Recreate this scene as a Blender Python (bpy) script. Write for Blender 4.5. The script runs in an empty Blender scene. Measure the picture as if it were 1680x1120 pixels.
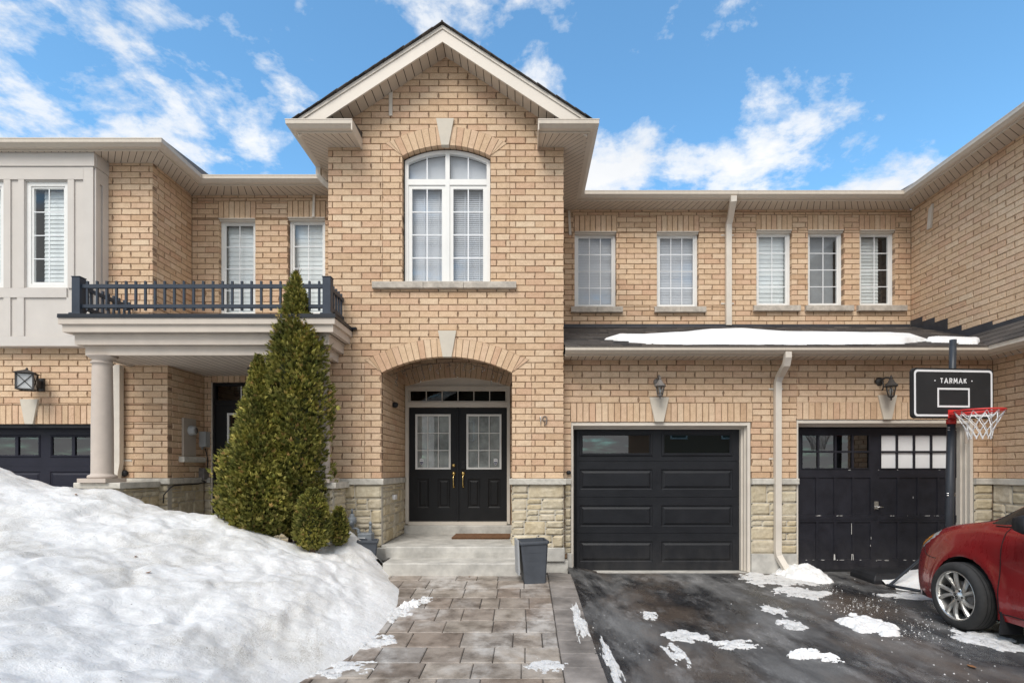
import bpy, bmesh, math, random
import numpy as np
from mathutils import Vector, Matrix, noise
random.seed(7)
SC = bpy.context.scene
COL = SC.collection
F_PX, VX, VY, CZ = 875.0, 862.0, 770.0, 1.46      # focal length (px), vanishing point (px), eye height (m)
def X(px, Y): return (px - VX) * Y / F_PX          # a photo column at depth Y -> metres
def Z(py, Y): return CZ - (py - VY) * Y / F_PX     # a photo row at depth Y -> metres
def smooth(a, b, t):
    t = min(1.0, max(0.0, (t - a) / (b - a))); return t * t * (3 - 2 * t)
def lerp(a, b, t): return a + (b - a) * t
def nz(x, y, z=0.0): return noise.noise(Vector((x, y, z)))
def fbm(x, y, z=0.0, o=4): return noise.fractal(Vector((x, y, z)), 1.0, 2.0, o)

# ------------------------------------------------------------------ materials
def ramp(nt, stops, fac, interp='LINEAR'):
    r = nt.nodes.new('ShaderNodeValToRGB'); e = r.color_ramp.elements
    r.color_ramp.interpolation = interp
    while len(e) < len(stops): e.new(0.5)
    for k, (p, c) in enumerate(stops):
        e[k].position = p; e[k].color = (c[0], c[1], c[2], 1) if not isinstance(c, (int, float)) else (c, c, c, 1)
    nt.links.new(fac, r.inputs[0]); return r.outputs[0]
def tex_noise(nt, vec, scale, detail=4, rough=0.55, dist=0.0):
    n = nt.nodes.new('ShaderNodeTexNoise'); n.inputs['Scale'].default_value = scale
    n.inputs['Detail'].default_value = detail; n.inputs['Roughness'].default_value = rough
    n.inputs['Distortion'].default_value = dist
    nt.links.new(vec, n.inputs['Vector']); return n.outputs[0]
def mix(nt, mode, fac, a, b):
    m = nt.nodes.new('ShaderNodeMix'); m.data_type = 'RGBA'; m.blend_type = mode
    for sock, v in ((m.inputs[0], fac), (m.inputs[6], a), (m.inputs[7], b)):
        if hasattr(v, 'is_linked') or isinstance(v, bpy.types.NodeSocket): nt.links.new(v, sock)
        elif isinstance(v, (int, float)): sock.default_value = v if sock == m.inputs[0] else (v, v, v, 1)
        else: sock.default_value = (v[0], v[1], v[2], 1)
    return m.outputs[2]
def math_n(nt, op, a, b=None, c=None, clamp=False):
    m = nt.nodes.new('ShaderNodeMath'); m.operation = op; m.use_clamp = clamp
    for k, v in enumerate((a, b, c)):
        if v is None: continue
        if isinstance(v, (int, float)): m.inputs[k].default_value = v
        else: nt.links.new(v, m.inputs[k])
    return m.outputs[0]
def bump(nt, h, strength, dist=0.01):
    b = nt.nodes.new('ShaderNodeBump'); b.inputs['Strength'].default_value = strength
    b.inputs['Distance'].default_value = dist; nt.links.new(h, b.inputs['Height']); return b.outputs[0]
def base_mat(name):
    m = bpy.data.materials.new(name); m.use_nodes = True
    nt = m.node_tree; p = nt.nodes['Principled BSDF']
    tc = nt.nodes.new('ShaderNodeTexCoord')
    return m, nt, p, tc.outputs['Object']
def geo(nt): return nt.nodes.new('ShaderNodeNewGeometry')
def setc(p, key, v): p.inputs[key].default_value = v
def stretch(nt, vec, s):
    mp = nt.nodes.new('ShaderNodeMapping'); mp.inputs['Scale'].default_value = s
    nt.links.new(vec, mp.inputs['Vector']); return mp.outputs[0]

def plain(name, col, rough=0.5, var=0.12, scale=6.0, bumps=0.05, bscale=60.0, metal=0.0, coat=0.0, streak=False):
    m, nt, p, v = base_mat(name)
    vv = stretch(nt, v, (4, 4, 0.5)) if streak else v
    n = tex_noise(nt, vv, scale, 5, 0.6)
    lo = [c * (1 - var) for c in col]; hi = [min(1, c * (1 + var)) for c in col]
    nt.links.new(ramp(nt, [(0.3, lo), (0.7, hi)], n), p.inputs['Base Color'])
    n2 = tex_noise(nt, v, bscale, 3)
    nt.links.new(bump(nt, n2, bumps, 0.004), p.inputs['Normal'])
    r = ramp(nt, [(0.3, max(0.02, rough - 0.07)), (0.7, min(1, rough + 0.07))], n)
    nt.links.new(r, p.inputs['Roughness'])
    setc(p, 'Metallic', metal)
    if coat: setc(p, 'Coat Weight', coat); setc(p, 'Coat Roughness', 0.05)
    return m

def brick_mat(name, stops, grime=0.25):
    m, nt, p, v = base_mat(name); g = geo(nt)
    c = ramp(nt, stops, g.outputs['Random Per Island'])
    sp = tex_noise(nt, v, 90, 3, 0.7)
    c = mix(nt, 'MULTIPLY', 0.55, c, ramp(nt, [(0.30, (0.58, 0.50, 0.44)), (0.50, (0.98, 0.97, 0.96)), (0.72, (1.14, 1.12, 1.08))], sp))
    blot = tex_noise(nt, v, 14, 3, 0.6)
    c = mix(nt, 'MULTIPLY', 0.5, c, ramp(nt, [(0.33, (0.84, 0.79, 0.74)), (0.6, (1.06, 1.04, 1.03))], blot))
    big = tex_noise(nt, stretch(nt, v, (1, 1, 0.5)), 1.1, 4, 0.6)
    c = mix(nt, 'MULTIPLY', grime, c, ramp(nt, [(0.33, (0.76, 0.73, 0.70)), (0.64, (1.06, 1.05, 1.03))], big))
    # the face of each brick carries small dark drag marks
    vo = nt.nodes.new('ShaderNodeTexVoronoi'); vo.inputs['Scale'].default_value = 34; nt.links.new(v, vo.inputs['Vector'])
    pits = ramp(nt, [(0.0, 0.0), (0.10, 0.0), (0.2, 1.0)], vo.outputs['Distance'])
    c = mix(nt, 'MULTIPLY', 0.35, c, mix(nt, 'MIX', pits, (0.45, 0.34, 0.26), (1, 1, 1)))
    nt.links.new(c, p.inputs['Base Color']); setc(p, 'Roughness', 0.88); setc(p, 'Specular IOR Level', 0.2)
    h = math_n(nt, 'ADD', sp, math_n(nt, 'MULTIPLY', pits, 0.6))
    nt.links.new(bump(nt, h, 0.55, 0.005), p.inputs['Normal'])
    return m
BR = [(p, tuple(min(1, v * k) for v, k in zip(c, (1.04, 1.11, 1.18)))) for p, c in [(0.0, (0.56, 0.36, 0.22)), (0.10, (0.64, 0.44, 0.28)), (0.18, (0.68, 0.475, 0.305)), (0.42, (0.665, 0.45, 0.285)), (0.62, (0.71, 0.515, 0.345)), (0.82, (0.655, 0.435, 0.285)), (0.93, (0.61, 0.385, 0.245)), (1.0, (0.73, 0.545, 0.37))]]
M = {}
M['brick'] = brick_mat('tan brick', BR)
M['mortar'] = plain('brown mortar', (0.285, 0.188, 0.12), 0.95, 0.2, 12, 0.4, 120)
def stone_mat():
    m, nt, p, v = base_mat('split faced stone'); g = geo(nt)
    c = ramp(nt, [(0.0, (0.52, 0.45, 0.32)), (0.2, (0.60, 0.55, 0.44)), (0.42, (0.54, 0.485, 0.375)), (0.6, (0.58, 0.53, 0.44)), (0.8, (0.59, 0.51, 0.36)), (1.0, (0.51, 0.475, 0.40))], g.outputs['Random Per Island'])
    n = tex_noise(nt, v, 18, 6, 0.65); n2 = tex_noise(nt, v, 5, 4, 0.6)
    c = mix(nt, 'MULTIPLY', 0.6, c, ramp(nt, [(0.3, (0.66, 0.60, 0.50)), (0.65, (1.1, 1.08, 1.05))], n))
    c = mix(nt, 'MULTIPLY', 0.4, c, ramp(nt, [(0.35, (0.8, 0.73, 0.58)), (0.65, (1.08, 1.06, 1.04))], n2))
    nt.links.new(c, p.inputs['Base Color']); setc(p, 'Roughness', 0.9); setc(p, 'Specular IOR Level', 0.2)
    nt.links.new(bump(nt, n, 0.7, 0.012), p.inputs['Normal']); return m
M['stone'] = stone_mat()
M['stone_mortar'] = plain('grey mortar', (0.50, 0.46, 0.39), 0.95, 0.12, 12, 0.3)
M['ledge'] = plain('cast stone', (0.54, 0.51, 0.45), 0.85, 0.22, 9, 0.5, 40)
M['sill'] = plain('weathered stone sill', (0.47, 0.42, 0.36), 0.9, 0.25, 10, 0.6, 40)
M['concrete'] = plain('pale concrete', (0.475, 0.455, 0.415), 0.85, 0.26, 5, 0.35, 70)
M['keystone'] = plain('smooth keystone', (0.60, 0.54, 0.45), 0.7, 0.06, 6, 0.1)
M['trim'] = plain('beige aluminium', (0.62, 0.545, 0.455), 0.45, 0.05, 5, 0.03, streak=True)
M['trim_light'] = plain('pale beige aluminium', (0.66, 0.60, 0.52), 0.45, 0.06, 5, 0.03)
M['soffit'] = plain('taupe soffit', (0.58, 0.50, 0.41), 0.6, 0.06, 5, 0.03)
M['fascia'] = plain('cream fascia board', (0.72, 0.65, 0.565), 0.5, 0.05, 4, 0.05)
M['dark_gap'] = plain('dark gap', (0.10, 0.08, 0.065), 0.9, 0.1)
M['panel'] = plain('grey beige stucco panel', (0.60, 0.555, 0.51), 0.8, 0.05, 3, 0.2, 120)
M['porch'] = plain('painted porch trim', (0.555, 0.485, 0.415), 0.65, 0.07, 4, 0.15, 90)
M['column'] = plain('painted column', (0.52, 0.445, 0.385), 0.75, 0.05, 8, 0.35, 160)
M['window_white'] = plain('white vinyl', (0.80, 0.79, 0.76), 0.4, 0.03, 5, 0.02)
M['muntin'] = plain('white grille', (0.86, 0.87, 0.88), 0.4, 0.02)
M['door_black'] = plain('black painted steel', (0.012, 0.012, 0.013), 0.5, 0.15, 6, 0.12, 150)
M['garage_black'] = plain('charcoal garage door', (0.014, 0.015, 0.018), 0.42, 0.15, 4, 0.5, 140)
M['garage_worn'] = plain('worn blue black paint', (0.018, 0.018, 0.024), 0.45, 0.3, 5, 0.25, 50)
M['garage_navy'] = plain('dark navy garage door', (0.017, 0.017, 0.028), 0.42, 0.12, 5, 0.25, 90)
def dusty(m, top=.55, amt=.35):
    nt = m.node_tree; p = nt.nodes['Principled BSDF']; tc = nt.nodes.new('ShaderNodeTexCoord').outputs['Object']
    sx = nt.nodes.new('ShaderNodeSeparateXYZ'); nt.links.new(tc, sx.inputs[0])
    g = ramp(nt, [(0.0, 1.0), (top, 0.10), (1.0, .04)], sx.outputs[2]); n = ramp(nt, [(.35, .1), (.7, 1.0)], tex_noise(nt, stretch(nt, tc, (1, 1, .45)), 5, 6, .7))
    old = p.inputs['Base Color'].links[0].from_socket
    nt.links.new(mix(nt, 'MIX', math_n(nt, 'MULTIPLY', math_n(nt, 'MULTIPLY', g, n), amt), old, (.23, .21, .19)), p.inputs['Base Color'])
for k_ in ('garage_black', 'garage_worn', 'door_black'): dusty(M[k_], .5, .13 if k_ != 'door_black' else .08)
M['chip'] = plain('bare primer', (0.62, 0.60, 0.57), 0.8, 0.15)
M['brass'] = plain('polished brass', (0.82, 0.62, 0.26), 0.2, 0.08, 8, 0.02, metal=1.0)
M['nickel'] = plain('satin nickel', (0.68, 0.67, 0.65), 0.3, 0.05, metal=1.0)
M['iron'] = plain('dark bronze metal', (0.045, 0.04, 0.037), 0.5, 0.3, 14, 0.2)
M['iron_pale'] = plain('weathered grey metal', (0.17, 0.155, 0.145), 0.55, 0.3, 14, 0.2)
M['rail'] = plain('slate blue grey paint', (0.040, 0.050, 0.068), 0.45, 0.15, 6, 0.08)
M['cap'] = plain('dark cap flashing', (0.018, 0.021, 0.027), 0.5, 0.2, 6, 0.1)
M['flash'] = plain('black metal flashing', (0.05, 0.052, 0.06), 0.42, 0.25, 4, 0.1)
M['pot'] = plain('slate plastic', (0.075, 0.083, 0.097), 0.55, 0.12, 7, 0.1)
M['pot_pale'] = plain('paler slate plastic', (0.36, 0.37, 0.38), 0.6, 0.08)  # paler copy of the slate for the planter's lighter left side
M['soil'] = plain('dark soil', (0.03, 0.022, 0.016), 0.95, 0.4, 20, 0.8)
M['black'] = plain('black plastic', (0.02, 0.02, 0.022), 0.5, 0.2)
M['rubber'] = plain('tyre rubber', (0.030, 0.029, 0.028), 0.8, 0.3, 20, 0.3, 60)
M['alloy'] = plain('silver alloy', (0.66, 0.645, 0.61), 0.33, 0.1, 12, 0.03, metal=0.85)
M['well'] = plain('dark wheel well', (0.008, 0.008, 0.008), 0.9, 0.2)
M['grey_box'] = plain('grey utility enamel', (0.40, 0.41, 0.41), 0.5, 0.08)
M['meter_board'] = plain('taupe meter board', (0.43, 0.37, 0.31), 0.7, 0.08)
M['gas_grey'] = plain('gas meter grey', (0.20, 0.22, 0.24), 0.5, 0.25, 16, 0.1)
M['white'] = plain('white paint', (0.80, 0.80, 0.80), 0.45, 0.03)
M['orange_red'] = plain('red powder coat', (0.62, 0.035, 0.03), 0.4, 0.08)
M['net'] = plain('white nylon cord', (0.82, 0.82, 0.80), 0.8, 0.06)
M['pole'] = plain('dark grey steel pole', (0.042, 0.047, 0.055), 0.4, 0.12)
M['board'] = plain('black backboard', (0.026, 0.026, 0.027), 0.5, 0.15)
M['mat'] = plain('brown coir mat', (0.17, 0.085, 0.04), 0.95, 0.35, 25, 1.0, 200)
M['shutter'] = plain('white louvre', (0.82, 0.845, 0.83), 0.5, 0.03)
M['blind'] = plain('pale blind', (0.62, 0.63, 0.66), 0.6, 0.04)
M['room_grey'] = plain('shaded room', (0.36, 0.37, 0.38), 0.9, 0.1)
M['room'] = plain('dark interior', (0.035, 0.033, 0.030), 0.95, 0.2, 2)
M['frost'] = plain('textured film', (0.34, 0.345, 0.325), 0.35, 0.5, 3.5, 0.2, 20)
M['lamp_white'] = plain('seeded lantern glass', (0.52, 0.53, 0.53), 0.25, 0.15, 14, 0.1)
M['navy'] = plain('navy print', (0.03, 0.03, 0.11), 0.5, 0.05)
M['bark'] = plain('cedar bark', (0.10, 0.065, 0.045), 0.95, 0.4, 12, 0.9, 40)
M['leaf_brown'] = plain('dry leaf', (0.28, 0.13, 0.05), 0.8, 0.3)
M['amber'] = plain('amber lens', (0.85, 0.33, 0.04), 0.12, 0.08, coat=0.8)
M['lens'] = plain('clear headlight lens', (0.55, 0.53, 0.50), 0.08, 0.15, 9, 0.05, coat=1.0)

def glass_mat(name, tint, refl=1.0, rough=0.0):
    m, nt, p, v = base_mat(name); out = nt.nodes['Material Output']
    tr = nt.nodes.new('ShaderNodeBsdfTransparent'); tr.inputs[0].default_value = (*tint, 1)
    gl = nt.nodes.new('ShaderNodeBsdfGlossy'); gl.inputs['Roughness'].default_value = rough
    gg = geo(nt); dt = nt.nodes.new('ShaderNodeVectorMath'); dt.operation = 'DOT_PRODUCT'; nt.links.new(gg.outputs['Normal'], dt.inputs[0]); nt.links.new(gg.outputs['Incoming'], dt.inputs[1])
    fr = math_n(nt, 'MULTIPLY_ADD', math_n(nt, 'POWER', math_n(nt, 'SUBTRACT', 1.0, math_n(nt, 'ABSOLUTE', dt.outputs['Value']), clamp=True), 5.0), 0.95, 0.045)
    w = tex_noise(nt, v, 2.2, 1); b = bump(nt, w, 0.006, 0.01)
    nt.links.new(b, gl.inputs['Normal'])
    f = math_n(nt, 'MULTIPLY_ADD', fr, refl, 0.02, clamp=True)
    ms = nt.nodes.new('ShaderNodeMixShader'); nt.links.new(f, ms.inputs[0])
    nt.links.new(tr.outputs[0], ms.inputs[1]); nt.links.new(gl.outputs[0], ms.inputs[2])
    nt.links.new(ms.outputs[0], out.inputs['Surface']); return m
M['glass'] = glass_mat('window glass', (0.93, 0.95, 0.96), 1.5)
M['glass_dark'] = glass_mat('dark glass', (0.30, 0.31, 0.33), 2.2)
M['glass_dim'] = glass_mat('shaded transom glass', (0.55, 0.48, 0.42), .15)
M['glass_lamp'] = glass_mat('lantern glass', (0.75, 0.77, 0.78), 2.0, 0.15)

def car_paint():
    m, nt, p, v = base_mat('deep red car paint')
    n = tex_noise(nt, v, 3, 5, 0.6); d = tex_noise(nt, stretch(nt, v, (3, 3, 0.9)), 5, 5, 0.7)
    c = ramp(nt, [(0.3, (0.25, 0.010, 0.012)), (0.7, (0.31, 0.014, 0.017))], n)
    c = mix(nt, 'MIX', ramp(nt, [(0.55, 0.0), (0.85, 0.14)], d), c, (0.24, 0.11, 0.10))
    nt.links.new(c, p.inputs['Base Color']); setc(p, 'Metallic', 0.25)
    nt.links.new(ramp(nt, [(0.35, 0.22), (0.75, 0.5)], d), p.inputs['Roughness'])
    setc(p, 'Coat Weight', 0.8); setc(p, 'Coat Roughness', 0.07); return m
M['car'] = car_paint()

def snow_mat(name, dirt=1.0, tone=0.86):
    T = lambda k: (tone * k, tone * k * .987, tone * k * .968)
    m, nt, p, v = base_mat(name)
    n = tex_noise(nt, v, 0.85, 6, 0.66, 0.3); f = tex_noise(nt, v, 120, 3, 0.75); k = tex_noise(nt, v, 24, 5, 0.7); mid = tex_noise(nt, v, 5.0, 6, 0.7, 0.4)
    c = ramp(nt, [(0.3, T(.90)), (0.65, T(1.0))], k)
    c = mix(nt, 'MULTIPLY', 0.55 * min(1, dirt + .1), c, ramp(nt, [(0.34, (0.80, 0.80, 0.80)), (0.58, (1.02, 1.02, 1.02))], mid))
    zone = ramp(nt, [(0.47, 0.0), (0.62, 1.0)], n)
    patch = math_n(nt, 'MULTIPLY', zone, math_n(nt, 'MULTIPLY', ramp(nt, [(0.43, 0.0), (0.57, 1.0)], f), ramp(nt, [(0.40, 0.0), (0.57, 1.0)], mid)))
    c = mix(nt, 'MIX', math_n(nt, 'MULTIPLY', patch, 0.85 * dirt), c, (0.27, 0.235, 0.185))
    c = mix(nt, 'MIX', math_n(nt, 'MULTIPLY', zone, 0.36 * dirt), c, (0.52, 0.49, 0.43))
    for sc, r0, sel, col in ((9, .05, .55, (0.12, 0.10, 0.08)), (31, .10, .72, (0.22, 0.19, 0.16))):
        vo = nt.nodes.new('ShaderNodeTexVoronoi'); vo.inputs['Scale'].default_value = sc; nt.links.new(v, vo.inputs['Vector'])
        sp_ = nt.nodes.new('ShaderNodeSeparateColor'); nt.links.new(vo.outputs['Color'], sp_.inputs[0])
        sp = math_n(nt, 'MULTIPLY', ramp(nt, [(0.0, 1.0), (r0 * .7, 1.0), (r0 * 1.3, 0.0)], vo.outputs['Distance']), math_n(nt, 'GREATER_THAN', sp_.outputs[0], sel))
        c = mix(nt, 'MIX', math_n(nt, 'MULTIPLY', sp, 0.8 * dirt), c, col)
    nt.links.new(c, p.inputs['Base Color']); setc(p, 'Roughness', 0.6)
    setc(p, 'Subsurface Weight', 0.2); setc(p, 'Subsurface Radius', (0.02, 0.025, 0.03)); setc(p, 'Subsurface Scale', 0.4)
    h = math_n(nt, 'ADD', math_n(nt, 'MULTIPLY', k, 0.7), math_n(nt, 'MULTIPLY', f, 0.25))
    nt.links.new(bump(nt, h, 0.75, 0.02), p.inputs['Normal']); return m
M['snow'] = snow_mat('old snow', 1.0, 0.84)
M['snow_clean'] = snow_mat('clean roof snow', 0.08, 0.88)
M['ice'] = snow_mat('grey slush', 0.4, 0.74)
def mottle(m):
    nt = m.node_tree; p = nt.nodes['Principled BSDF']; tc = nt.nodes.new('ShaderNodeTexCoord').outputs['Object']
    n = tex_noise(nt, tc, 11, 6, .7, .3); f = tex_noise(nt, tc, 75, 3, .7)
    al = ramp(nt, [(.33, .15), (.50, 1.0)], math_n(nt, 'MULTIPLY_ADD', f, .45, math_n(nt, 'MULTIPLY', n, .6)))
    nt.links.new(al, p.inputs['Alpha'])
mottle(M['ice'])

def asphalt_mat():
    m, nt, p, v = base_mat('wet asphalt')
    sv = stretch(nt, v, (1.0, 0.42, 1.0))
    n = tex_noise(nt, sv, 1.45, 10, 0.68, 0.25); g = tex_noise(nt, v, 130, 3, 0.85); n2 = tex_noise(nt, sv, 3.2, 10, 0.72, 0.2)
    n3 = tex_noise(nt, stretch(nt, v, (0.9, 0.5, 1)), 1.1, 8, 0.62)
    c = ramp(nt, [(0.36, (0.012, 0.012, 0.014)), (0.45, (0.036, 0.036, 0.038)), (0.52, (0.085, 0.084, 0.083)), (0.62, (0.16, 0.157, 0.153)), (0.78, (0.24, 0.235, 0.23))], n)
    c = mix(nt, 'MIX', ramp(nt, [(0.48, 0.0), (0.62, 0.6)], n3), c, (0.15, 0.112, 0.084))
    c = mix(nt, 'MULTIPLY', 0.7, c, ramp(nt, [(0.3, (0.45, 0.45, 0.46)), (0.55, (1.0, 1.0, 1.0)), (0.72, (1.7, 1.65, 1.6))], g))
    vo = nt.nodes.new('ShaderNodeTexVoronoi'); vo.inputs['Scale'].default_value = 22; nt.links.new(v, vo.inputs['Vector'])
    wn = vo.outputs['Color']; sep = nt.nodes.new('ShaderNodeSeparateColor'); nt.links.new(wn, sep.inputs[0])
    sel = math_n(nt, 'GREATER_THAN', sep.outputs[0], 0.72)
    salt = math_n(nt, 'MULTIPLY', math_n(nt, 'MULTIPLY', ramp(nt, [(0.0, 1.0), (0.10, 1.0), (0.16, 0.0)], vo.outputs['Distance']), sel), ramp(nt, [(0.50, 0.0), (0.60, 1.0)], n2))
    bloom = math_n(nt, 'MULTIPLY', ramp(nt, [(0.52, 0.0), (0.70, 0.62)], n2), ramp(nt, [(0.4, 0.3), (0.6, 1.0)], g))
    c = mix(nt, 'MIX', bloom, c, (0.46, 0.45, 0.44)); c = mix(nt, 'MIX', math_n(nt, 'MULTIPLY', salt, 0.45), c, (0.78, 0.78, 0.78))
    nt.links.new(c, p.inputs['Base Color'])
    nt.links.new(ramp(nt, [(0.38, 0.10), (0.47, 0.32), (0.58, 0.8)], n), p.inputs['Roughness'])
    nt.links.new(bump(nt, g, 0.8, 0.008), p.inputs['Normal']); return m
M['asphalt'] = asphalt_mat()
def paver_mat():
    m, nt, p, v = base_mat('tumbled concrete pavers'); gg = geo(nt)
    c = ramp(nt, [(0.0, (0.21, 0.178, 0.15)), (0.25, (0.285, 0.245, 0.208)), (0.5, (0.245, 0.198, 0.162)), (0.75, (0.33, 0.29, 0.245)), (1.0, (0.255, 0.235, 0.215))], gg.outputs['Random Per Island'])
    n = tex_noise(nt, v, 5, 6, 0.65); g = tex_noise(nt, v, 130, 3, 0.75); s = tex_noise(nt, v, 1.5, 5, 0.65, 0.4)
    c = mix(nt, 'MULTIPLY', 0.9, c, ramp(nt, [(0.32, (0.40, 0.36, 0.33)), (0.6, (1.2, 1.17, 1.15))], n))
    c = mix(nt, 'MULTIPLY', 0.5, c, ramp(nt, [(0.3, (0.6, 0.6, 0.6)), (0.65, (1.3, 1.3, 1.3))], g))
    c = mix(nt, 'MIX', math_n(nt, 'MULTIPLY', ramp(nt, [(0.50, 0.0), (0.70, 0.72)], s), ramp(nt, [(0.36, 0.1), (0.58, 1.0)], n)), c, (0.60, 0.58, 0.55))
    nt.links.new(c, p.inputs['Base Color'])
    nt.links.new(ramp(nt, [(0.4, 0.35), (0.6, 0.8)], s), p.inputs['Roughness'])
    nt.links.new(bump(nt, n, 0.5, 0.01), p.inputs['Normal']); return m
M['paver'] = paver_mat()
M['paver_border'] = plain('charcoal border pavers', (0.225, 0.20, 0.18), 0.7, 0.55, 3, 0.5, 60)
M['sand'] = plain('dark joint sand', (0.06, 0.052, 0.045), 0.95, 0.3, 20, 0.5)
M['earth'] = plain('frozen lawn', (0.16, 0.14, 0.11), 0.95, 0.4, 3, 0.5)
def shingle_mat():
    m, nt, p, v = base_mat('asphalt shingles'); gg = geo(nt)
    c = ramp(nt, [(0.0, (0.035, 0.031, 0.030)), (0.4, (0.085, 0.072, 0.063)), (0.7, (0.055, 0.047, 0.043)), (1.0, (0.13, 0.11, 0.095))], gg.outputs['Random Per Island'])
    g = tex_noise(nt, v, 160, 3, 0.8)
    c = mix(nt, 'MULTIPLY', 0.7, c, ramp(nt, [(0.3, (0.5, 0.5, 0.5)), (0.7, (1.5, 1.5, 1.5))], g))
    nt.links.new(c, p.inputs['Base Color']); setc(p, 'Roughness', 0.95)
    nt.links.new(bump(nt, g, 0.6, 0.006), p.inputs['Normal']); return m
M['shingle'] = shingle_mat()
def leaf_mat(name, stops):
    m, nt, p, v = base_mat(name); gg = geo(nt)
    c = ramp(nt, stops, gg.outputs['Random Per Island'])
    n = tex_noise(nt, v, 4.5, 3, 0.6)
    c = mix(nt, 'MULTIPLY', 0.7, c, ramp(nt, [(0.36, (0.35, 0.40, 0.42)), (0.62, (1.35, 1.25, 1.1))], n))
    nt.links.new(c, p.inputs['Base Color']); setc(p, 'Roughness', 0.7); setc(p, 'Specular IOR Level', 0.25); return m
M['cedar'] = leaf_mat('cedar foliage', [(0.0, (0.085, 0.10, 0.022)), (0.35, (0.19, 0.195, 0.040)), (0.65, (0.30, 0.285, 0.065)), (0.92, (0.41, 0.37, 0.11)), (1.0, (0.38, 0.23, 0.09))])
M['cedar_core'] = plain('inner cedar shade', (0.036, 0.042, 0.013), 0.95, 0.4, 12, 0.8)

for k_ in ('cap', 'rail', 'door_black', 'garage_black', 'garage_worn', 'garage_navy', 'board', 'pole', 'pot', 'flash', 'black'): M[k_].node_tree.nodes['Principled BSDF'].inputs['Specular IOR Level'].default_value = .28
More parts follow.
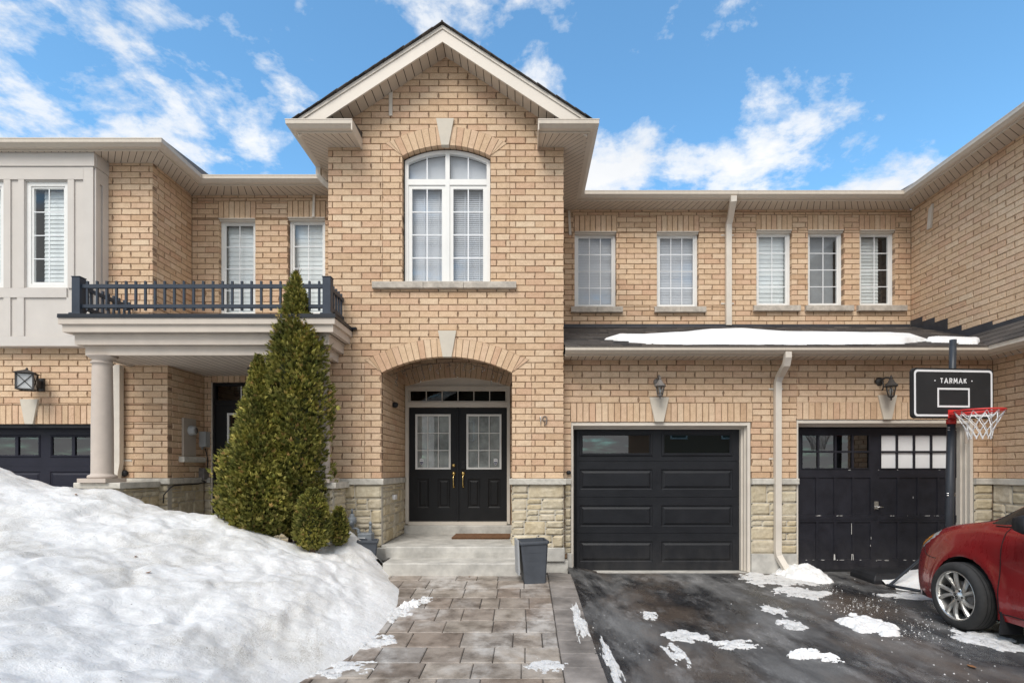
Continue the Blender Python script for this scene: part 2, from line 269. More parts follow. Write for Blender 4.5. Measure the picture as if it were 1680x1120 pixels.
# ------------------------------------------------------------------ mesh builder
SPLIT = {'gutter', 'soffit', 'stone_base', 'stone_ledge', 'window_sill', 'foundation', 'base_strut', 'roof', 'bolt', 'brick_upper_wall', 'garage_wall'} - {'brick_upper_wall', 'garage_wall'}
class MB:
    def __init__(s): s.v = []; s.f = []; s.m = []; s.sm = []
    def add(s, vs, fs, m=0, sm=False):
        o = len(s.v); s.v.extend([tuple(p) for p in vs])
        for f in fs: s.f.append([i + o for i in f]); s.m.append(m); s.sm.append(sm)
    def quad(s, a, b, c, d, m=0): s.add([a, b, c, d], [(0, 1, 2, 3)], m)
    def hexa(s, p, m=0):
        s.add(p, [(0, 3, 2, 1), (4, 5, 6, 7), (0, 1, 5, 4), (1, 2, 6, 5), (2, 3, 7, 6), (3, 0, 4, 7)], m)
    def box(s, x0, x1, y0, y1, z0, z1, m=0):
        s.hexa([(x0, y0, z0), (x1, y0, z0), (x1, y1, z0), (x0, y1, z0), (x0, y0, z1), (x1, y0, z1), (x1, y1, z1), (x0, y1, z1)], m)
    def fbox(s, F, u0, u1, z0, z1, d0, d1, m=0):
        s.hexa([F(u0, z0, d0), F(u1, z0, d0), F(u1, z0, d1), F(u0, z0, d1), F(u0, z1, d0), F(u1, z1, d0), F(u1, z1, d1), F(u0, z1, d1)], m)
    def prism(s, F, pts, d0, d1, m=0, sm=False):          # polygon (u,z) extruded between depths
        n = len(pts); vs = [F(u, z, d0) for u, z in pts] + [F(u, z, d1) for u, z in pts]
        s.add(vs, [tuple(range(n)), tuple(range(2 * n - 1, n - 1, -1))] + [(i, (i + 1) % n, (i + 1) % n + n, i + n) for i in range(n)], m, sm)
    def tube(s, path, r, n=8, m=0, caps=True, closed=False):
        P = [Vector(p) for p in path]; k = len(P); rs = r if isinstance(r, (list, tuple)) else [r] * k
        vs = []; up = Vector((0, 0, 1)); prev = None
        for i in range(k):
            if closed: t = P[(i + 1) % k] - P[i - 1]
            else: t = (P[min(i + 1, k - 1)] - P[max(i - 1, 0)])
            t.normalize()
            if prev is None:
                a = t.cross(up)
                if a.length < 0.05: a = t.cross(Vector((1, 0, 0)))
            else: a = prev - t * prev.dot(t)
            a.normalize(); prev = a; b = t.cross(a)
            for j in range(n):
                w = 2 * math.pi * j / n
                vs.append(P[i] + (a * math.cos(w) + b * math.sin(w)) * rs[i])
        fs = []
        for i in range(k if closed else k - 1):
            i2 = (i + 1) % k
            for j in range(n): fs.append((i * n + j, i * n + (j + 1) % n, i2 * n + (j + 1) % n, i2 * n + j))
        if caps and not closed: fs += [tuple(range(n - 1, -1, -1)), tuple(range((k - 1) * n, k * n))]
        s.add(vs, fs, m, True)
    def lathe(s, c, prof, n=24, m=0, axis='Z', sm=True, caps=True):   # prof: (r, h)
        vs = []; fs = []; k = len(prof)
        for r, h in prof:
            for j in range(n):
                w = 2 * math.pi * j / n; a, b = r * math.cos(w), r * math.sin(w)
                vs.append((c[0] + a, c[1] + b, c[2] + h) if axis == 'Z' else ((c[0] + h, c[1] + a, c[2] + b) if axis == 'X' else (c[0] + a, c[1] + h, c[2] + b)))
        for i in range(k - 1):
            for j in range(n): fs.append((i * n + j, i * n + (j + 1) % n, (i + 1) * n + (j + 1) % n, (i + 1) * n + j))
        if caps: fs += [tuple(range(n)), tuple(range((k - 1) * n, k * n))]
        s.add(vs, fs, m, sm)
    def sweep(s, path, prof, z, m=0, closed_prof=False):   # profile (outward, up) along a level path; outward = right hand
        P = [Vector((p[0], p[1])) for p in path]; n = len(P); k = len(prof); vs = []
        for i in range(n):
            d0 = (P[i] - P[i - 1]).normalized() if i > 0 else None
            d1 = (P[i + 1] - P[i]).normalized() if i < n - 1 else None
            if d0 is None: d0 = d1
            if d1 is None: d1 = d0
            n0 = Vector((d0.y, -d0.x)); n1 = Vector((d1.y, -d1.x))
            mt = (n0 + n1); mt.normalize(); mt = mt / max(0.3, mt.dot(n0))
            for o, h in prof: vs.append((P[i].x + mt.x * o, P[i].y + mt.y * o, z + h))
        fs = []
        for i in range(n - 1):
            for j in range(k if closed_prof else k - 1):
                j2 = (j + 1) % k; fs.append((i * k + j, i * k + j2, (i + 1) * k + j2, (i + 1) * k + j))
        if closed_prof: fs += [tuple(range(k)), tuple(range((n - 1) * k, n * k))]
        s.add(vs, fs, m)
    def xform(s, mat):
        s.v = [tuple(mat @ Vector(p)) for p in s.v]
    def clusters(s, tol=0.05):           # pieces that stand apart become objects of their own
        n = len(s.v); par = list(range(n))
        def fd(i):
            while par[i] != i: par[i] = par[par[i]]; i = par[i]
            return i
        for f in s.f:
            r = fd(f[0])
            for i in f[1:]: par[fd(i)] = r
        isl = {}
        for k, f in enumerate(s.f): isl.setdefault(fd(f[0]), []).append(k)
        bb = []
        for fs in isl.values():
            P = [s.v[i] for k in fs for i in s.f[k]]
            bb.append(([min(p[q] for p in P) - tol / 2 for q in range(3)], [max(p[q] for p in P) + tol / 2 for q in range(3)], fs))
        m = len(bb); pp = list(range(m))
        def fi(i):
            while pp[i] != i: pp[i] = pp[pp[i]]; i = pp[i]
            return i
        for i in range(m):
            for j in range(i):
                if fi(i) != fi(j) and all(bb[i][0][q] <= bb[j][1][q] and bb[j][0][q] <= bb[i][1][q] for q in range(3)): pp[fi(i)] = fi(j)
        out = {}
        for i in range(m): out.setdefault(fi(i), []).extend(bb[i][2])
        return list(out.values())
    def build(s, name, mats, parent=None, label=None, bevel=0, recalc=True, smooth_all=False):
        if name in ('pane', 'window_pane', 'mirror_glass'): recalc = False
        if name in SPLIT:
            cl = s.clusters()
            if len(cl) > 1:
                for fs in cl:
                    q = MB(); mp = {}
                    for k in sorted(fs):
                        for i in s.f[k]:
                            if i not in mp: mp[i] = len(q.v); q.v.append(s.v[i])
                        q.f.append([mp[i] for i in s.f[k]]); q.m.append(s.m[k]); q.sm.append(s.sm[k])
                    o = q.build(name + '\n', mats, parent, label, bevel, recalc, smooth_all)
                return o
        name = name.strip()
        me = bpy.data.meshes.new(name); me.from_pydata(s.v, [], s.f)
        for mt in (mats if isinstance(mats, (list, tuple)) else [mats]): me.materials.append(mt if not isinstance(mt, str) else M[mt])
        me.polygons.foreach_set('material_index', s.m)
        me.polygons.foreach_set('use_smooth', [True] * len(s.f) if smooth_all else s.sm)
        if recalc:
            bm = bmesh.new(); bm.from_mesh(me); bmesh.ops.recalc_face_normals(bm, faces=bm.faces)
            if bevel: bmesh.ops.bevel(bm, geom=[e for e in bm.edges if len(e.link_faces) == 2 and e.calc_face_angle(0) > 0.5], offset=bevel, segments=2, affect='EDGES', profile=0.5)
            bm.to_mesh(me); bm.free()
        o = bpy.data.objects.new(name, me); COL.objects.link(o)
        if parent is not None: attach(o, parent)
        if label: o['label'] = label
        return o
WORLD = {}
def attach(o, parent):
    o.parent = parent
    o.matrix_parent_inverse = Matrix.Translation(-WORLD.get(parent.name, Vector((0, 0, 0))))
def thing(name, label, cat, loc, group=None):
    o = bpy.data.objects.new(name, None); COL.objects.link(o); o.location = loc; o.empty_display_size = 0.2
    WORLD[o.name] = Vector(loc); o['label'] = label; o['category'] = cat
    if group: o['group'] = group
    return o
def rebase(o, loc):
    o.data.transform(Matrix.Translation(-Vector(loc))); o.location = loc; return o
def tag(o, label, cat, group=None, kind=None):
    o['label'] = label; o['category'] = cat
    if group: o['group'] = group
    if kind: o['kind'] = kind
    return o
def FY(Y0): return lambda u, z, d: (u, Y0 - d, z)
def FXp(X0): return lambda u, z, d: (X0 + d, u, z)
def FXm(X0): return lambda u, z, d: (X0 - d, u, z)

# ------------------------------------------------------------------ masonry
CP, BL, JT = 0.0895, 0.2685, 0.0105
def one_brick(mb, F, u0, u1, z0, z1, dd=0.0, depth=0.09):
    j = lambda q: random.uniform(-q, q)
    d = dd + j(0.0020); q = 0.0018; b = 0.0035
    p0 = [(u0 + j(q), z0 + j(q)), (u1 + j(q), z0 + j(q)), (u1 + j(q), z1 + j(q)), (u0 + j(q), z1 + j(q))]
    fr = [p0[0], p0[1]]; inn = [(p0[0][0] + b, p0[0][1] + b), (p0[1][0] - b, p0[1][1] + b)]
    horiz = (u1 - u0) > (z1 - z0) * 1.5
    def end(sg, pa, pb):                  # chipped ends, the drag marks of this brick
        hit = horiz and random.random() < .42
        for t in (.3, .62):
            u, z = lerp(pa[0], pb[0], t), lerp(pa[1], pb[1], t)
            n = random.uniform(.004, .013) if hit and random.random() < .75 else random.uniform(0, .002)
            fr.append((u - sg * n, z)); inn.append((u - sg * (n + b), z))
    end(1, p0[1], p0[2]); fr.append(p0[2]); fr.append(p0[3]); inn.append((p0[2][0] - b, p0[2][1] - b)); inn.append((p0[3][0] + b, p0[3][1] - b)); end(-1, p0[3], p0[0])
    n = len(fr)
    vs = [F(u, z, d) for u, z in inn] + [F(u, z, d - 0.0035) for u, z in fr] + [F(u, z, -depth) for u, z in fr]
    mb.add(vs, [tuple(range(n))] + [(i, n + i, n + (i + 1) % n, (i + 1) % n) for i in range(n)] + [(n + i, 2 * n + i, 2 * n + (i + 1) % n, n + (i + 1) % n) for i in range(n)], 0)
def sub_iv(iv, a, b):
    out = []
    for p, q in iv:
        if b <= p or a >= q: out.append((p, q)); continue
        if a > p: out.append((p, a))
        if b < q: out.append((b, q))
    return out
def brick_wall(mb, F, u0, u1, z0, z1, openings=(), excl=None, splits=(), zb=0.0, phase=0):
    i = int(math.floor((z0 - zb) / CP))
    while zb + i * CP < z1 - 0.004:
        a = max(z0, zb + i * CP); b = min(z1, zb + (i + 1) * CP)
        cuts = sorted({a, b} | {q for o in openings for q in (o[2], o[3]) if a + 0.012 < q < b - 0.012})
        for za, zc in zip(cuts, cuts[1:]):
            zm = (za + zc) / 2; iv = [(u0, u1)]
            for o in openings:
                if o[2] < zm < o[3]: iv = sub_iv(iv, o[0], o[1])
            if excl:
                for p, q in excl(za, zc): iv = sub_iv(iv, p, q)
            for p, q in iv:
                if q - p > 0.015: mb.fbox(F, p + 0.003, q - 0.003, za, zc, -0.012, -0.088, 1)
            for s, sa, sb in splits:
                if sa < zm < sb:
                    n2 = []
                    for p, q in iv:
                        if p < s < q: n2 += [(p, s), (s, q)]
                        else: n2.append((p, q))
                    iv = n2
            for p, q in iv:
                if q - p < 0.015: continue
                off = (BL / 2 if (i + phase) % 2 else 0.0)
                k = math.floor((p - off) / BL); u = off + k * BL
                while u < q - 0.004:
                    ua, ub = max(p, u), min(q, u + BL)
                    ga = JT / 2 if ua > p + 1e-6 or True else 0; 
                    la = ua + (JT / 2 if ua > p + 1e-6 else 0.001); lb = ub - (JT / 2 if ub < q - 1e-6 else 0.001)
                    if lb - la > 0.012: one_brick(mb, F, la, lb, za + JT / 2, zc - JT / 2)
                    u += BL
        i += 1
def soldier(mb, F, u0, u1, z0, z1, skip=None):
    n = max(1, round((u1 - u0) / CP)); w = (u1 - u0) / n
    mb.fbox(F, u0 + 0.003, u1 - 0.003, z0 + 0.003, z1, -0.009, -0.088, 1)
    for k in range(n):
        a, b = u0 + k * w + JT / 2, u0 + (k + 1) * w - JT / 2
        if skip and a > skip[0] and b < skip[1]: continue
        one_brick(mb, F, a, b, z0 + 0.002, z1 - JT / 2)
class Arch:
    def __init__(s, uc, zs, hw, rise, t=0.255):
        s.uc, s.zs, s.hw, s.rise, s.t = uc, zs, hw, rise, t
        s.R = (hw * hw + rise * rise) / (2 * rise); s.zc = zs + rise - s.R; s.al = math.asin(hw / s.R)
    def pt(s, r, th): return (s.uc + r * math.sin(th), s.zc + r * math.cos(th))
    def excl(s, za, zb):          # opening plus most of the ring
        Re = s.R + s.t
        if zb <= s.zs: return [(s.uc - s.hw, s.uc + s.hw)]
        h = zb - s.zc
        if h >= Re: return []
        w = min(math.sqrt(Re * Re - h * h), s.hw + 0.16)
        return [(s.uc - w, s.uc + w)]
    def ring(s, mb, F, key=0.0, depth=0.10, wedge=True):
        Re = s.R + s.t; n = max(5, round(2 * s.al * (s.R + s.t * 0.35) / CP)); n += (n + 1) % 2
        st = 2 * s.al / n; g = JT / 2
        seg = 24; pts = [s.pt(s.R + 0.004, -s.al + 2 * s.al * k / seg) for k in range(seg + 1)] + [s.pt(Re - 0.002, s.al - 2 * s.al * k / seg) for k in range(seg + 1)]
        for k in range(seg):
            a, b = -s.al + 2 * s.al * k / seg, -s.al + 2 * s.al * (k + 1) / seg
            mb.prism(F, [s.pt(s.R + 0.004, a), s.pt(s.R + 0.004, b), s.pt(Re, b), s.pt(Re, a)], 0.003, -depth + 0.004, 1)
        for k in range(n):
            a, b = -s.al + k * st, -s.al + (k + 1) * st; mid = (a + b) / 2
            if key and abs(mid) * (s.R + s.t / 2) < key * 0.5: continue
            da, db = g / s.R, g / Re
            mb.prism(F, [s.pt(s.R, a + da), s.pt(s.R, b - da), s.pt(Re - 0.004, b - db), s.pt(Re - 0.004, a + db)], 0.008 + random.uniform(-.0015, .0015), -depth, 0)
        if wedge:                  # angled springer pieces at both ends
            for sg in (-1, 1):
                q0 = s.pt(s.R, sg * s.al)
                top = s.pt(Re, sg * s.al)
                tip = (q0[0] + sg * 0.238, q0[1] + 0.178)
                mid = (lerp(top[0], tip[0], 0.5), lerp(top[1], tip[1], 0.5))
                mb.prism(F, [q0, top, tip], 0.0025, -depth + 0.02, 1)
                e = 0.008 * sg
                mb.prism(F, [(q0[0] + e * .8, q0[1] + 0.012), (top[0] + e * .6, top[1] - 0.004), (mid[0] - e * .5, mid[1] - 0.004)], 0.008, -depth + 0.03, 0)
                mb.prism(F, [(q0[0] + e * 1.6, q0[1] + 0.012), (mid[0] + e * .5, mid[1] - 0.006), (tip[0] - e * 1.2, tip[1] - 0.004)], 0.0085, -depth + 0.035, 0)
def keystone(F, uc, zt, zb, wt, wb, parent, d=0.03):
    mb = MB(); mb.prism(F, [(uc - wb / 2, zb), (uc + wb / 2, zb), (uc + wt / 2, zt), (uc - wt / 2, zt)], d, -0.04)
    return mb.build('keystone', 'keystone', parent, bevel=0.004)
def stones(mb, F, u0, u1, z0, z1, seed=0):
    rnd = random.Random(seed)
    mb.fbox(F, u0 + 0.004, u1 - 0.004, z0, z1, -0.004, -0.09, 1)
    def stone(a, b, c, d):
        g = 0.006; a += g; b -= g; c += g; d -= g
        if b - a < 0.03 or d - c < 0.02: return
        nu = max(5, int((b - a) / 0.025)); nv = max(5, int((d - c) / 0.025)); ph = rnd.uniform(0, 99)
        tilt = rnd.uniform(-.006, .006); prow = rnd.uniform(0.008, 0.018)
        vs = []
        for j in range(nv + 1):
            for i in range(nu + 1):
                s, t = i / nu, j / nv
                e = min(s * (b - a), (1 - s) * (b - a), t * (d - c), (1 - t) * (d - c))
                h = prow * min(1, e / 0.016) ** 0.6 + tilt * (t - .5)
                if e > 0.001: h += 0.009 * fbm(a + s * (b - a) * 1.0 + ph, ph + t * (d - c) * 1.6 * 6 / 6, ph, 3) * 1.6 + 0.007 * nz((a + s * (b - a)) * 14 + ph, (c + t * (d - c)) * 20, ph)
                jit = 0.0035
                uu = a + s * (b - a) + (nz(ph + s * 7, t * 9) * jit); zz = c + t * (d - c) + nz(t * 7, ph + s * 9, 3) * jit
                vs.append(F(uu, zz, max(h, -0.003) if e > 0.001 else -0.004))
        fs = [(j * (nu + 1) + i, j * (nu + 1) + i + 1, (j + 1) * (nu + 1) + i + 1, (j + 1) * (nu + 1) + i) for j in range(nv) for i in range(nu)]
        mb.add(vs, fs, 0)
    z = z0
    while z < z1 - 0.02:
        h = rnd.choice([0.155, 0.175, 0.195]);
        if z1 - z - h < 0.09: h = z1 - z
        u = u0
        while u < u1 - 0.01:
            w = rnd.choice([0.16, 0.22, 0.3, 0.36]) * rnd.uniform(.9, 1.1)
            if u1 - u - w < 0.12: w = u1 - u
            if rnd.random() < 0.45:
                hs = h * rnd.choice([0.36, 0.62, 0.5])
                if w > 0.3: sp = w * rnd.uniform(.35, .65); stone(u, u + sp, z, z + hs); stone(u + sp, u + w, z, z + hs)
                else: stone(u, u + w, z, z + hs)
                stone(u, u + w, z + hs, z + h)
            else: stone(u, u + w, z, z + h)
            u += w
        z += h
def rough_slab(mb, F, u0, u1, z0, z1, d0, d1, seed=0, n=None):      # ledges and sills with a chiselled front edge
    n = n or max(2, int((u1 - u0) / 0.03)); rnd = random.Random(seed); ph = rnd.uniform(0, 50)
    rows = [(z1, d0), (z1, d1 - 0.006), (z1 - 0.008, d1), ((z0 + z1) / 2, d1), (z0 + 0.008, d1), (z0, d1 - 0.008), (z0, d0)]
    vs = []
    for i in range(n + 1):
        u = lerp(u0, u1, i / n)
        for k, (zz, dd) in enumerate(rows):
            jj = 0.006 * nz(u * 18 + ph, k * 1.7) if 0 < k < 6 else 0
            vs.append(F(u, zz + (jj * .4 if 1 < k < 5 else 0), dd + jj))
    k = len(rows); fs = [(i * k + j, i * k + (j + 1) % k, (i + 1) * k + (j + 1) % k, (i + 1) * k + j) for i in range(n) for j in range(k)]
    fs += [tuple(range(k)), tuple(range(n * k, (n + 1) * k))]
    mb.add(vs, fs, 0)
def sheet(mb, F, u0, u1, z0, z1, holes, d, m=0):
    us = sorted({u0, u1} | {q for h in holes for q in h[:2]}); zs = sorted({z0, z1} | {q for h in holes for q in h[2:4]})
    for a, b in zip(us, us[1:]):
        for c, e in zip(zs, zs[1:]):
            um, zm = (a + b) / 2, (c + e) / 2
            if any(h[0] < um < h[1] and h[2] < zm < h[3] for h in holes): continue
            mb.quad(F(a, c, d), F(b, c, d), F(b, e, d), F(a, e, d), m)
def stack(mb, F, r, lv, m=0, fill=True):        # nested rectangular rings (inset, depth)
    prev = None
    for ins, d in lv:
        c = [F(r[0] + ins, r[2] + ins, d), F(r[1] - ins, r[2] + ins, d), F(r[1] - ins, r[3] - ins, d), F(r[0] + ins, r[3] - ins, d)]
        if prev:
            for i in range(4): mb.quad(prev[i], prev[(i + 1) % 4], c[(i + 1) % 4], c[i], m)
        prev = c
    if fill: mb.quad(*prev, m)
def frame(mb, F, u0, u1, z0, z1, w, d0, d1, m=0):   # mitred rectangular frame
    o = [(u0, z0), (u1, z0), (u1, z1), (u0, z1)]; i = [(u0 + w, z0 + w), (u1 - w, z0 + w), (u1 - w, z1 - w), (u0 + w, z1 - w)]
    vs = [F(u, z, d0) for u, z in o + i] + [F(u, z, d1) for u, z in o + i]; fs = []
    for k in range(4):
        n = (k + 1) % 4
        fs += [(k, n, 4 + n, 4 + k), (8 + k, 8 + n, 12 + n, 12 + k), (k, n, 8 + n, 8 + k), (4 + k, 4 + n, 12 + n, 12 + k)]
    mb.add(vs, fs, m)
def muntins(mb, F, u0, u1, z0, z1, cols, rows, d, w=0.012, m=0):
    for k in range(1, cols): u = lerp(u0, u1, k / cols); mb.fbox(F, u - w / 2, u + w / 2, z0, z1, d - 0.004, d + 0.004, m)
    for k in range(1, rows): z = lerp(z0, z1, k / rows); mb.fbox(F, u0, u1, z - w / 2, z + w / 2, d - 0.003, d + 0.005, m)
def slats(mb, F, u0, u1, z0, z1, pitch, d, tilt, m=0):
    z = z0
    while z < z1 - pitch * .3:
        t = min(z1, z + pitch * 1.06)
        mb.fbox(F, u0, u1, z, z + 0.001, d, d, m) if False else mb.quad(F(u0, z, d + tilt), F(u1, z, d + tilt), F(u1, t, d - tilt), F(u0, t, d - tilt), m)
        z += pitch
def window(F, u0, u1, z0, z1, parent, cols, rows, rec=0.07, kind='blind', fw=0.045, sw=0.035, mw=0.012, drapes=None):
    mb = MB()
    frame(mb, F, u0 + 0.002, u1 - 0.002, z0 + 0.002, z1 - 0.002, fw, -rec - 0.06, -rec)
    frame(mb, F, u0 + fw, u1 - fw, z0 + fw, z1 - fw, sw, -rec - 0.05, -rec - 0.014)
    w = mb.build('window', 'window_white', parent)
    a, b, c, e = u0 + fw + sw, u1 - fw - sw, z0 + fw + sw, z1 - fw - sw
    p = MB(); p.quad(F(a, c, -rec - .03), F(b, c, -rec - .03), F(b, e, -rec - .03), F(a, e, -rec - .03)); p.build('pane', 'glass', w)
    g = MB(); muntins(g, F, a, b, c, e, cols, rows, -rec - 0.034 + .012, mw); g.build('muntin_grille', 'muntin', w)
    bl = MB()
    if kind == 'blind': slats(bl, F, a - .02, b + .02, c - .02, e + .02, 0.028, -rec - 0.10, 0.004); bm_ = 'blind'
    elif kind == 'shutter': slats(bl, F, a - .02, b + .02, c - .02, e + .02, 0.075, -rec - 0.11, 0.004); bm_ = 'shutter'
    else: bl.quad(F(a - .02, c - .02, -rec - .16), F(b + .02, c - .02, -rec - .16), F(b + .02, e + .02, -rec - .16), F(a - .02, e + .02, -rec - .16)); bm_ = 'room_grey'  # flat grey sheet; room shade and pane reflection are put into its colour
    if drapes:
        s = drapes; bl = MB(); slats(bl, F, lerp(a, b, s[0]), lerp(a, b, s[1]), c - .02, e + .02, 0.06, -rec - 0.12, 0.005); bm_ = 'shutter'
    if kind == 'shutter': bl.quad(F(a - .02, c - .02, -rec - .135), F(b + .02, c - .02, -rec - .135), F(b + .02, e + .02, -rec - .135), F(a - .02, e + .02, -rec - .135)) if not drapes else bl.quad(F(lerp(a, b, drapes[0]), c - .02, -rec - .14), F(lerp(a, b, drapes[1]), c - .02, -rec - .14), F(lerp(a, b, drapes[1]), e + .02, -rec - .14), F(lerp(a, b, drapes[0]), e + .02, -rec - .14))
    elif drapes: bl.quad(F(lerp(a, b, drapes[0]), c - .02, -rec - .14), F(lerp(a, b, drapes[1]), c - .02, -rec - .14), F(lerp(a, b, drapes[1]), e + .02, -rec - .14), F(lerp(a, b, drapes[0]), e + .02, -rec - .14))
    bl.build('blind', bm_, w, recalc=False)
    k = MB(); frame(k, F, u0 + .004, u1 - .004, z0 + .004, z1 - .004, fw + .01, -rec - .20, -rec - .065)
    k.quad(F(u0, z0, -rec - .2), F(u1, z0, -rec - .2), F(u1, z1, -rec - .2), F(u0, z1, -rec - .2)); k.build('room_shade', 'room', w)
    return w
def soffit(mb, A, B, C, D, z, pitch=0.10):       # outer edge A->B, inner edge D->C, boards run from outer to inner
    A, B, C, D = [Vector((p[0], p[1], z if len(p) == 2 else p[2])) for p in (A, B, C, D)]
    n = max(1, int(round((A - B).length / pitch))); upz = Vector((0, 0, 0.012))
    mb.quad(A + upz, B + upz, C + upz, D + upz, 1)
    g = 0.045
    for k in range(n):
        t0, t1 = (k + g) / n, (k + 1 - g) / n
        mb.quad(A.lerp(B, t0), A.lerp(B, t1), D.lerp(C, t1), D.lerp(C, t0), 0)
GUT = [(-0.125, -0.004), (-0.118, 0.0), (-0.012, -0.004), (-0.008, 0.0), (0.0, -0.002), (0.0, -0.014), (-0.004, -0.018), (-0.006, -0.052), (-0.003, -0.058), (-0.008, -0.066), (-0.022, -0.074), (-0.045, -0.092), (-0.062, -0.100), (-0.110, -0.100), (-0.110, -0.118), (-0.128, -0.118)]
def downspout(path, parent, w=0.085, d=0.06):
    mb = MB(); P = [Vector(p) for p in path]; vs = []; n = len(P)
    for i in range(n):
        t = (P[min(i + 1, n - 1)] - P[max(i - 1, 0)]).normalized()
        a = Vector((1, 0, 0)); a = (a - t * a.dot(t)); a.normalize(); b = t.cross(a)
        if abs(t.y) > 0.9: a = Vector((1, 0, 0)); b = t.cross(a)
        for su, sv in ((-1, -1), (-.6, -1.12), (.6, -1.12), (1, -1), (1, 1), (-1, 1)):
            vs.append(P[i] + a * (su * w / 2) + b * (sv * d / 2))
    k = 6; fs = [(i * k + j, i * k + (j + 1) % k, (i + 1) * k + (j + 1) % k, (i + 1) * k + j) for i in range(n - 1) for j in range(k)]
    fs += [tuple(range(k)), tuple(range((n - 1) * k, n * k))]
    mb.add(vs, fs); return mb.build('downspout', 'trim_light', parent)
def strap(F, u, z, parent, w=0.2):
    mb = MB(); mb.fbox(F, u - w / 2, u + w / 2, z - 0.012, z + 0.012, 0.0, 0.006); mb.build('downspout_strap', 'trim_light', parent)
# ================================================================== the row of houses
YB, YG, YU, XW = 7.42, 7.59, 9.20, 6.65
YLU, YLB, YLL, YLD, XLU, XLL = 7.80, 8.72, 7.68, 8.55, -5.451, -5.152
XBL, XBR, XMID = -2.747, 0.534, 3.50
ZS, ZG = 5.937, 6.052
ZLED0, ZLED1 = 1.25, 1.335
fB, fG, fU, fLU, fLB, fLL, fLD = FY(YB), FY(YG), FY(YU), FY(YLU), FY(YLB), FY(YLL), FY(YLD)
BM = ['brick', 'mortar']; SM = ['stone', 'stone_mortar']; SO = ['soffit', 'dark_gap']
house = thing('town_house', 'tan brick townhouse with tall front gable, arched porch and glossy black garage door', 'house', (-0.2, YB, 0))
left = thing('town_house', 'tan brick townhouse with grey stucco panels, porch columns and slate balcony railing', 'house', (-5.5, YLL, 0))
right = thing('town_house', 'tan brick townhouse at right with worn black garage door and side wing', 'house', (5.0, YG, 0))

# ---- centre house: gabled bay
ent = Arch((-2.001 - 0.187) / 2, Z(611, YB), 0.907, 0.222)
bw0, bw1, bwz = X(660, YB), X(804.5, YB), Z(464, YB)
wina = Arch((bw0 + bw1) / 2, Z(256, YB), (bw1 - bw0) / 2, 0.148)
XC = -1.1065; ZAP = 7.20
def ring_excl(a, zlow):
    def f(za, zb):
        if zb <= zlow + 0.002: return []
        if zb <= a.zs + 0.01: return [(a.uc - a.hw, a.uc + a.hw)]
        w = 9
        Re = a.R + a.t; h = zb - a.zc
        w = math.sqrt(max(0, Re * Re - h * h)) if h < Re else 0
        w = min(w, a.hw + max(0, za - a.zs) * 1.337)
        return [(a.uc - w, a.uc + w)] if w > 0 else []
    return f
e1, e2 = ring_excl(ent, -1), ring_excl(wina, bwz)
def gable(za, zb):
    w = (ZAP - za) / 0.655
    return [] if w > 1.7 else [(-9, XC - max(w, 0.0)), (XC + max(w, 0.0), 9)]
mb = MB()
spl = [(X(598, YB), ZLED1, Z(590, YB)), (X(872, YB), ZLED1, Z(590, YB)), (X(627.5, YB), Z(475, YB), Z(236, YB)), (X(836.5, YB), Z(475, YB), Z(236, YB))]
brick_wall(mb, fB, XBL, XBR, ZLED1, ZAP, excl=lambda a, b: (e1(a, b) if a < 3.6 else e2(a, b)) + gable(a, b), splits=spl, zb=ZLED1)
ent.ring(mb, fB); wina.ring(mb, fB)
brick_wall(mb, FXm(XBL), YB + 0.092, YLB, ZLED1, ZS + 0.02, zb=ZLED1)
brick_wall(mb, FXp(XBR), YB + 0.092, YU, ZLED1, ZS + 0.02, zb=ZLED1)
mb.build('brick_bay', BM, house)
keystone(fB, X(734, YB), Z(542.8, YB), Z(586, YB), 30 * YB / F_PX, 14.5 * YB / F_PX, house)
keystone(fB, X(730.5, YB), Z(196, YB), Z(240, YB), 29.5 * YB / F_PX, 12.5 * YB / F_PX, house)
# stone base of the bay
mb = MB()
stones(mb, fB, XBL, -2.001, 0.375, ZLED0, 3); stones(mb, fB, -0.187, XBR, 0.375, ZLED0, 11)
stones(mb, FXm(XBL), YB + .09, YLD, 0.2, ZLED0, 4); stones(mb, FXp(XBR), YB + .09, YG, 0.375, ZLED0, 5)
stones(mb, FXp(-2.001), YB + .09, 8.84, 0.41, ZLED0, 6); stones(mb, FXm(-0.187), YB + .09, 8.84, 0.41, ZLED0, 8)
mb.build('stone_base', SM, house)
mb = MB()
rough_slab(mb, fB, XBL - 0.02, -1.965, ZLED0, ZLED1, -0.08, 0.045, 1); rough_slab(mb, fB, -0.223, XBR + 0.03, ZLED0, ZLED1, -0.08, 0.045, 2)
rough_slab(mb, FXp(-2.001), YB + .085, 8.84, ZLED0, ZLED1 - .002, -0.08, 0.03, 3); rough_slab(mb, FXm(-0.187), YB + .085, 8.84, ZLED0, ZLED1 - .002, -0.08, 0.03, 4)
rough_slab(mb, FXp(XBR), YB + .085, YG, ZLED0, ZLED1 - .002, -0.08, 0.03, 5)
mb.build('stone_ledge', 'ledge', house)
mb = MB()
mb.box(XBL - .01, -1.90, YB - 0.045, YB + 0.2, 0.205, 0.375); mb.box(XBL, -1.80, YB - 0.006, YB + 0.2, -0.3, 0.203)
mb.box(-0.215, XBR + 0.01, YB - 0.045, YB + 0.2, 0.19, 0.375); mb.box(-0.212, XBR + 0.06, YB - 0.008, YB + 0.25, -0.3, 0.188)
mb.box(XBR + .062, XBR + 0.13, YG - 0.012, YG + 0.2, -0.3, 0.27)
mb.build('foundation', 'concrete', house, bevel=0.006)
mb = MB()
for k, (a, b) in enumerate(((612, 695), (695.6, 761), (761.6, 847))):
    rough_slab(mb, fB, X(a, YB), X(b, YB), Z(474.5, YB), Z(463.5, YB), -0.12, 0.055, 20 + k)
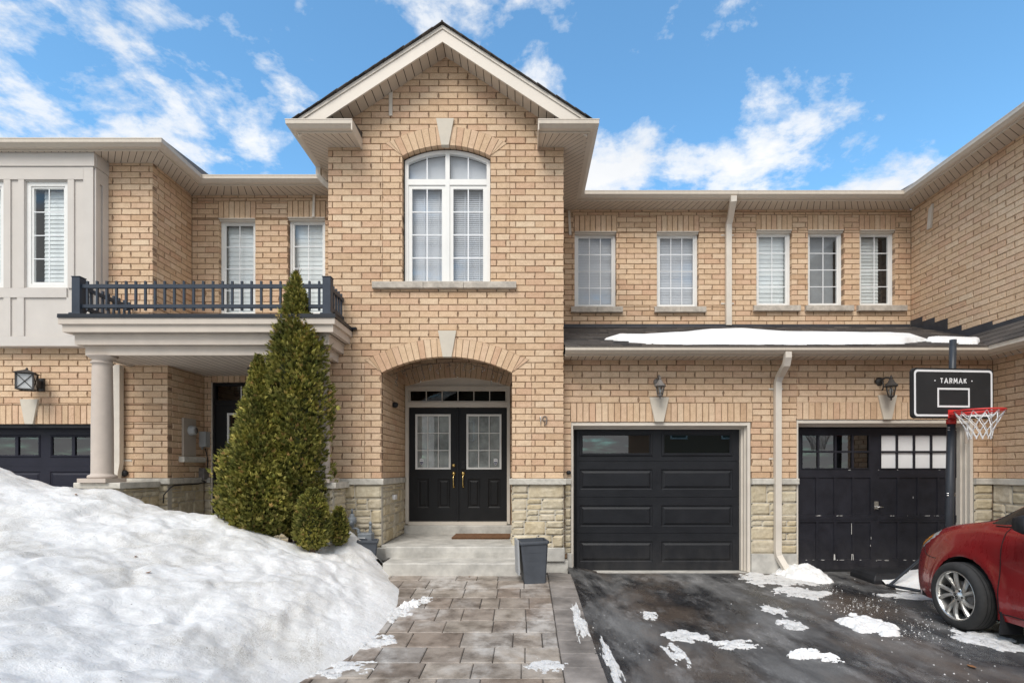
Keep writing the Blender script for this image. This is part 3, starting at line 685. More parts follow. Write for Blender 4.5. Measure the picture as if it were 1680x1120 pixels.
mb.build('window_sill', 'sill', house)
# arched window in the bay
fr = MB(); rc = 0.085
u0, u1 = X(662, YB), X(803.5, YB); zb_, zt_ = Z(463, YB), Z(294, YB)
wa = Arch((u0 + u1) / 2, Z(258, YB), (u1 - u0) / 2, 0.148)
def arch_strip(mb, a, r0, r1, d0, d1, seg=20, m=0, hw_in=None):
    th0 = math.asin(min(1, (hw_in or a.hw) / r0))
    for k in range(seg):
        p, q = -th0 + 2 * th0 * k / seg, -th0 + 2 * th0 * (k + 1) / seg
        mb.prism(fB, [a.pt(r0, p), a.pt(r0, q), a.pt(r1, q), a.pt(r1, p)], d0, d1, m)
W5 = 0.05
arch_strip(fr, wa, wa.R, wa.R - W5, -rc, -rc - .06)
for sg, ux in ((-1, u0), (1, u1)):
    fr.fbox(fB, min(ux, ux - sg * W5), max(ux, ux - sg * W5), zb_, wa.zs - 0.001, -rc - .062, -rc - .001)
um = (u0 + u1) / 2
fr.fbox(fB, um - .03, um + .03, zb_ + .004, wa.zs + wa.rise - W5 + .004, -rc - .064, -rc + .003)
fr.fbox(fB, u0 + W5, um - .03, zt_ - .035, zt_ + .045, -rc - .06, -rc + .001); fr.fbox(fB, um + .03, u1 - W5, zt_ - .035, zt_ + .045, -rc - .06, -rc + .001)
gl = MB(); gr = MB(); bl = MB()
for a, b in ((u0 + W5, um - .03), (um + .03, u1 - W5)):
    frame(fr, fB, a, b, zb_ + .002, zt_ - .035, .05, -rc - .05, -rc - .012)
    A, B, C, D = a + .05, b - .05, zb_ + .052, zt_ - .085
    gl.quad(fB(A, C, -rc - .03), fB(B, C, -rc - .03), fB(B, D, -rc - .03), fB(A, D, -rc - .03))
    muntins(gr, fB, A, B, C, D, 2, 4, -rc - .02, .014)
    slats(bl, fB, A - .02, B + .02, C - .02, D + .02, 0.030, -rc - .11, 0.003 if a < um - .1 else 0.006)
    bl.fbox(fB, lerp(A, B, .36), lerp(A, B, .36) + .012, C, D, -rc - .094, -rc - .093); 
    bl.fbox(fB, lerp(A, B, .86), lerp(A, B, .86) + .012, C, D, -rc - .094, -rc - .093)
    c0 = zt_ + .045; um2 = (a + b) / 2
    top = lambda u: wa.zc + math.sqrt((wa.R - W5) ** 2 - (u - wa.uc) ** 2)
    pts = [(a, c0), (b, c0)] + [(lerp(b, a, k / 10), top(lerp(b, a, k / 10))) for k in range(11)]
    gl.add([fB(u, z, -rc - .03) for u, z in pts], [tuple(range(len(pts)))])
    gr.fbox(fB, um2 - .007, um2 + .007, c0, top(um2), -rc - .028, -rc - .016)
    bl.add([fB(u, z + (.01 if i > 1 else 0), -rc - .1) for i, (u, z) in enumerate(pts)], [tuple(range(len(pts)))])
w = fr.build('window', 'window_white', house)
gl.build('pane', 'glass', w, recalc=False); gr.build('muntin_grille', 'muntin', w); bl.build('blind', 'blind', w, recalc=False)
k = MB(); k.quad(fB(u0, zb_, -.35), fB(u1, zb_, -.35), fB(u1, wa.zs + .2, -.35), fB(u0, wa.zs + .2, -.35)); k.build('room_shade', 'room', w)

# gable roof, rakes and soffits
YR = 7.12
zl = lambda x: Z(68.7, YR) - 0.655 * abs(x - XC)
zu = lambda x: Z(42, YR) - 0.645 * abs(x - XC)
mb = MB()
for sg in (-1, 1):
    xe = XC + sg * 1.93
    P = [(XC, zl(XC)), (xe, zl(xe)), (xe, zu(xe)), (XC, zu(XC))]
    mb.prism(FY(YR), P, 0.0, -0.025)
    mb.prism(FY(YR), [(XC, zu(XC) - .05), (xe, zu(xe) - .05), (xe, zu(xe)), (XC, zu(XC))], 0.014, 0.001)
mb.build('gable_fascia', 'fascia', house)
mb = MB()
for sg in (-1, 1):
    xe = XC + sg * 1.93
    soffit(mb, (XC, YR + .025, zl(XC) + .03), (xe, YR + .025, zl(xe) + .03), (xe, YB + .05, zl(xe) + .03), (XC, YB + .05, zl(XC) + .03), 0, 0.125)
mb.build('gable_soffit', SO, house)
mb = MB()
for sg in (-1, 1):
    xe = XC + sg * 2.02; n = 16
    for kx in range(n):
        xa, xb = lerp(XC, xe, kx / n), lerp(XC, xe, (kx + 1.15) / n); yo = random.uniform(-.006, .006)
        t = 0.010
        for y0, y1 in ((YR - .05 + yo, 9.5), (9.5, 12.0)):
            mb.hexa([(xa, y0, zu(xa) + .012), (xb, y0, zu(xb) + .004), (xb, y1, zu(xb) + .004), (xa, y1, zu(xa) + .012), (xa, y0, zu(xa) + .012 + t), (xb, y0, zu(xb) + .004 + t), (xb, y1, zu(xb) + .004 + t), (xa, y1, zu(xa) + .012 + t)])
mb.box(XC - .012, XC + .012, YR - .054, 12, zu(XC) + .008, zu(XC) + .027)
mb.build('gable_roof', 'shingle', house)
# eave gutters, fascia and soffits
mb = MB(); mb.sweep([(-2.27, 6.98), (-3.15, 6.98), (-3.15, 8.30)][::-1], GUT, ZG)
mb.sweep([(0.167, 6.98), (0.971, 6.98), (0.971, 8.77), (XMID - .002, 8.77)], GUT, ZG)
mb.box(-2.285, -2.268, 6.985, YB, ZS - .03, ZG - .002); mb.box(0.165, 0.181, 6.985, YB, ZS - .03, ZG - .002)
mb.box(0.970 - .14, 0.971 - .13, 7.1, 7.11, ZS, ZS + .01)
mb.build('gutter', 'trim', house)
mb = MB()
i = .122
soffit(mb, (-3.15 + i, 8.30 + i), (-3.15 + i, 6.98 + i), (XBL, YB), (XBL, YLB), ZS)
soffit(mb, (-3.15 + i, 6.98 + i), (-2.28, 6.98 + i), (-2.28, YB), (XBL, YB), ZS)
soffit(mb, (0.18, 6.98 + i), (0.971 - i, 6.98 + i), (XBR, YB), (0.18, YB), ZS)
soffit(mb, (0.971 - i, 6.98 + i), (0.971 - i, 8.77 + i), (XBR, YU), (XBR, YB), ZS)
soffit(mb, (0.971 - i, 8.77 + i), (XMID, 8.77 + i), (XMID, YU), (XBR, YU), ZS)
mb.build('soffit', SO, house)
mb = MB()    # little roofs over the eave returns, and the main roof slopes behind
for a, b in ((-3.15, -2.27), (0.167, 0.971)):
    mb.hexa([(a, 6.985, ZG - .012), (b, 6.985, ZG - .012), (b, YB, ZG - .012), (a, YB, ZG - .012), (a, 6.985, ZG - .006), (b, 6.985, ZG - .006), (b, YB, ZG + .09), (a, YB, ZG + .09)])
mb.quad((0.971, 8.77, ZG - .01), (XMID, 8.77, ZG - .01), (XMID, 13.0, ZG + 1.45), (0.971, 13.0, ZG + 1.45))
mb.build('roof', 'shingle', house)
downspout([(-3.08, 7.95, ZG - .06), (-3.08, 7.95, ZG - .22), (-3.02, 7.97, ZG - .29), (-2.86, 8.04, ZG - .42), (-2.80, 8.07, ZG - .50), (-2.79, 8.2, 5.4)], house, .07, .06)

# ---- porch recess, door, steps
YD = 8.84
mb = MB()
back = Arch(-1.12, Z(634, YD), 0.868, 0.152)
brick_wall(mb, FXp(-2.001), YB + .092, YD + .02, ZLED1, 3.3, zb=ZLED1, phase=1)
brick_wall(mb, FXm(-0.187), YB + .092, YD + .02, ZLED1, 3.3, zb=ZLED1, phase=1)
brick_wall(mb, FY(YD), -2.001, -0.187, 2.80, 3.3, excl=ring_excl(back, -1), zb=ZLED1)
brick_wall(mb, FY(YD), -0.250, -0.187, ZLED1, 2.80, zb=ZLED1)
back.ring(mb, FY(YD), wedge=False)
mb.build('porch_walls', BM, house)
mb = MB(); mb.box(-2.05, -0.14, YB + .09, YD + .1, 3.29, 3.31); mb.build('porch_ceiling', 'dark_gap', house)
fD = FY(YD - 0.005); jl, jr = -1.990, -0.256
dz0, dz1 = 0.601, Z(668, YD)
mb = MB()
mb.fbox(fD, jl, jl + .055, .56, 2.845, -.13, 0.004); mb.fbox(fD, jr - .05, jr, .56, 2.845, -.13, 0.004)
mb.fbox(fD, jl + .055, jr - .05, dz1, dz1 + .085, -.13, 0.012); mb.fbox(fD, jl + .055, jr - .05, 2.785, 2.845, -.13, 0.0)
mb.fbox(fD, jl + .055, jr - .05, .545, .60, -.13, 0.03)
pts = [(back.uc - back.hw, 2.846)] + [(back.uc + back.hw, 2.846)] + [back.pt(back.R + .002, back.al - 2 * back.al * k / 18) for k in range(19)]
mb.prism(fD, pts, -.02, -.05)
df = mb.build('door_frame', 'trim_light', house)
mb = MB(); gl = MB(); a, b = jl + .06, jr - .055
frame(mb, fD, a, b, dz1 + .087, 2.783, .02, -.06, -.012); 
muntins(mb, fD, a + .02, b - .02, dz1 + .105, 2.765, 6, 1, -.03, .014)
tw = mb.build('transom_window', 'trim_light', house)
gl.quad(fD(a, dz1 + .09, -.045), fD(b, dz1 + .09, -.045), fD(b, 2.78, -.045), fD(a, 2.78, -.045)); gl.build('pane', 'glass_dim', tw)
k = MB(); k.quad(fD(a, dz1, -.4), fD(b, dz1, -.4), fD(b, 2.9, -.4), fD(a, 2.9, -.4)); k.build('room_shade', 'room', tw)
def raised(r): return [(0, 0), (.008, -.006), (.022, -.012), (.034, -.012), (.056, -.002)]
def shield(parent, uc, zc, F):
    o = [(-.032, .045), (0, .055), (.032, .045), (.034, 0), (.02, -.04), (0, -.058), (-.02, -.04), (-.034, 0)]
    mb = MB(); mb.prism(F, [(uc + x, zc + z) for x, z in o], -.012, -.0135, 0)
    mb.prism(F, [(uc + x * .86, zc + min(z, .012) * .86) for x, z in o[2:]][1:] + [(uc - .029, zc + .006), (uc + .029, zc + .006)][0:0], -.011, -.0118, 1)
    mb.fbox(F, uc - .018, uc + .018, zc - .022, zc - .017, -.0105, -.0112, 0); mb.fbox(F, uc - .012, uc + .012, zc - .034, zc - .030, -.0105, -.0112, 0)
    mb.fbox(F, uc - .022, uc + .022, zc + .026, zc + .031, -.0105, -.0112, 1)
    return mb.build('alarm_sticker', ['white', 'navy'], parent)
fDoor = FY(YD + .03)
def leaf(pl, pr, gl_px, panels, stick):
    u0, u1 = X(pl, YD), X(pr, YD); mb = MB()
    g = (X(gl_px[0], YD), X(gl_px[1], YD), Z(769.5, YD), Z(679, YD))
    hs = [(X(p, YD), X(q, YD), Z(833, YD), Z(785, YD)) for p, q in panels]
    sheet(mb, fDoor, u0, u1, dz0, dz1 - .004, hs + [g], 0)
    for h in hs: stack(mb, fDoor, h, raised(h))
    for p, q, r, s in ((u0, u1, dz0, dz0), (u0, u1, dz1 - .004, dz1 - .004)): mb.quad(fDoor(p, r, 0), fDoor(q, r, 0), fDoor(q, r, -.05), fDoor(p, r, -.05))
    d = mb.build('front_door', 'door_black', house, recalc=False)
    f2 = MB(); frame(f2, fDoor, *g, .022, -.012, .010); frame(f2, fDoor, g[0] + .02, g[1] - .02, g[2] + .02, g[3] - .02, .012, -.014, .004); 
    muntins(f2, fDoor, g[0] + .03, g[1] - .03, g[2] + .03, g[3] - .03, 3, 3, -.004, .013); f2.build('door_glass_frame', 'window_white', d)
    p = MB(); p.quad(fDoor(g[0], g[2], -.012), fDoor(g[1], g[2], -.012), fDoor(g[1], g[3], -.012), fDoor(g[0], g[3], -.012)); p.build('pane', 'glass', d)
    p = MB(); p.quad(fDoor(g[0], g[2], -.03), fDoor(g[1], g[2], -.03), fDoor(g[1], g[3], -.03), fDoor(g[0], g[3], -.03)); p.build('privacy_film', 'frost', d)
    shield(d, X(stick, YD), Z(757, YD), FY(YD + .022)); return d
dl = leaf(670.5, 750, (681, 739), ((684, 703), (717.5, 738)), 691)
dr = leaf(752, 833, (765, 822.5), ((767, 787.5), (800.5, 821)), 813)
mb = MB(); mb.fbox(fDoor, X(748.5, YD), X(752.5, YD), dz0, dz1, -.03, .022); mb.build('astragal', 'door_black', house, bevel=.004)
def handle_set(px, parent, deadbolt=True):
    mb = MB(); u = X(px, YD)
    def rose(z, r): mb.lathe(fDoor(u, z, 0), [(r, 0), (r, -.012), (r * .75, -.02), (r * .35, -.03), (.001, -.032)], 16, 0, 'Y')
    if deadbolt:
        rose(Z(763, YD), .031); mb.build('deadbolt', 'brass', parent); mb = MB()
    rose(Z(776, YD), .034); rose(Z(798, YD), .022)
    p = [fDoor(u, lerp(Z(778, YD), Z(798, YD), t), .022 + .035 * math.sin(math.pi * t)) for t in [k / 10 for k in range(11)]]
    mb.tube(p, [.010, .011, .010, .009, .009, .009, .009, .009, .010, .011, .010], 8)
    mb.tube([fDoor(u - .012, Z(779, YD), .03), fDoor(u + .02, Z(779, YD), .045)], .007, 6)
    return mb.build('door_handle', 'brass', parent)
handle_set(744, dl); handle_set(759.5, dr, False)
mb = MB(); mb.fbox(fDoor, X(756.2, YD), X(762.8, YD), Z(769, YD), Z(756, YD), 0, .025); mb.lathe(fDoor(X(759.5, YD), Z(760, YD), .026), [(.02, 0), (.018, -.008), (.001, -.009)], 12, 0, 'Y')
mb.build('keypad_lock', 'black', dr, bevel=.005)
# concrete steps
def conc(mb, x0, x1, y0, y1, z0, z1, seed):
    n = 26; vs = []; rows = 5
    for j, (yy, zz) in enumerate(((y1, z1), (y0 + .012, z1), (y0, z1 - .014), (y0 - .004, (z0 + z1) / 2), (y0, z0))):
        for i in range(n + 1):
            u = lerp(x0, x1, i / n); d = .004 * nz(u * 6 + seed, j * 2.3) + (.006 * nz(u * 25, seed + j) if j in (1, 2) else 0)
            vs.append((u, yy + (d if 0 < j else 0), zz + (d * .6 if 0 < j < 3 else 0)))
    fs = [(j * (n + 1) + i, j * (n + 1) + i + 1, (j + 1) * (n + 1) + i + 1, (j + 1) * (n + 1) + i) for j in range(4) for i in range(n)]
    mb.add(vs, fs); mb.quad((x0, y0, z0), (x0, y1, z0), (x0, y1, z1), (x0, y0 + .01, z1)); mb.quad((x1, y0, z0), (x1, y1, z0), (x1, y1, z1), (x1, y0 + .01, z1))
mb = MB(); conc(mb, -1.905, -0.14, 7.27, YD - .1, .255, .41, 1); conc(mb, -1.83, -0.09, 6.84, 7.30, -.05, .26, 5)
mb.box(-2.0, -.188, YB - .01, YD - .08, .05, .409); conc(mb, jl + .01, jr + .06, YD - .13, YD + .2, .40, .545, 9)
mb.build('steps', 'concrete', house)

# ---- upper wall with two small windows
def upper_windows(spec, parent, wallname, F, Y, x0, x1, z0, head0, head1, sides=()):
    mb = MB(); ops = []; sh = []
    for s in spec:
        a, b = X(s['l'], Y), X(s['r'], Y); zt, zb = Z(s['t'], Y), Z(s['b'], Y)
        ops.append((a, b, zb, zt)); h0, h1 = zt, Z(s['h'], Y); ops.append((a - .012, b + .012, h0, h1)); sh.append((a - .012, b + .012, h0, h1))
    brick_wall(mb, F, x0, x1, z0, ZS + .02, openings=ops, zb=ZLED1)
    for s in sh: soldier(mb, F, *s)
    for f, c0, c1, q0, q1 in sides: brick_wall(mb, f, c0, c1, q0, q1, zb=ZLED1, phase=1)
    mb.build(wallname, BM, parent)
    for k, s in enumerate(spec):
        a, b = X(s['l'], Y), X(s['r'], Y); zt, zb = Z(s['t'], Y), Z(s['b'], Y)
        window(F, a, b, zb + .002, zt, parent, s['c'], s['rw'], kind=s['k'], drapes=s.get('d'), fw=.04, sw=.03)
        hb = MB(); hb.fbox(F, a, b, zt - .004, zt + .008, -.07, .012); hb.fbox(F, a + .002, b - .002, zt - .03, zt - .005, -.075, -.02); hb.build('window_head', 'trim_light', parent)
        if 'sl' in s:
            m2 = MB(); c = s.get('j', 1); s0, s1 = X(s['sl'], Y), X(s['sr'], Y)
            for q in range(c): rough_slab(m2, F, lerp(s0, s1, q / c) + (.004 if q else 0), lerp(s0, s1, (q + 1) / c), Z(s['b'] + 9.5, Y), zb, -.12, .06, int(s['sl']) + q)
            m2.build('window_sill', 'sill', parent)
upper_windows([dict(l=943, r=1011, t=380.5, b=504, h=353, c=3, rw=4, k='blind', sl=936.5, sr=1021, j=2),
               dict(l=1078, r=1146, t=380.5, b=504, h=353, c=3, rw=4, k='blind', sl=1073, sr=1157, j=2)], house, 'brick_upper_wall', fU, YU, XBR, XMID - .001, 3.8, 0, 0)
# garage wall
gx0, gx1, gz1 = X(937, YG), X(1232, YG), Z(692, YG)
mb = MB()
brick_wall(mb, fG, XBR, XMID + .001, ZLED1, 3.03, openings=[(gx0, gx1, 0, gz1), (gx0 - .01, gx1 + .03, gz1, Z(660.5, YG))], zb=ZLED1)
brick_wall(mb, fG, XMID + .001, X(1307.5, YG), ZLED1, 3.03, openings=[], zb=ZLED1)
soldier(mb, fG, gx0 - .01, gx1 + .03, gz1, Z(660.5, YG))
mb.build('garage_wall', BM, house)
keystone(fG, X(1081, YG), Z(651.5, YG), gz1, 32 * YG / F_PX, 14.5 * YG / F_PX, house)
mb = MB(); stones(mb, fG, XBR + .02, gx0, 0.27, ZLED0, 14); stones(mb, fG, gx1, X(1307.5, YG), 0.265, ZLED0, 17); mb.build('stone_base', SM, house)
mb = MB(); rough_slab(mb, fG, XBR + .03, gx0, ZLED0, ZLED1, -.08, .03, 31); rough_slab(mb, fG, gx1, X(1309, YG), ZLED0, ZLED1, -.08, .045, 32); mb.build('stone_ledge', 'ledge', house)
mb = MB(); mb.box(gx1, X(1307, YG), YG - .025, YG + .1, -.2, .262); mb.build('foundation', 'concrete', house, bevel=.006)
# garage door of number 19
YGD = 7.79
def garage_trim(l, r, top, parent, bottom=0.0, wf=0.06):
    mb = MB()
    mb.box(l, l + .012, YG + .02, YGD + .05, bottom, top); mb.box(r - .012, r, YG + .02, YGD + .05, bottom, top); mb.box(l, r, YG + .02, YGD + .05, top - .03, top - .001)
    for k, (y0, ins) in enumerate(((YG + .012, .045), (YG + .075, .062), (YG + .135, .085))):
        mb.box(l + .002 + k * .001, l + ins * .55, y0, YGD + .03, bottom, top - .002); mb.box(r - ins, r - .002 - k * .001, y0, YGD + .03, bottom, top - .002); mb.box(l + .004, r - .004, y0 + .003, YGD + .03, top - ins * 1.05, top - .004 - k * .001)
    st = MB(); st.box(l + .03, l + .16, YGD + .055, YGD + .07, bottom - .05, top - .01); st.box(r - .16, r - .03, YGD + .055, YGD + .071, bottom - .05, top - .01); st.box(l + .03, r - .03, YGD + .056, YGD + .072, top - .2, top - .012); st.build('door_stop', 'black', parent)
    return mb.build('garage_door_frame', 'trim_light', parent)
garage_trim(gx0 + .002, gx1 - .002, gz1 - .002, house)
fGD = FY(YGD); q0, q1 = X(946, YGD), X(1214, YGD)
mb = MB()
rows = [(709, 748), (769.5, 803), (828.5, 863.5), (887.5, 921.5)]; joints = [934.5, 874, 815, 756.3, 701]
holes = []; wins = []
for k, (t, b) in enumerate(rows):
    for l, r in ((951, 1070.5), (1085, 1202)):
        h = (X(l, YGD), X(r, YGD), Z(b, YGD), Z(t, YGD)); holes.append(h)
        if k == 0: wins.append(h)
for zb, zt in zip(joints, joints[1:]):
    a, b = Z(zb, YGD) + .0025, Z(zt, YGD) - .0025
    hs = [h for h in holes if h[2] > a and h[3] < b]
    sheet(mb, fGD, q0, q1, a, b, hs, 0)
    for z_, in ((a,), (b,)): mb.quad(fGD(q0, z_, 0), fGD(q1, z_, 0), fGD(q1, z_, -.012), fGD(q0, z_, -.012))
    mb.quad(fGD(q0, a - .004, -.011), fGD(q1, a - .004, -.011), fGD(q1, a + .004, -.011), fGD(q0, a + .004, -.011))
for h in holes:
    if h in wins: stack(mb, fGD, h, [(0, 0), (.006, .012), (.026, .016), (.034, .004), (.04, .004), (.046, -.008)], fill=False)
    else: stack(mb, fGD, h, [(0, 0), (.006, -.010), (.018, -.014), (.030, -.012), (.055, .003)])
gd = mb.build('garage_door', 'garage_black', house, recalc=False)
for h in wins:
    g = MB(); g.quad(fGD(h[0] + .045, h[2] + .045, -.006), fGD(h[1] - .045, h[2] + .045, -.006), fGD(h[1] - .045, h[3] - .045, -.006), fGD(h[0] + .045, h[3] - .045, -.006)); g.build('window_pane', 'glass_dark', gd)
    g = MB(); g.quad(fGD(h[0], h[2], -.1), fGD(h[1], h[2], -.1), fGD(h[1], h[3], -.1), fGD(h[0], h[3], -.1)); g.build('room_shade', 'room', gd)
mb = MB(); mb.fbox(fGD, q0, q1, -.03, .0, -.03, .012); mb.build('bottom_seal', 'black', gd)
mb = MB(); mb.box(gx0 + .01, gx1, YG + .02, YGD + .1, -.1, -.008); mb.build('garage_sill', 'concrete', house)

# lower roof over the garages
def lower_roof(x0, x1, parent, wing=False, seed=0):
    rnd = random.Random(seed); mb = MB(); n = 14; y0, y1 = 7.165, YU - .01
    zr = lambda y: 3.125 + 0.395 * (y - 7.17)
    mb.quad((x0, y0, zr(y0) - .012), (x1, y0, zr(y0) - .012), (x1, y1, zr(y1) - .012), (x0, y1, zr(y1) - .012))
    for k in range(n):
        a, b = lerp(y0, y1, k / n), lerp(y0, y1, (k + 1.25) / n); b = min(b, y1); x = x0 - rnd.uniform(0, .3)
        while x < x1:
            w = rnd.uniform(.10, .30); xa, xb = max(x, x0), min(x + w - .003, x1); lift = rnd.uniform(.006, .015)
            if xb - xa > .01: mb.hexa([(xa, a, zr(a) - .004), (xb, a, zr(a) - .004), (xb, b, zr(b) - .010), (xa, b, zr(b) - .010), (xa, a, zr(a) + lift), (xb, a, zr(a) + lift), (xb, b, zr(b) - .004), (xa, b, zr(b) - .004)])
            x += w
    return mb
mb = lower_roof(XBR + .002, XMID, house, seed=4); mb.build('garage_roof', 'shingle', house)
mb = MB(); mb.sweep([(XBR + .003, 7.17), (XMID - .001, 7.17)], GUT, 3.13); mb.build('gutter', 'trim', house)
mb = MB(); soffit(mb, (XBR + .005, 7.17 + i), (XMID, 7.17 + i), (XMID, YG), (XBR + .005, YG), 3.018); mb.build('soffit', SO, house)
mb = MB(); mb.box(XBR + .004, XMID, YU - .05, YU - .005, 3.83, 3.955); mb.hexa([(XBR + .003, 8.95, 3.84), (XMID, 8.95, 3.84), (XMID, YU - .052, 3.90), (XBR + .003, YU - .052, 3.90), (XBR + .003, 8.95, 3.85), (XMID, 8.95, 3.85), (XMID, YU - .052, 3.915), (XBR + .003, YU - .052, 3.915)]); mb.build('flashing', 'flash', house)
ux = X(1195, YU - .05)
downspout([(X(1203, 8.8), 8.80, ZG - .09), (X(1203, 8.8), 8.80, ZG - .17), (X(1202, 8.85), 8.85, 5.86), (X(1198, 9.06), 9.06, 5.74), (ux, 9.14, 5.66), (ux, 9.15, 5.5), (ux, 9.15, 3.93)], house, .095, .07)
strap(fU, ux, Z(386, YU), house, .22); strap(fU, ux, Z(498, YU), house, .22)
lx = X(1275.5, YG - .05)
downspout([(X(1292, 7.22), 7.22, 3.05), (X(1292, 7.22), 7.22, 2.98), (X(1290, 7.26), 7.26, 2.89), (X(1280, 7.48), 7.48, 2.78), (lx, 7.53, 2.70), (lx, 7.535, 2.5), (lx, 7.535, .32), (lx + .01, 7.53, .24), (lx + .09, 7.40, .02)], house, .085, .07)
strap(fG, lx, Z(638, YG), house); strap(fG, lx, Z(752, YG), house)
# wooden soffit strips hanging on the brick, vents, camera, outlet
mb = MB(); mb.prism(fB, [(X(638.5, YB), Z(191, YB)), (X(644, YB), Z(191, YB)), (X(644.5, YB), Z(152, YB)), (X(638.5, YB), Z(155, YB))], .02, .0); mb.build('trim_strip', 'trim_light', house)
mb = MB(); mb.prism(fU, [(X(933.5, YU), Z(386, YU)), (X(937.5, YU), Z(386, YU)), (X(935, YU), Z(346, YU)), (X(931.5, YU), Z(346, YU))], .02, 0); mb.build('trim_strip', 'trim_light', house)
mb = MB(); fS = FXp(-2.001); mb.lathe((-1.999, 8.05, Z(664, 8.05)), [(.04, 0), (.042, .05), (.03, .07), (.001, .075)], 14, 0, 'X'); mb.build('porch_camera', 'black', house)
mb = MB(); mb.fbox(fS, 7.98, 8.12, Z(819, 8.05), Z(811, 8.05), 0, .05); mb.build('outlet_box', 'white', house, bevel=.012)
mb = MB(); mb.fbox(fG, X(929, YG), X(936.5, YG), Z(778, YG), Z(771.5, YG), 0, .05); mb.build('vent_cap', 'black', house, bevel=.02)
RX = Matrix.Rotation(math.radians(90), 4, 'X')
nx_, nz_ = X(891, YB), Z(690, YB)                # thin wire numerals 1 and 9
mb = MB(); mb.tube([fB(nx_ - .052, nz_ + .035, .014), fB(nx_ - .034, nz_ + .062, .014), fB(nx_ - .034, nz_ - .062, .014)], .0065, 6); mb.build('house_number', 'nickel', house)
mb = MB(); mb.tube([fB(nx_ + .022 + .030 * math.cos(w_), nz_ + .030 + .033 * math.sin(w_), .014) for w_ in [2 * math.pi * k / 16 for k in range(16)]], .0065, 6, closed=True); mb.tube([fB(nx_ + .052, nz_ + .028, .014), fB(nx_ + .050, nz_ - .01, .014), fB(nx_ + .040, nz_ - .045, .014), fB(nx_ + .016, nz_ - .064, .014)], .0065, 6); mb.build('house_number', 'iron_pale', house)
# dead string of icicle lights under the arch
mb = MB(); bulbs = MB()
def al(u): return ent.zc + math.sqrt(max(0, (ent.R) ** 2 - (u - ent.uc) ** 2))
us = [ent.uc - .82 + k * .041 for k in range(41)]
mb.tube([(u, YB + .12, al(u) - .05 - .02 * abs(math.sin(k * .9))) for k, u in enumerate(us)], .003, 5)
rl = random.Random(5)
for k in range(2, 40, 3):
    u = us[k]; L = rl.uniform(.06, .24); p = [(u + rl.uniform(-.015, .015) * t, YB + .12 + rl.uniform(-.01, .01), al(u) - .05 - L * t / 4) for t in range(5)]
    mb.tube(p, .0025, 5)
    for q in p[1:]: bulbs.lathe(q, [(.001, 0), (.006, -.006), (.005, -.018), (.001, -.024)], 6)
lt = mb.build('string_lights', 'iron'); tag(lt, 'unlit icicle string lights hanging under the entrance arch', 'string lights'); rebase(lt, (ent.uc, YB + .12, 2.98))
WORLD[lt.name] = Vector(lt.location); bulbs.build('bulb_strand', 'glass_lamp', lt)

# ---- right house
rx1 = X(1307, YG); rx2 = X(1598, YG); rzt = Z(688, YG)
upper_windows([dict(l=1241.5, r=1299, t=378, b=502, h=352, c=2, rw=4, k='shutter', sl=1235, sr=1311),
               dict(l=1326, r=1384, t=378, b=502, h=352, c=2, rw=4, k='room', sl=1320, sr=1398),
               dict(l=1411, r=1468.5, t=378, b=502, h=352, c=2, rw=4, k='room', d=(0, .78), sl=1405, sr=1485)],
              right, 'brick_upper_wall', fU, YU, XMID + .001, XW, 3.8, 0, 0, sides=[(FXm(XW), 4.6, YU, 3.3, ZS + .02)])
mb = MB()
brick_wall(mb, fG, rx1 + .001, XW, ZLED1, 3.03, openings=[(rx1, rx2, 0, rzt), (rx1 - .001, rx2 + .03, rzt, Z(659.5, YG))], zb=ZLED1)
soldier(mb, fG, rx1, rx2 + .03, rzt, Z(659.5, YG))
brick_wall(mb, FXm(XW), 4.6, YG, ZLED1, 3.03, zb=ZLED1, phase=1)
mb.build('garage_wall', BM, right)
keystone(fG, X(1455, YG), Z(648, YG), rzt, 31 * YG / F_PX, 13 * YG / F_PX, right, .025)
mb = MB(); stones(mb, fG, rx2, XW, .05, ZLED0, 41); stones(mb, FXm(XW), 4.6, YG, .05, ZLED0, 42); mb.build('stone_base', SM, right)
mb = MB(); rough_slab(mb, fG, rx2, XW, ZLED0, ZLED1, -.08, .04, 43); rough_slab(mb, FXm(XW), 4.6, YG - .04, ZLED0, ZLED1, -.08, .04, 44); mb.build('stone_ledge', 'ledge', right)
garage_trim(rx1 + .004, rx2 - .002, rzt - .002, right, wf=.09)
# worn carriage-style garage door
mb = MB(); a, b = X(1310, YGD), X(1574, YGD); zt = Z(702, YGD); hs = []; panes = []
lw = (X(1314.5, YGD), X(1427, YGD), Z(769.5, YGD), Z(712, YGD)); rw = (X(1443.5, YGD), X(1556, YGD), Z(769.5, YGD), Z(712, YGD))
cols_l = [lerp(X(1311, YGD), X(1430, YGD), k / 4) for k in range(5)]; cols_r = [lerp(X(1441, YGD), X(1573, YGD), k / 4) for k in range(5)]
for cs in (cols_l, cols_r):
    for p, q in zip(cs, cs[1:]):
        for t_, b_ in ((783, 845), (856, 917)): hs.append((p + .016, q - .016, Z(b_, YGD), Z(t_, YGD)))
sheet(mb, fGD, a, b, .01, zt, hs + [lw, rw], 0)
for h in hs: stack(mb, fGD, h, [(0, 0), (.003, -.014)])
for r in (lw, rw):
    stack(mb, fGD, r, [(0, 0), (.004, .010), (.016, .010), (.018, -.006)], fill=False)
    for k in range(1, 4): u = lerp(r[0], r[1], k / 4); mb.fbox(fGD, u - .014, u + .014, r[2] + .015, r[3] - .015, -.03, .006)
    z = (r[2] + r[3]) / 2; mb.fbox(fGD, r[0] + .015, r[1] - .015, z - .014, z + .014, -.03, .0075)
mb.fbox(fGD, a, b, Z(851.5, YGD) - .004, Z(851.5, YGD) + .004, 0, .004)
gdr = mb.build('garage_door', 'garage_worn', right, recalc=False)
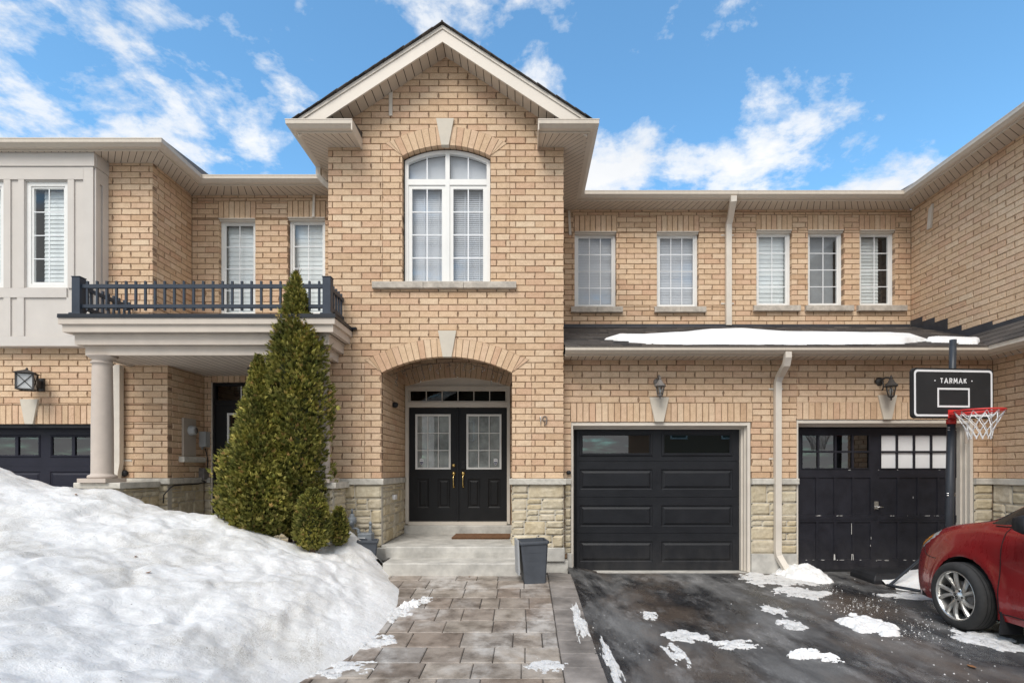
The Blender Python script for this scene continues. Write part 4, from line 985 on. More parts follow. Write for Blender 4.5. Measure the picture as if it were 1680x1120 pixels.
for r, mt in ((lw, 'glass_dark'), (rw, 'white')):
    for ci in range(4):
        for ri in range(2):
            p0, p1 = lerp(r[0], r[1], ci / 4), lerp(r[0], r[1], (ci + 1) / 4); s0, s1 = lerp(r[2], r[3], ri / 2), lerp(r[2], r[3], (ri + 1) / 2)
            g = MB(); g.quad(fGD(p0 + .013, s0 + .013, -.014), fGD(p1 - .013, s0 + .013, -.014), fGD(p1 - .013, s1 - .013, -.014), fGD(p0 + .013, s1 - .013, -.014))
            o = g.build('window_pane', mt, gdr)
            if mt == 'white': o['label'] = 'pane covered white from inside'
g = MB(); g.quad(fGD(lw[0], lw[2], -.12), fGD(lw[1], lw[2], -.12), fGD(lw[1], lw[3], -.12), fGD(lw[0], lw[3], -.12)); g.build('room_shade', 'room', gdr)
mb = MB(); u = X(1437, YGD); mb.fbox(fGD, u - .03, u + .03, Z(834.5, YGD), Z(822, YGD), 0, .012); mb.tube([fGD(u, Z(831, YGD), .01), fGD(u, Z(831, YGD), .045), fGD(u + .075, Z(831, YGD), .048)], .009, 8); mb.build('door_handle', 'nickel', gdr)
mb = MB(); rc_ = random.Random(3)
for k in range(34):                       # paint worn off along the rails and bottom edge
    u = rc_.uniform(a, b); zz = rc_.choice([Z(845.5, YGD), Z(845.5, YGD), Z(770.5, YGD), Z(918, YGD), Z(918, YGD), Z(919, YGD)]); w_ = rc_.uniform(.01, .09); h_ = rc_.uniform(.003, .007)
    pts = [(u + w_ * t + rc_.uniform(-.004, .004), zz + s * h_ * rc_.uniform(.3, 1)) for t, s in ((0, -.3), (.3, -1), (.7, -.8), (1, 0), (.7, .9), (.25, .8))]
    mb.prism(fGD, pts, .0016, .0006)
for px_ in (1369, 1399, 1398): 
    u = X(px_, YGD); mb.prism(fGD, [(u - .012, Z(918, YGD)), (u + .014, Z(918, YGD)), (u + .008, Z(909, YGD)), (u - .008, Z(908, YGD))], .002, .0008)
for px_, t_, b_ in ((1397, 858, 876), (1429, 880, 884), (1498, 814, 817), (1428, 893, 896)):
    u = X(px_, YGD); mb.prism(fGD, [(u - .003, Z(b_, YGD)), (u + .003, Z(b_, YGD)), (u + .002, Z(t_, YGD)), (u - .003, Z(t_, YGD))], .002, .0008)
mb.build('paint_chips', 'chip', gdr)
mb = MB(); mb.fbox(fGD, a, b, -.06, .01, -.03, .006); mb.build('bottom_seal', 'black', gdr)
mb = MB(); mb.box(rx1 - .01, rx2, YG + .06, YGD + .1, -.15, -.03); mb.build('garage_sill', 'concrete', right)
mb = MB(); mb.box(X(1582, 7.6), X(1586, 7.6), 7.585, 7.6, Z(727, 7.6), Z(707, 7.6)); mb.build('door_plate', 'meter_board', right)
# roofs, gutters of the right house
mb = lower_roof(XMID, XW - .002, right, seed=9)
zr = lambda y: 3.125 + 0.395 * (y - 7.17)
rnd = random.Random(2)
for k in range(4):
    xa, xb = lerp(6.215, XW - .003, k / 4), lerp(6.215, XW - .003, min(1, (k + 1.2) / 4)); y = 4.4
    zw = lambda x: 3.128 + .78 * (x - 6.22)
    while y < 8.05:
        w_ = rnd.uniform(.12, .3); y2 = min(y + w_ - .004, 8.05)
        mb.hexa([(xa, y, zw(xa)), (xa, y2, zw(xa)), (xb, y2, zw(xb) - .008), (xb, y, zw(xb) - .008), (xa, y, zw(xa) + .014), (xa, y2, zw(xa) + .014), (xb, y2, zw(xb)), (xb, y, zw(xb))]); y += w_
mb.build('garage_roof', 'shingle', right)
mb = MB(); mb.sweep([(XMID, 7.17), (6.22, 7.17), (6.22, 4.4)], GUT, 3.13); mb.sweep([(XMID + .001, 8.77), (6.22, 8.77), (6.22, 4.4)], GUT, ZG); mb.build('gutter', 'trim', right)
mb = MB()
soffit(mb, (XMID, 7.17 + i), (6.22 + i, 7.17 + i), (XW, YG), (XMID, YG), 3.018); soffit(mb, (6.22 + i, 7.17 + i), (6.22 + i, 4.4), (XW, 4.4), (XW, YG), 3.018)
soffit(mb, (XMID, 8.77 + i), (6.22 + i, 8.77 + i), (XW, YU), (XMID, YU), ZS); soffit(mb, (6.22 + i, 8.77 + i), (6.22 + i, 4.4), (XW, 4.4), (XW, YU), ZS)
mb.build('soffit', SO, right)
mb = MB(); mb.quad((XMID, 8.77, ZG - .01), (6.22, 8.77, ZG - .01), (7.8, 13, ZG + 1.45), (XMID, 13, ZG + 1.45)); mb.quad((6.22, 8.77, ZG - .01), (6.22, 4.4, ZG - .01), (8.5, 4.4, ZG + .78), (7.8, 13, ZG + 1.45)); mb.build('roof', 'shingle', right)
mb = MB(); mb.box(XMID, XW - .05, YU - .05, YU - .005, 3.83, 3.95)
y = YU; za = lambda y: max(3.125 + .395 * (y - 7.17), 3.455)
while y > 4.6:                                  # stepped flashing on the wing wall
    y2 = y - BL; top = math.ceil((za(y) + .05 - ZLED1) / CP) * CP + ZLED1 + (.0 if y > 7.8 else -.02)
    if y <= 7.75: top = za(y2) + .06
    mb.prism(FXm(XW), [(y, za(y) - .05), (y2, za(y2) - .05), (y2, min(top, za(y2) + .07 if y <= 7.75 else top)), (y2 + .02, top), (y, top)], .012, .002); y = y2
mb.build('flashing', 'flash', right)
mb = MB(); mb.prism(FXm(XW), [(8.80, Z(377, 8.8)), (8.72, Z(377, 8.8)), (8.68, Z(335, 8.7)), (8.76, Z(340, 8.7))], .03, .0); mb.build('trim_strip', 'trim_light', right)
# ================================================================== left house
WL = [dict(l=359, r=418.5, t=359, b=517, h=330, c=2, rw=4, k='shutter'), dict(l=472.5, r=533, t=357.5, b=517, h=329, c=2, rw=4, k='shutter')]
upper_windows(WL, left, 'brick_upper_wall', fLB, YLB, XLU, XBL - .003, 3.3, 0, 0, sides=[(FXp(XLU), YLU + .092, YLB, 3.3, ZS + .02), (fLU, -6.4, XLU, 3.3, ZS + .02)])
lg0, lg1, lgt = -8.36, -5.9, Z(695.5, YLL)
mb = MB()
brick_wall(mb, fLL, -9.2, XLL, ZLED1, 3.25, openings=[(lg0, lg1, 0, lgt), (lg0 - .02, lg1 + .03, lgt, Z(664.5, YLL))], zb=ZLED1)
soldier(mb, fLL, lg0 - .02, lg1 + .03, lgt, Z(664.5, YLL))
brick_wall(mb, FXp(XLL), YLL + .092, YLD, ZLED1, 3.1, zb=ZLED1)
dl0, dl1, dlt = X(347, YLD), X(440, YLD), Z(627, YLD)
brick_wall(mb, fLD, XLL, XBL - .003, ZLED1, 3.1, openings=[(dl0, dl1, 0, dlt), (dl0, dl1, dlt, dlt + .12)], zb=ZLED1)
soldier(mb, fLD, dl0, dl1, dlt, dlt + .12)
mb.build('brick_lower_wall', BM, left)
keystone(fLL, X(50, YLL), Z(654.8, YLL), lgt, 29.5 * YLL / F_PX, 13.5 * YLL / F_PX, left)
mb = MB(); stones(mb, fLL, lg1, XLL, .1, ZLED0, 51); stones(mb, FXp(XLL), YLL + .09, YLD, .1, ZLED0, 52); stones(mb, fLD, XLL, dl0, .1, ZLED0, 53); stones(mb, fLD, dl1, XBL, .1, ZLED0, 57)
stones(mb, FY(6.92), -5.76, -5.27, .1, 1.215, 54); stones(mb, FXp(-5.27), 6.99, YLL, .1, 1.215, 55)
stones(mb, FY(6.92), -2.93, -2.50, .1, 1.215, 56); stones(mb, FXm(-2.93), 6.99, YB, .1, 1.215, 58); stones(mb, FXp(-2.50), 6.99, YB, .1, 1.215, 59)
mb.build('stone_base', SM, left)
mb = MB()
rough_slab(mb, FY(6.92), -5.815, -5.215, 1.215, 1.292, -.70, .06, 61); rough_slab(mb, fLL, lg1, XLL + .03, ZLED0, ZLED1, -.08, .04, 62); rough_slab(mb, FXp(XLL), YLL - .03, YLD, ZLED0, ZLED1 - .002, -.08, .045, 63); rough_slab(mb, fLD, XLL, dl0, ZLED0, ZLED1 - .004, -.08, .04, 64)
rough_slab(mb, FY(6.92), -2.98, -2.44, 1.215, 1.292, -.48, .06, 65)
mb.build('stone_ledge', 'ledge', left)
# navy garage door
YLG = 7.86; fLG = FY(YLG); a, b = lg0 + .03, lg1 - .02; zt = lgt - .05
mb = MB(); sets = [(X(82, YLG), X(198, YLG)), (X(-50, YLG), X(66.5, YLG)), (X(-182, YLG), X(-66, YLG))]; sets = [s for s in sets if s[0] > a]
hs = [(s[0], min(s[1], b - .04), Z(750, YLG), Z(713, YLG)) for s in sets]
pn = [(s[0], min(s[1], b - .04), Z(y1, YLG), Z(y0, YLG)) for s in sets for y0, y1 in ((773, 808), (834, 868), (894, 925))]
sheet(mb, fLG, a, b, 0, zt, hs + pn, 0)
for z_ in (Z(764, YLG), Z(822, YLG), Z(880, YLG)): mb.fbox(fLG, a, b, z_ - .003, z_ + .003, 0, .003)
for h in hs:
    stack(mb, fLG, h, [(0, 0), (.006, .010), (.02, .014), (.03, .002), (.036, -.01)], fill=False)
    for k in (1, 2): u = lerp(h[0], h[1], k / 3); mb.fbox(fLG, u - .022, u + .022, h[2] + .03, h[3] - .03, -.03, .004)
for h in pn: stack(mb, fLG, h, [(0, 0), (.006, -.008), (.02, -.012), (.03, -.01), (.05, .001)])
g0 = mb.build('garage_door', 'garage_navy', left, recalc=False)
for h in hs:
    for k in range(3):
        g = MB(); p0, p1 = lerp(h[0], h[1], k / 3) + .02, lerp(h[0], h[1], (k + 1) / 3) - .02
        g.quad(fLG(p0, h[2] + .03, -.015), fLG(p1, h[2] + .03, -.015), fLG(p1, h[3] - .03, -.015), fLG(p0, h[3] - .03, -.015)); g.build('window_pane', 'glass_dark', g0)
    g = MB(); g.quad(fLG(h[0], h[2], -.1), fLG(h[1], h[2], -.1), fLG(h[1], h[3], -.1), fLG(h[0], h[3], -.1)); g.build('room_shade', 'room', g0)
mb = MB(); mb.box(lg0, lg1, YLL + .03, YLG, lgt - .05, lgt - .002); mb.box(lg1 - .03, lg1 - .002, YLL + .03, YLG, 0, lgt - .052); mb.box(lg0 + .002, lg0 + .03, YLL + .03, YLG, 0, lgt - .052); mb.build('garage_door_frame', 'black', left)
# black entry door with white framed glass
fd = FY(YLD + .04); mb = MB(); u0, u1 = dl0 + .05, dl1 - .05; zt = Z(663, YLD)
gx = (X(371, YLD), X(418, YLD), 1.05, Z(677, YLD)); sheet(mb, fd, u0, u1, .42, zt, [gx, (u0 + .15, u1 - .15, .55, .9)], 0); stack(mb, fd, (u0 + .15, u1 - .15, .55, .9), raised(0))
ed = mb.build('front_door', 'door_black', left, recalc=False)
mb = MB(); frame(mb, fd, *gx, .03, -.01, .012); mb.build('door_glass_frame', 'window_white', ed)
mb = MB(); mb.quad(fd(gx[0], gx[2], -.01), fd(gx[1], gx[2], -.01), fd(gx[1], gx[3], -.01), fd(gx[0], gx[3], -.01)); mb.build('pane', 'glass_dark', ed)
mb = MB(); mb.quad(fd(gx[0], gx[2], -.1), fd(gx[1], gx[2], -.1), fd(gx[1], gx[3], -.1), fd(gx[0], gx[3], -.1)); mb.build('room_shade', 'room', ed)
mb = MB(); mb.fbox(fLD, dl0 + .003, dl0 + .05, .35, dlt - .003, -.12, -.02); mb.fbox(fLD, dl1 - .05, dl1 - .003, .35, dlt - .003, -.12, -.02); mb.fbox(fLD, dl0 + .05, dl1 - .05, dlt - .05, dlt - .004, -.12, -.022); mb.fbox(fLD, dl0 + .05, dl1 - .05, zt, zt + .07, -.12, -.024); mb.build('door_frame', 'door_black', left)
mb = MB(); mb.fbox(fLD, dl0 + .001, dl0 + .012, .35, dlt, -.03, .006); mb.build('weather_strip', 'trim_light', left)
mb = MB(); tz0, tz1 = zt + .07, dlt - .05; muntins(mb, fd, u0, u1, tz0, tz1, 2, 1, -.004, .016); tw = mb.build('transom_window', 'window_white', left)
mb = MB(); mb.quad(fd(u0, tz0, -.02), fd(u1, tz0, -.02), fd(u1, tz1, -.02), fd(u0, tz1, -.02)); mb.build('pane', 'glass_dark', tw)
mb = MB(); mb.quad(fd(u0, tz0, -.2), fd(u1, tz0, -.2), fd(u1, tz1, -.2), fd(u0, tz1, -.2)); mb.build('room_shade', 'room', tw)
# stucco panel bay
YP = 7.57; fP = FY(YP); XP = X(155, YP); pz0, pz1 = Z(568, YP), ZS
mb = MB()
wnd = [(X(41.5, YP), X(112, YP), Z(472, YP), Z(297, YP)), (X(-63, YP), X(7.5, YP), Z(472, YP), Z(297, YP))]
xl = -9.2
sheet(mb, fP, xl, XP, pz0, pz1, wnd, 0)
mb.quad((XP, YP, pz0), (XP, YLU + .01, pz0), (XP, YLU + .01, pz1), (XP, YP, pz1)); mb.quad((xl, YP, pz0), (XP, YP, pz0), (XP, YLU, pz0), (xl, YLU, pz0))
def bt(p, q, t, b_, d=.022): mb.fbox(fP, X(p, YP), X(q, YP), Z(b_, YP), Z(t, YP), .001, d)
mb.fbox(fP, xl, XP + .024, Z(274.5, YP), pz1, .001, .036); mb.box(XP + .001, XP + .03, YP + .0, YLU, Z(274.5, YP), pz1 - .002)
bt(-200, 138.5, 275, 295.5); bt(139, 154.8, 275.2, 487, .024); bt(-200, 111, 473.2, 488.5, .021); bt(-200, 154.9, 552, 568, .023); bt(111.2, 154.7, 488.8, 551.8, .0225)
for p, q in ((112.8, 123), (32, 41.3), (8, 19), (-73, -63.5), (-95, -84)): bt(p, q, 295.8, 473, .020); 
for p, q in ((30, 41), (8, 19), (-73, -63)): bt(p, q, 488.8, 551.8, .020)
mb.box(XP + .001, XP + .022, YP + .0, YP + .07, pz0, Z(275, YP)); mb.box(XP + .001, XP + .02, YP + .125, YLU, pz0, Z(275, YP)); mb.box(XP + .001, XP + .021, YP + .072, YP + .123, Z(298, YP), Z(275, YP))
mb.build('stucco_panel_bay', 'panel', left)
for q in wnd:
    lm = MB(); frame(lm, fP, q[0] - .01, q[1] + .01, q[2] - .01, q[3] + .01, .0135, -.24, .0005); lm.build('window_casing', 'panel', left)
    window(fP, *q, left, 2, 4, rec=.02, kind='shutter', fw=.06, sw=.03, drapes=(.14, 1.0))
# roof edge
mb = MB(); mb.sweep([(-9.2, 7.38), (-5.035, 7.38), (-5.035, 8.30), (-3.152, 8.30)], GUT, ZG); mb.build('gutter', 'trim', left)
mb = MB(); soffit(mb, (-9.2, 7.38 + i), (-5.035 - i, 7.38 + i), (XLU, YLU), (-9.2, YLU), ZS); soffit(mb, (-5.035 - i, 7.38 + i), (-5.035 - i, 8.3 + i), (XLU, YLB), (XLU, YLU), ZS); soffit(mb, (-5.035 - i, 8.3 + i), (-3.15 + i, 8.3 + i), (XBL, YLB), (XLU, YLB), ZS); mb.build('soffit', SO, left)
mb = MB(); zq = lambda y: ZG - .01 + .34 * (y - 7.38)
mb.quad((-9.2, 7.38, zq(7.38)), (-5.035, 7.38, zq(7.38)), (-6.5, 12, zq(12)), (-9.2, 12, zq(12))); mb.quad((-5.035, 7.38, ZG - .01), (-5.035, 8.3, ZG - .01), (-6.5, 12, zq(12) - .02), (-6.5, 11.9, zq(12) - .02)); mb.quad((-5.035, 8.3, ZG - .01), (-3.15, 8.3, ZG - .01), (-2, 13, ZG + 1.5), (-6.5, 13, ZG + 1.5)); mb.build('roof', 'shingle', left)
mb = MB(); mb.prism(fLB, [(X(513, YLB), Z(357, YLB)), (X(517, YLB), Z(357, YLB)), (X(518, YLB), Z(320, YLB)), (X(514.5, YLB), Z(320, YLB))], .03, .008); mb.build('trim_strip', 'trim_light', left)
# balcony
BX0, BX1, BY = -5.906, -2.41, 6.737
mb = MB()
mb.box(BX0, BX1, BY + .0, YLB - .02, 3.30, 3.375)
for z1_, z0_, ins in ((3.372, 3.205, .03), (3.204, 3.065, .115), (3.064, 2.945, .19)):
    for q, (x0, x1, y0, y1) in enumerate(((BX0 + ins, BX1 - ins, BY + ins, BY + ins + .06), (BX0 + ins, BX0 + ins + .06, BY + ins + .061, YLU), (BX1 - ins - .06, BX1 - ins, BY + ins + .061, YB - .002))): mb.box(x0, x1, y0, y1, z0_, z1_)
    e = .012; mb.box(BX0 + ins - e, BX1 - ins + e, BY + ins - e, BY + ins - .001, z1_ - .022, z1_ - .002); mb.box(BX1 - ins + .001, BX1 - ins + e, BY + ins, YB - .002, z1_ - .022, z1_ - .002)
bal = mb.build('balcony', 'porch', left)
mb = MB(); mb.sweep([(BX0, YLU - .3), (BX0, BY), (BX1, BY), (BX1, YB - .004)][0:0] or [(BX0, BY), (BX1, BY), (BX1, YB - .004)], [(-.3, 3.43), (-.01, 3.43), (.012, 3.425), (.015, 3.376), (-.05, 3.376)], 0, closed_prof=True)
mb.box(BX0 - .012, BX0 + .3, BY + .31, YLB - .02, 3.376, 3.43); mb.box(BX0 + .305, BX1 - .31, BY + .305, YLB - .02, 3.376, 3.42)
mb.box(X(573, YB), X(586, YB), YB - .06, YB, 3.40, 3.425)
mb.build('cap_flashing', 'cap', bal)
mb = MB(); n = 60; vs = []       # thin snow left on the deck
for k in range(n + 1):
    s = k / n; x = lerp(-4.75, BX1 - .25, s); hh = (.030 + .028 * nz(s * 6, 3)) * min(1, min(s, 1 - s) / .12 + .1)
    for yy, zz in ((BY + .15, 3.43), (BY + .165, 3.433 + hh * .7), (BY + .23, 3.433 + hh), (BY + .7, 3.433 + hh), (BY + 1.2, 3.425)): vs.append((x, yy + .02 * nz(s * 12, 1), zz))
mb.add(vs, [(k * 5 + q, (k + 1) * 5 + q, (k + 1) * 5 + q + 1, k * 5 + q + 1) for k in range(n) for q in range(4)])
so = mb.build('deck_snow', 'snow_clean', smooth_all=True); tag(so, 'thin strip of white snow behind the railing on the balcony deck', 'snow'); rebase(so, (-4.1, 7.2, 3.43))
# railing
PX0, PX1, PYR = X(129.5, 6.86), X(538, 6.86), 6.86
zr0, zr1 = 3.43, Z(455, 6.86)
def rail_post(x, y):
    mb = MB(); mb.box(x - .052, x + .052, y - .052, y + .052, zr0, zr1 - .012); mb.box(x - .058, x + .058, y - .058, y + .058, zr1 - .0118, zr1); mb.box(x - .075, x + .075, y - .075, y + .075, zr0 - .005, zr0 + .03); return mb.build('railing_post', 'rail', bal, bevel=.004)
rail_post(PX0, PYR); rail_post(PX1, PYR)
zt0, zt1, zb0, zb1 = Z(473, 6.86), Z(467, 6.86), Z(505.5, 6.86), Z(500, 6.86)
def rails(p, q, nm):
    P, Q = Vector((*p, 0)), Vector((*q, 0)); d = (Q - P).normalized(); nn = Vector((-d.y, d.x, 0)) * .02
    for z0_, z1_ in ((zt0, zt1), (zb0, zb1)):
        mb = MB(); mb.hexa([(*(w_.xy), z_) for z_ in (z0_, z1_) for w_ in (P - nn, Q - nn, Q + nn, P + nn)]); mb.build('railing_rail', 'rail', bal)
    n = nm; rb = MB(); bl0 = None
    for k in range(n):
        c = P.lerp(Q, (k + .5) / n)
        if bl0 is None:
            rb.box(-.0125, .0125, -.0125, .0125, zb0 - .03, zt1 + .045); bl0 = rb.build('baluster', 'rail', bal); o = bl0
        else: o = bl0.copy(); COL.objects.link(o); o.parent = bal
        o.location = (c.x, c.y, 0)
rails((PX0 + .05, PYR), (PX1 - .05, PYR), 25)
rails((PX1, PYR + .05), (PX1, YB - .01), 5)
rails((PX0, PYR + .05), (PX0, YLU - .02), 9)
# columns, porch ceiling
for cx in (X(168, 7.0), X(526, 7.0)):
    mb = MB(); r = .122
    mb.lathe((cx, 7.0, 1.292), [(r + .035, .055), (r + .04, .075), (r + .03, .095), (r + .005, .105), (r, .125), (r - .002, .8), (r - .012, 1.5), (r - .014, 1.545), (r + .002, 1.55), (r + .004, 1.57), (r - .012, 1.575), (r - .012, 1.6), (r + .03, 1.63), (r + .05, 1.652)], 36)
    mb.box(cx - r - .06, cx + r + .06, 7 - r - .06, 7 + r + .06, 1.293, 1.346); mb.build('column', 'column', left)
mb = MB(); soffit(mb, (BX0 + .2, BY + .25), (BX1 - .2, BY + .25), (BX1 - .2, YLD + .05), (BX0 + .2, YLD + .05), 2.96, .12); mb.build('porch_ceiling', ['porch', 'dark_gap'], left)
dx = X(194, 7.62)
downspout([(dx, 7.61, 2.95), (dx, 7.61, 1.6), (dx, 7.61, 1.55), (dx - .02, 7.58, 1.30)], left, .11, .08); strap(fLL, dx + .04, Z(755, YLL), left, .22)
mb = MB(); mb.lathe((X(206, YLL), YLL - .004, Z(776, YLL)), [(.045, 0), (.05, -.02), (.03, -.045), (.001, -.05)], 14, 0, 'Y'); mb.build('vent_cap', 'black', left)

# ---- utility boxes on the left porch wall
fm = FXp(XLL)
mb = MB(); my0, my1 = 7.99, 8.29; mb.fbox(fm, my0, my1, Z(748, 8.1), Z(686, 8.1), .0, .035)
em = mb.build('electric_meter', 'meter_board', bevel=.006); tag(em, 'flat beige meter board with round dial beside black porch door', 'electric meter'); rebase(em, (XLL, 8.14, Z(748, 8.1))); WORLD[em.name] = Vector(em.location)
mb = MB(); mb.lathe((XLL + .03, 8.15, Z(706, 8.15)), [(.075, 0), (.08, .02), (.07, .03), (.068, .075), (.05, .09), (.001, .092)], 22, 0, 'X'); mb.build('meter_dial', 'grey_box', em)
mb = MB(); mb.lathe((XLL + .12, 8.15, Z(706, 8.15)), [(.045, 0), (.045, .004), (.001, .005)], 18, 0, 'X'); mb.build('meter_face', 'iron_pale', em)
mb = MB(); rough_slab(mb, fm, 7.93, 8.47, Z(758, 8.2), Z(749, 8.2), -.02, .08, 71); mb.build('meter_sill', 'ledge', em)
mb = MB(); mb.box(X(327, 8.48), X(341, 8.48), YLD - .13, YLD - .002, Z(733, 8.5), Z(708, 8.5)); mb.tube([(X(331, 8.48), YLD - .06, Z(732, 8.5)), (X(331, 8.48), YLD - .06, Z(737, 8.5))], .018, 8)
ub = mb.build('utility_box', 'grey_box', bevel=.006); tag(ub, 'pale grey cable box mounted beside black porch door', 'utility box', 'utility boxes'); rebase(ub, (X(333, 8.48), YLD, Z(733, 8.5)))
mb = MB(); mb.box(X(323, 8.48), X(339, 8.48), YLD - .14, YLD - .002, Z(786, 8.5), Z(767, 8.5)); mb.box(X(312, 8.5), X(320, 8.5), YLD - .05, YLD - .003, Z(774, 8.5), Z(769, 8.5))
ub2 = mb.build('utility_box', 'iron_pale', bevel=.012); tag(ub2, 'dark grey junction box just above the stone ledge', 'utility box', 'utility boxes'); rebase(ub2, (X(333, 8.48), YLD, Z(786, 8.5)))
mb = MB()
mb.tube([(X(331, 8.4), YLD - .06, Z(735, 8.5)), (X(333, 8.4), YLD - .05, Z(745, 8.5)), (X(335, 8.4), YLD - .05, Z(757, 8.5)), (X(334, 8.4), YLD - .06, Z(768, 8.5))], .008, 6)
mb.tube([(X(317, 8.4), YLD - .05, Z(772, 8.5)), (X(322, 8.4), YLD - .1, Z(783, 8.4)), (X(331, 8.4), YLD - .14, Z(788, 8.4)), (X(337, 8.4), YLD - .13, Z(790, 8.4)), (XLL + .06, 8.3, 1.24), (XLL + .05, 8.0, 1.235), (XLL + .05, 7.75, 1.23), (XLL + .05, 7.66, 1.2), (XLL - .02, 7.63, 1.10), (XLL - .03, 7.63, .98)], .009, 6)
cb = mb.build('cable', 'black'); tag(cb, 'black cable drooping from utility boxes along the stone ledge', 'cable'); rebase(cb, (XLL, 8.2, 1.0))

# ---- wall lanterns
def carriage_lantern(px, py_t, py_b, label, mats, yaw=0, lean=0):
    Yc = YG - .17; ztop, zbot = Z(py_t, Yc), Z(py_b, Yc); s = (ztop - zbot) / .36; x = X(px, Yc)
    t = thing('wall_lantern', label, 'lantern', (x, YG, zbot), 'carriage lanterns above garage doors'); Fq = FY(YG)
    mb = MB(); ht = zbot + .30 * s; arm_x = x - lean
    mb.lathe((arm_x, YG, ht - .03 * s), [(.055 * s, 0), (.052 * s, -.02), (.03 * s, -.035), (.001, -.036)], 16, 0, 'Y')
    arc = [(lerp(arm_x, x, k / 10), YG - .02 - .15 * (k / 10), ht - .03 * s + (.075 if not lean else .035) * s * math.sin(math.pi * (k / 10) * .92)) for k in range(11)]
    mb.tube(arc, .013 * s, 8); mb.tube([(x, YG - .17, ht + .0 * s), (x, YG - .17, ht - .05 * s)], .012 * s, 8)
    sc = [(arm_x, YG - .03 - .05 * (1 - math.cos(k * .6)) * .6, ht - .09 * s + .06 * s * math.sin(k * .6)) for k in range(9)]; mb.tube(sc, .008 * s, 6)
    mb.build('bracket', mats, t)
    mb = MB(); c = (x, YG - .17, zbot); mb.lathe(c, [(.012 * s, .285 * s), (.03 * s, .265 * s), (.045 * s, .235 * s), (.075 * s, .205 * s), (.085 * s, .19 * s), (.082 * s, .182 * s), (.06 * s, .18 * s)], 6, 0, 'Z', False); mb.lathe((x, YG - .17, zbot + .28 * s), [(.014 * s, 0), (.02 * s, .012 * s), (.012 * s, .026 * s), (.004, .05 * s)], 10)
    mb.build('lantern_roof', mats, t)
    mb = MB()
    for k in range(6):
        w = 2 * math.pi * k / 6; mb.tube([(x + math.cos(w) * .062 * s, YG - .17 + math.sin(w) * .062 * s, zbot + .185 * s), (x + math.cos(w) * .035 * s, YG - .17 + math.sin(w) * .035 * s, zbot + .06 * s)], .006 * s, 6)
    mb.lathe(c, [(.001, 0), (.008 * s, .008 * s), (.012 * s, .022 * s), (.008 * s, .032 * s), (.03 * s, .045 * s), (.043 * s, .06 * s), (.036 * s, .068 * s)], 12)
    mb.build('lantern_cage', mats, t)
    mb = MB(); mb.lathe(c, [(.033 * s, .065 * s), (.058 * s, .183 * s)], 6, 0, 'Z', False); mb.build('lantern_glass', 'glass_lamp', t)
    mb = MB(); mb.lathe((x, YG - .17, zbot + .07 * s), [(.01 * s, 0), (.012 * s, .03 * s), (.022 * s, .055 * s), (.012 * s, .085 * s), (.001, .09 * s)], 10); mb.build('bulb', 'white', t)
carriage_lantern(1083, 613, 655, 'weathered grey carriage lantern above the glossy black garage door', 'iron_pale')
carriage_lantern(1462, 611, 657, 'black carriage lantern above the worn garage door, left of backboard', 'iron', lean=.055)
# square lantern over the navy garage
Yc = 7.46; lx_ = X(44, Yc); zt_, zb_ = Z(613, Yc), Z(640, Yc); hw = .092
t = thing('wall_lantern', 'square bronze lantern with crossed bars beside the stucco panels', 'lantern', (lx_, YLL, zb_))
rot = Matrix.Translation((lx_, Yc, 0)) @ Matrix.Rotation(math.radians(28), 4, 'Z') @ Matrix.Translation((-lx_, -Yc, 0))
mb = MB(); 
for sx in (-1, 1):
    for sy in (-1, 1): mb.box(lx_ + sx * hw - .009, lx_ + sx * hw + .009, Yc + sy * hw - .009, Yc + sy * hw + .009, zb_, zt_)
for z_ in (zb_, zt_ - .014):
    for s_ in (-1, 1): mb.box(lx_ - hw + .0095, lx_ + hw - .0095, Yc + s_ * hw - .008, Yc + s_ * hw + .008, z_ + .001, z_ + .015); mb.box(lx_ + s_ * hw - .008, lx_ + s_ * hw + .008, Yc - hw + .0095, Yc + hw - .0095, z_ + .001, z_ + .015)
for s_ in (-1, 1):
    for a_, b_ in ((-1, 1), (1, -1)):
        mb.tube([(lx_ + a_ * hw, Yc + s_ * (hw + .001), zb_ + .01), (lx_ + b_ * hw, Yc + s_ * (hw + .001), zt_ - .01)], .005, 5); mb.tube([(lx_ + s_ * (hw + .001), Yc + a_ * hw, zb_ + .01), (lx_ + s_ * (hw + .001), Yc + b_ * hw, zt_ - .01)], .005, 5)
mb.xform(rot); mb.build('lantern_cage', 'iron', t)
mb = MB(); e = hw + .035; mb.add([(lx_ - e, Yc - e, zt_ + .002), (lx_ + e, Yc - e, zt_ + .002), (lx_ + e, Yc + e, zt_ + .002), (lx_ - e, Yc + e, zt_ + .002), (lx_, Yc, zt_ + .065)], [(0, 1, 2, 3), (0, 1, 4), (1, 2, 4), (2, 3, 4), (3, 0, 4)]); mb.lathe((lx_, Yc, zt_ + .055), [(.012, 0), (.016, .012), (.008, .03), (.001, .034)], 10); mb.xform(rot); mb.build('lantern_roof', 'iron', t)
mb = MB(); h2 = hw - .004
for s_ in (-1, 1): mb.quad((lx_ - h2, Yc + s_ * h2, zb_ + .01), (lx_ + h2, Yc + s_ * h2, zb_ + .01), (lx_ + h2, Yc + s_ * h2, zt_), (lx_ - h2, Yc + s_ * h2, zt_)); mb.quad((lx_ + s_ * h2, Yc - h2, zb_ + .01), (lx_ + s_ * h2, Yc + h2, zb_ + .01), (lx_ + s_ * h2, Yc + h2, zt_), (lx_ + s_ * h2, Yc - h2, zt_))
mb.xform(rot); mb.build('lantern_glass', 'lamp_white', t)
mb = MB(); mb.box(lx_ - .03, lx_ + .03, Yc + .14, YLL - .001, zb_ + .06, zb_ + .16); mb.box(lx_ - .06, lx_ + .06, YLL - .025, YLL - .0015, zb_ + .02, zb_ + .2); mb.build('bracket', 'iron', t)
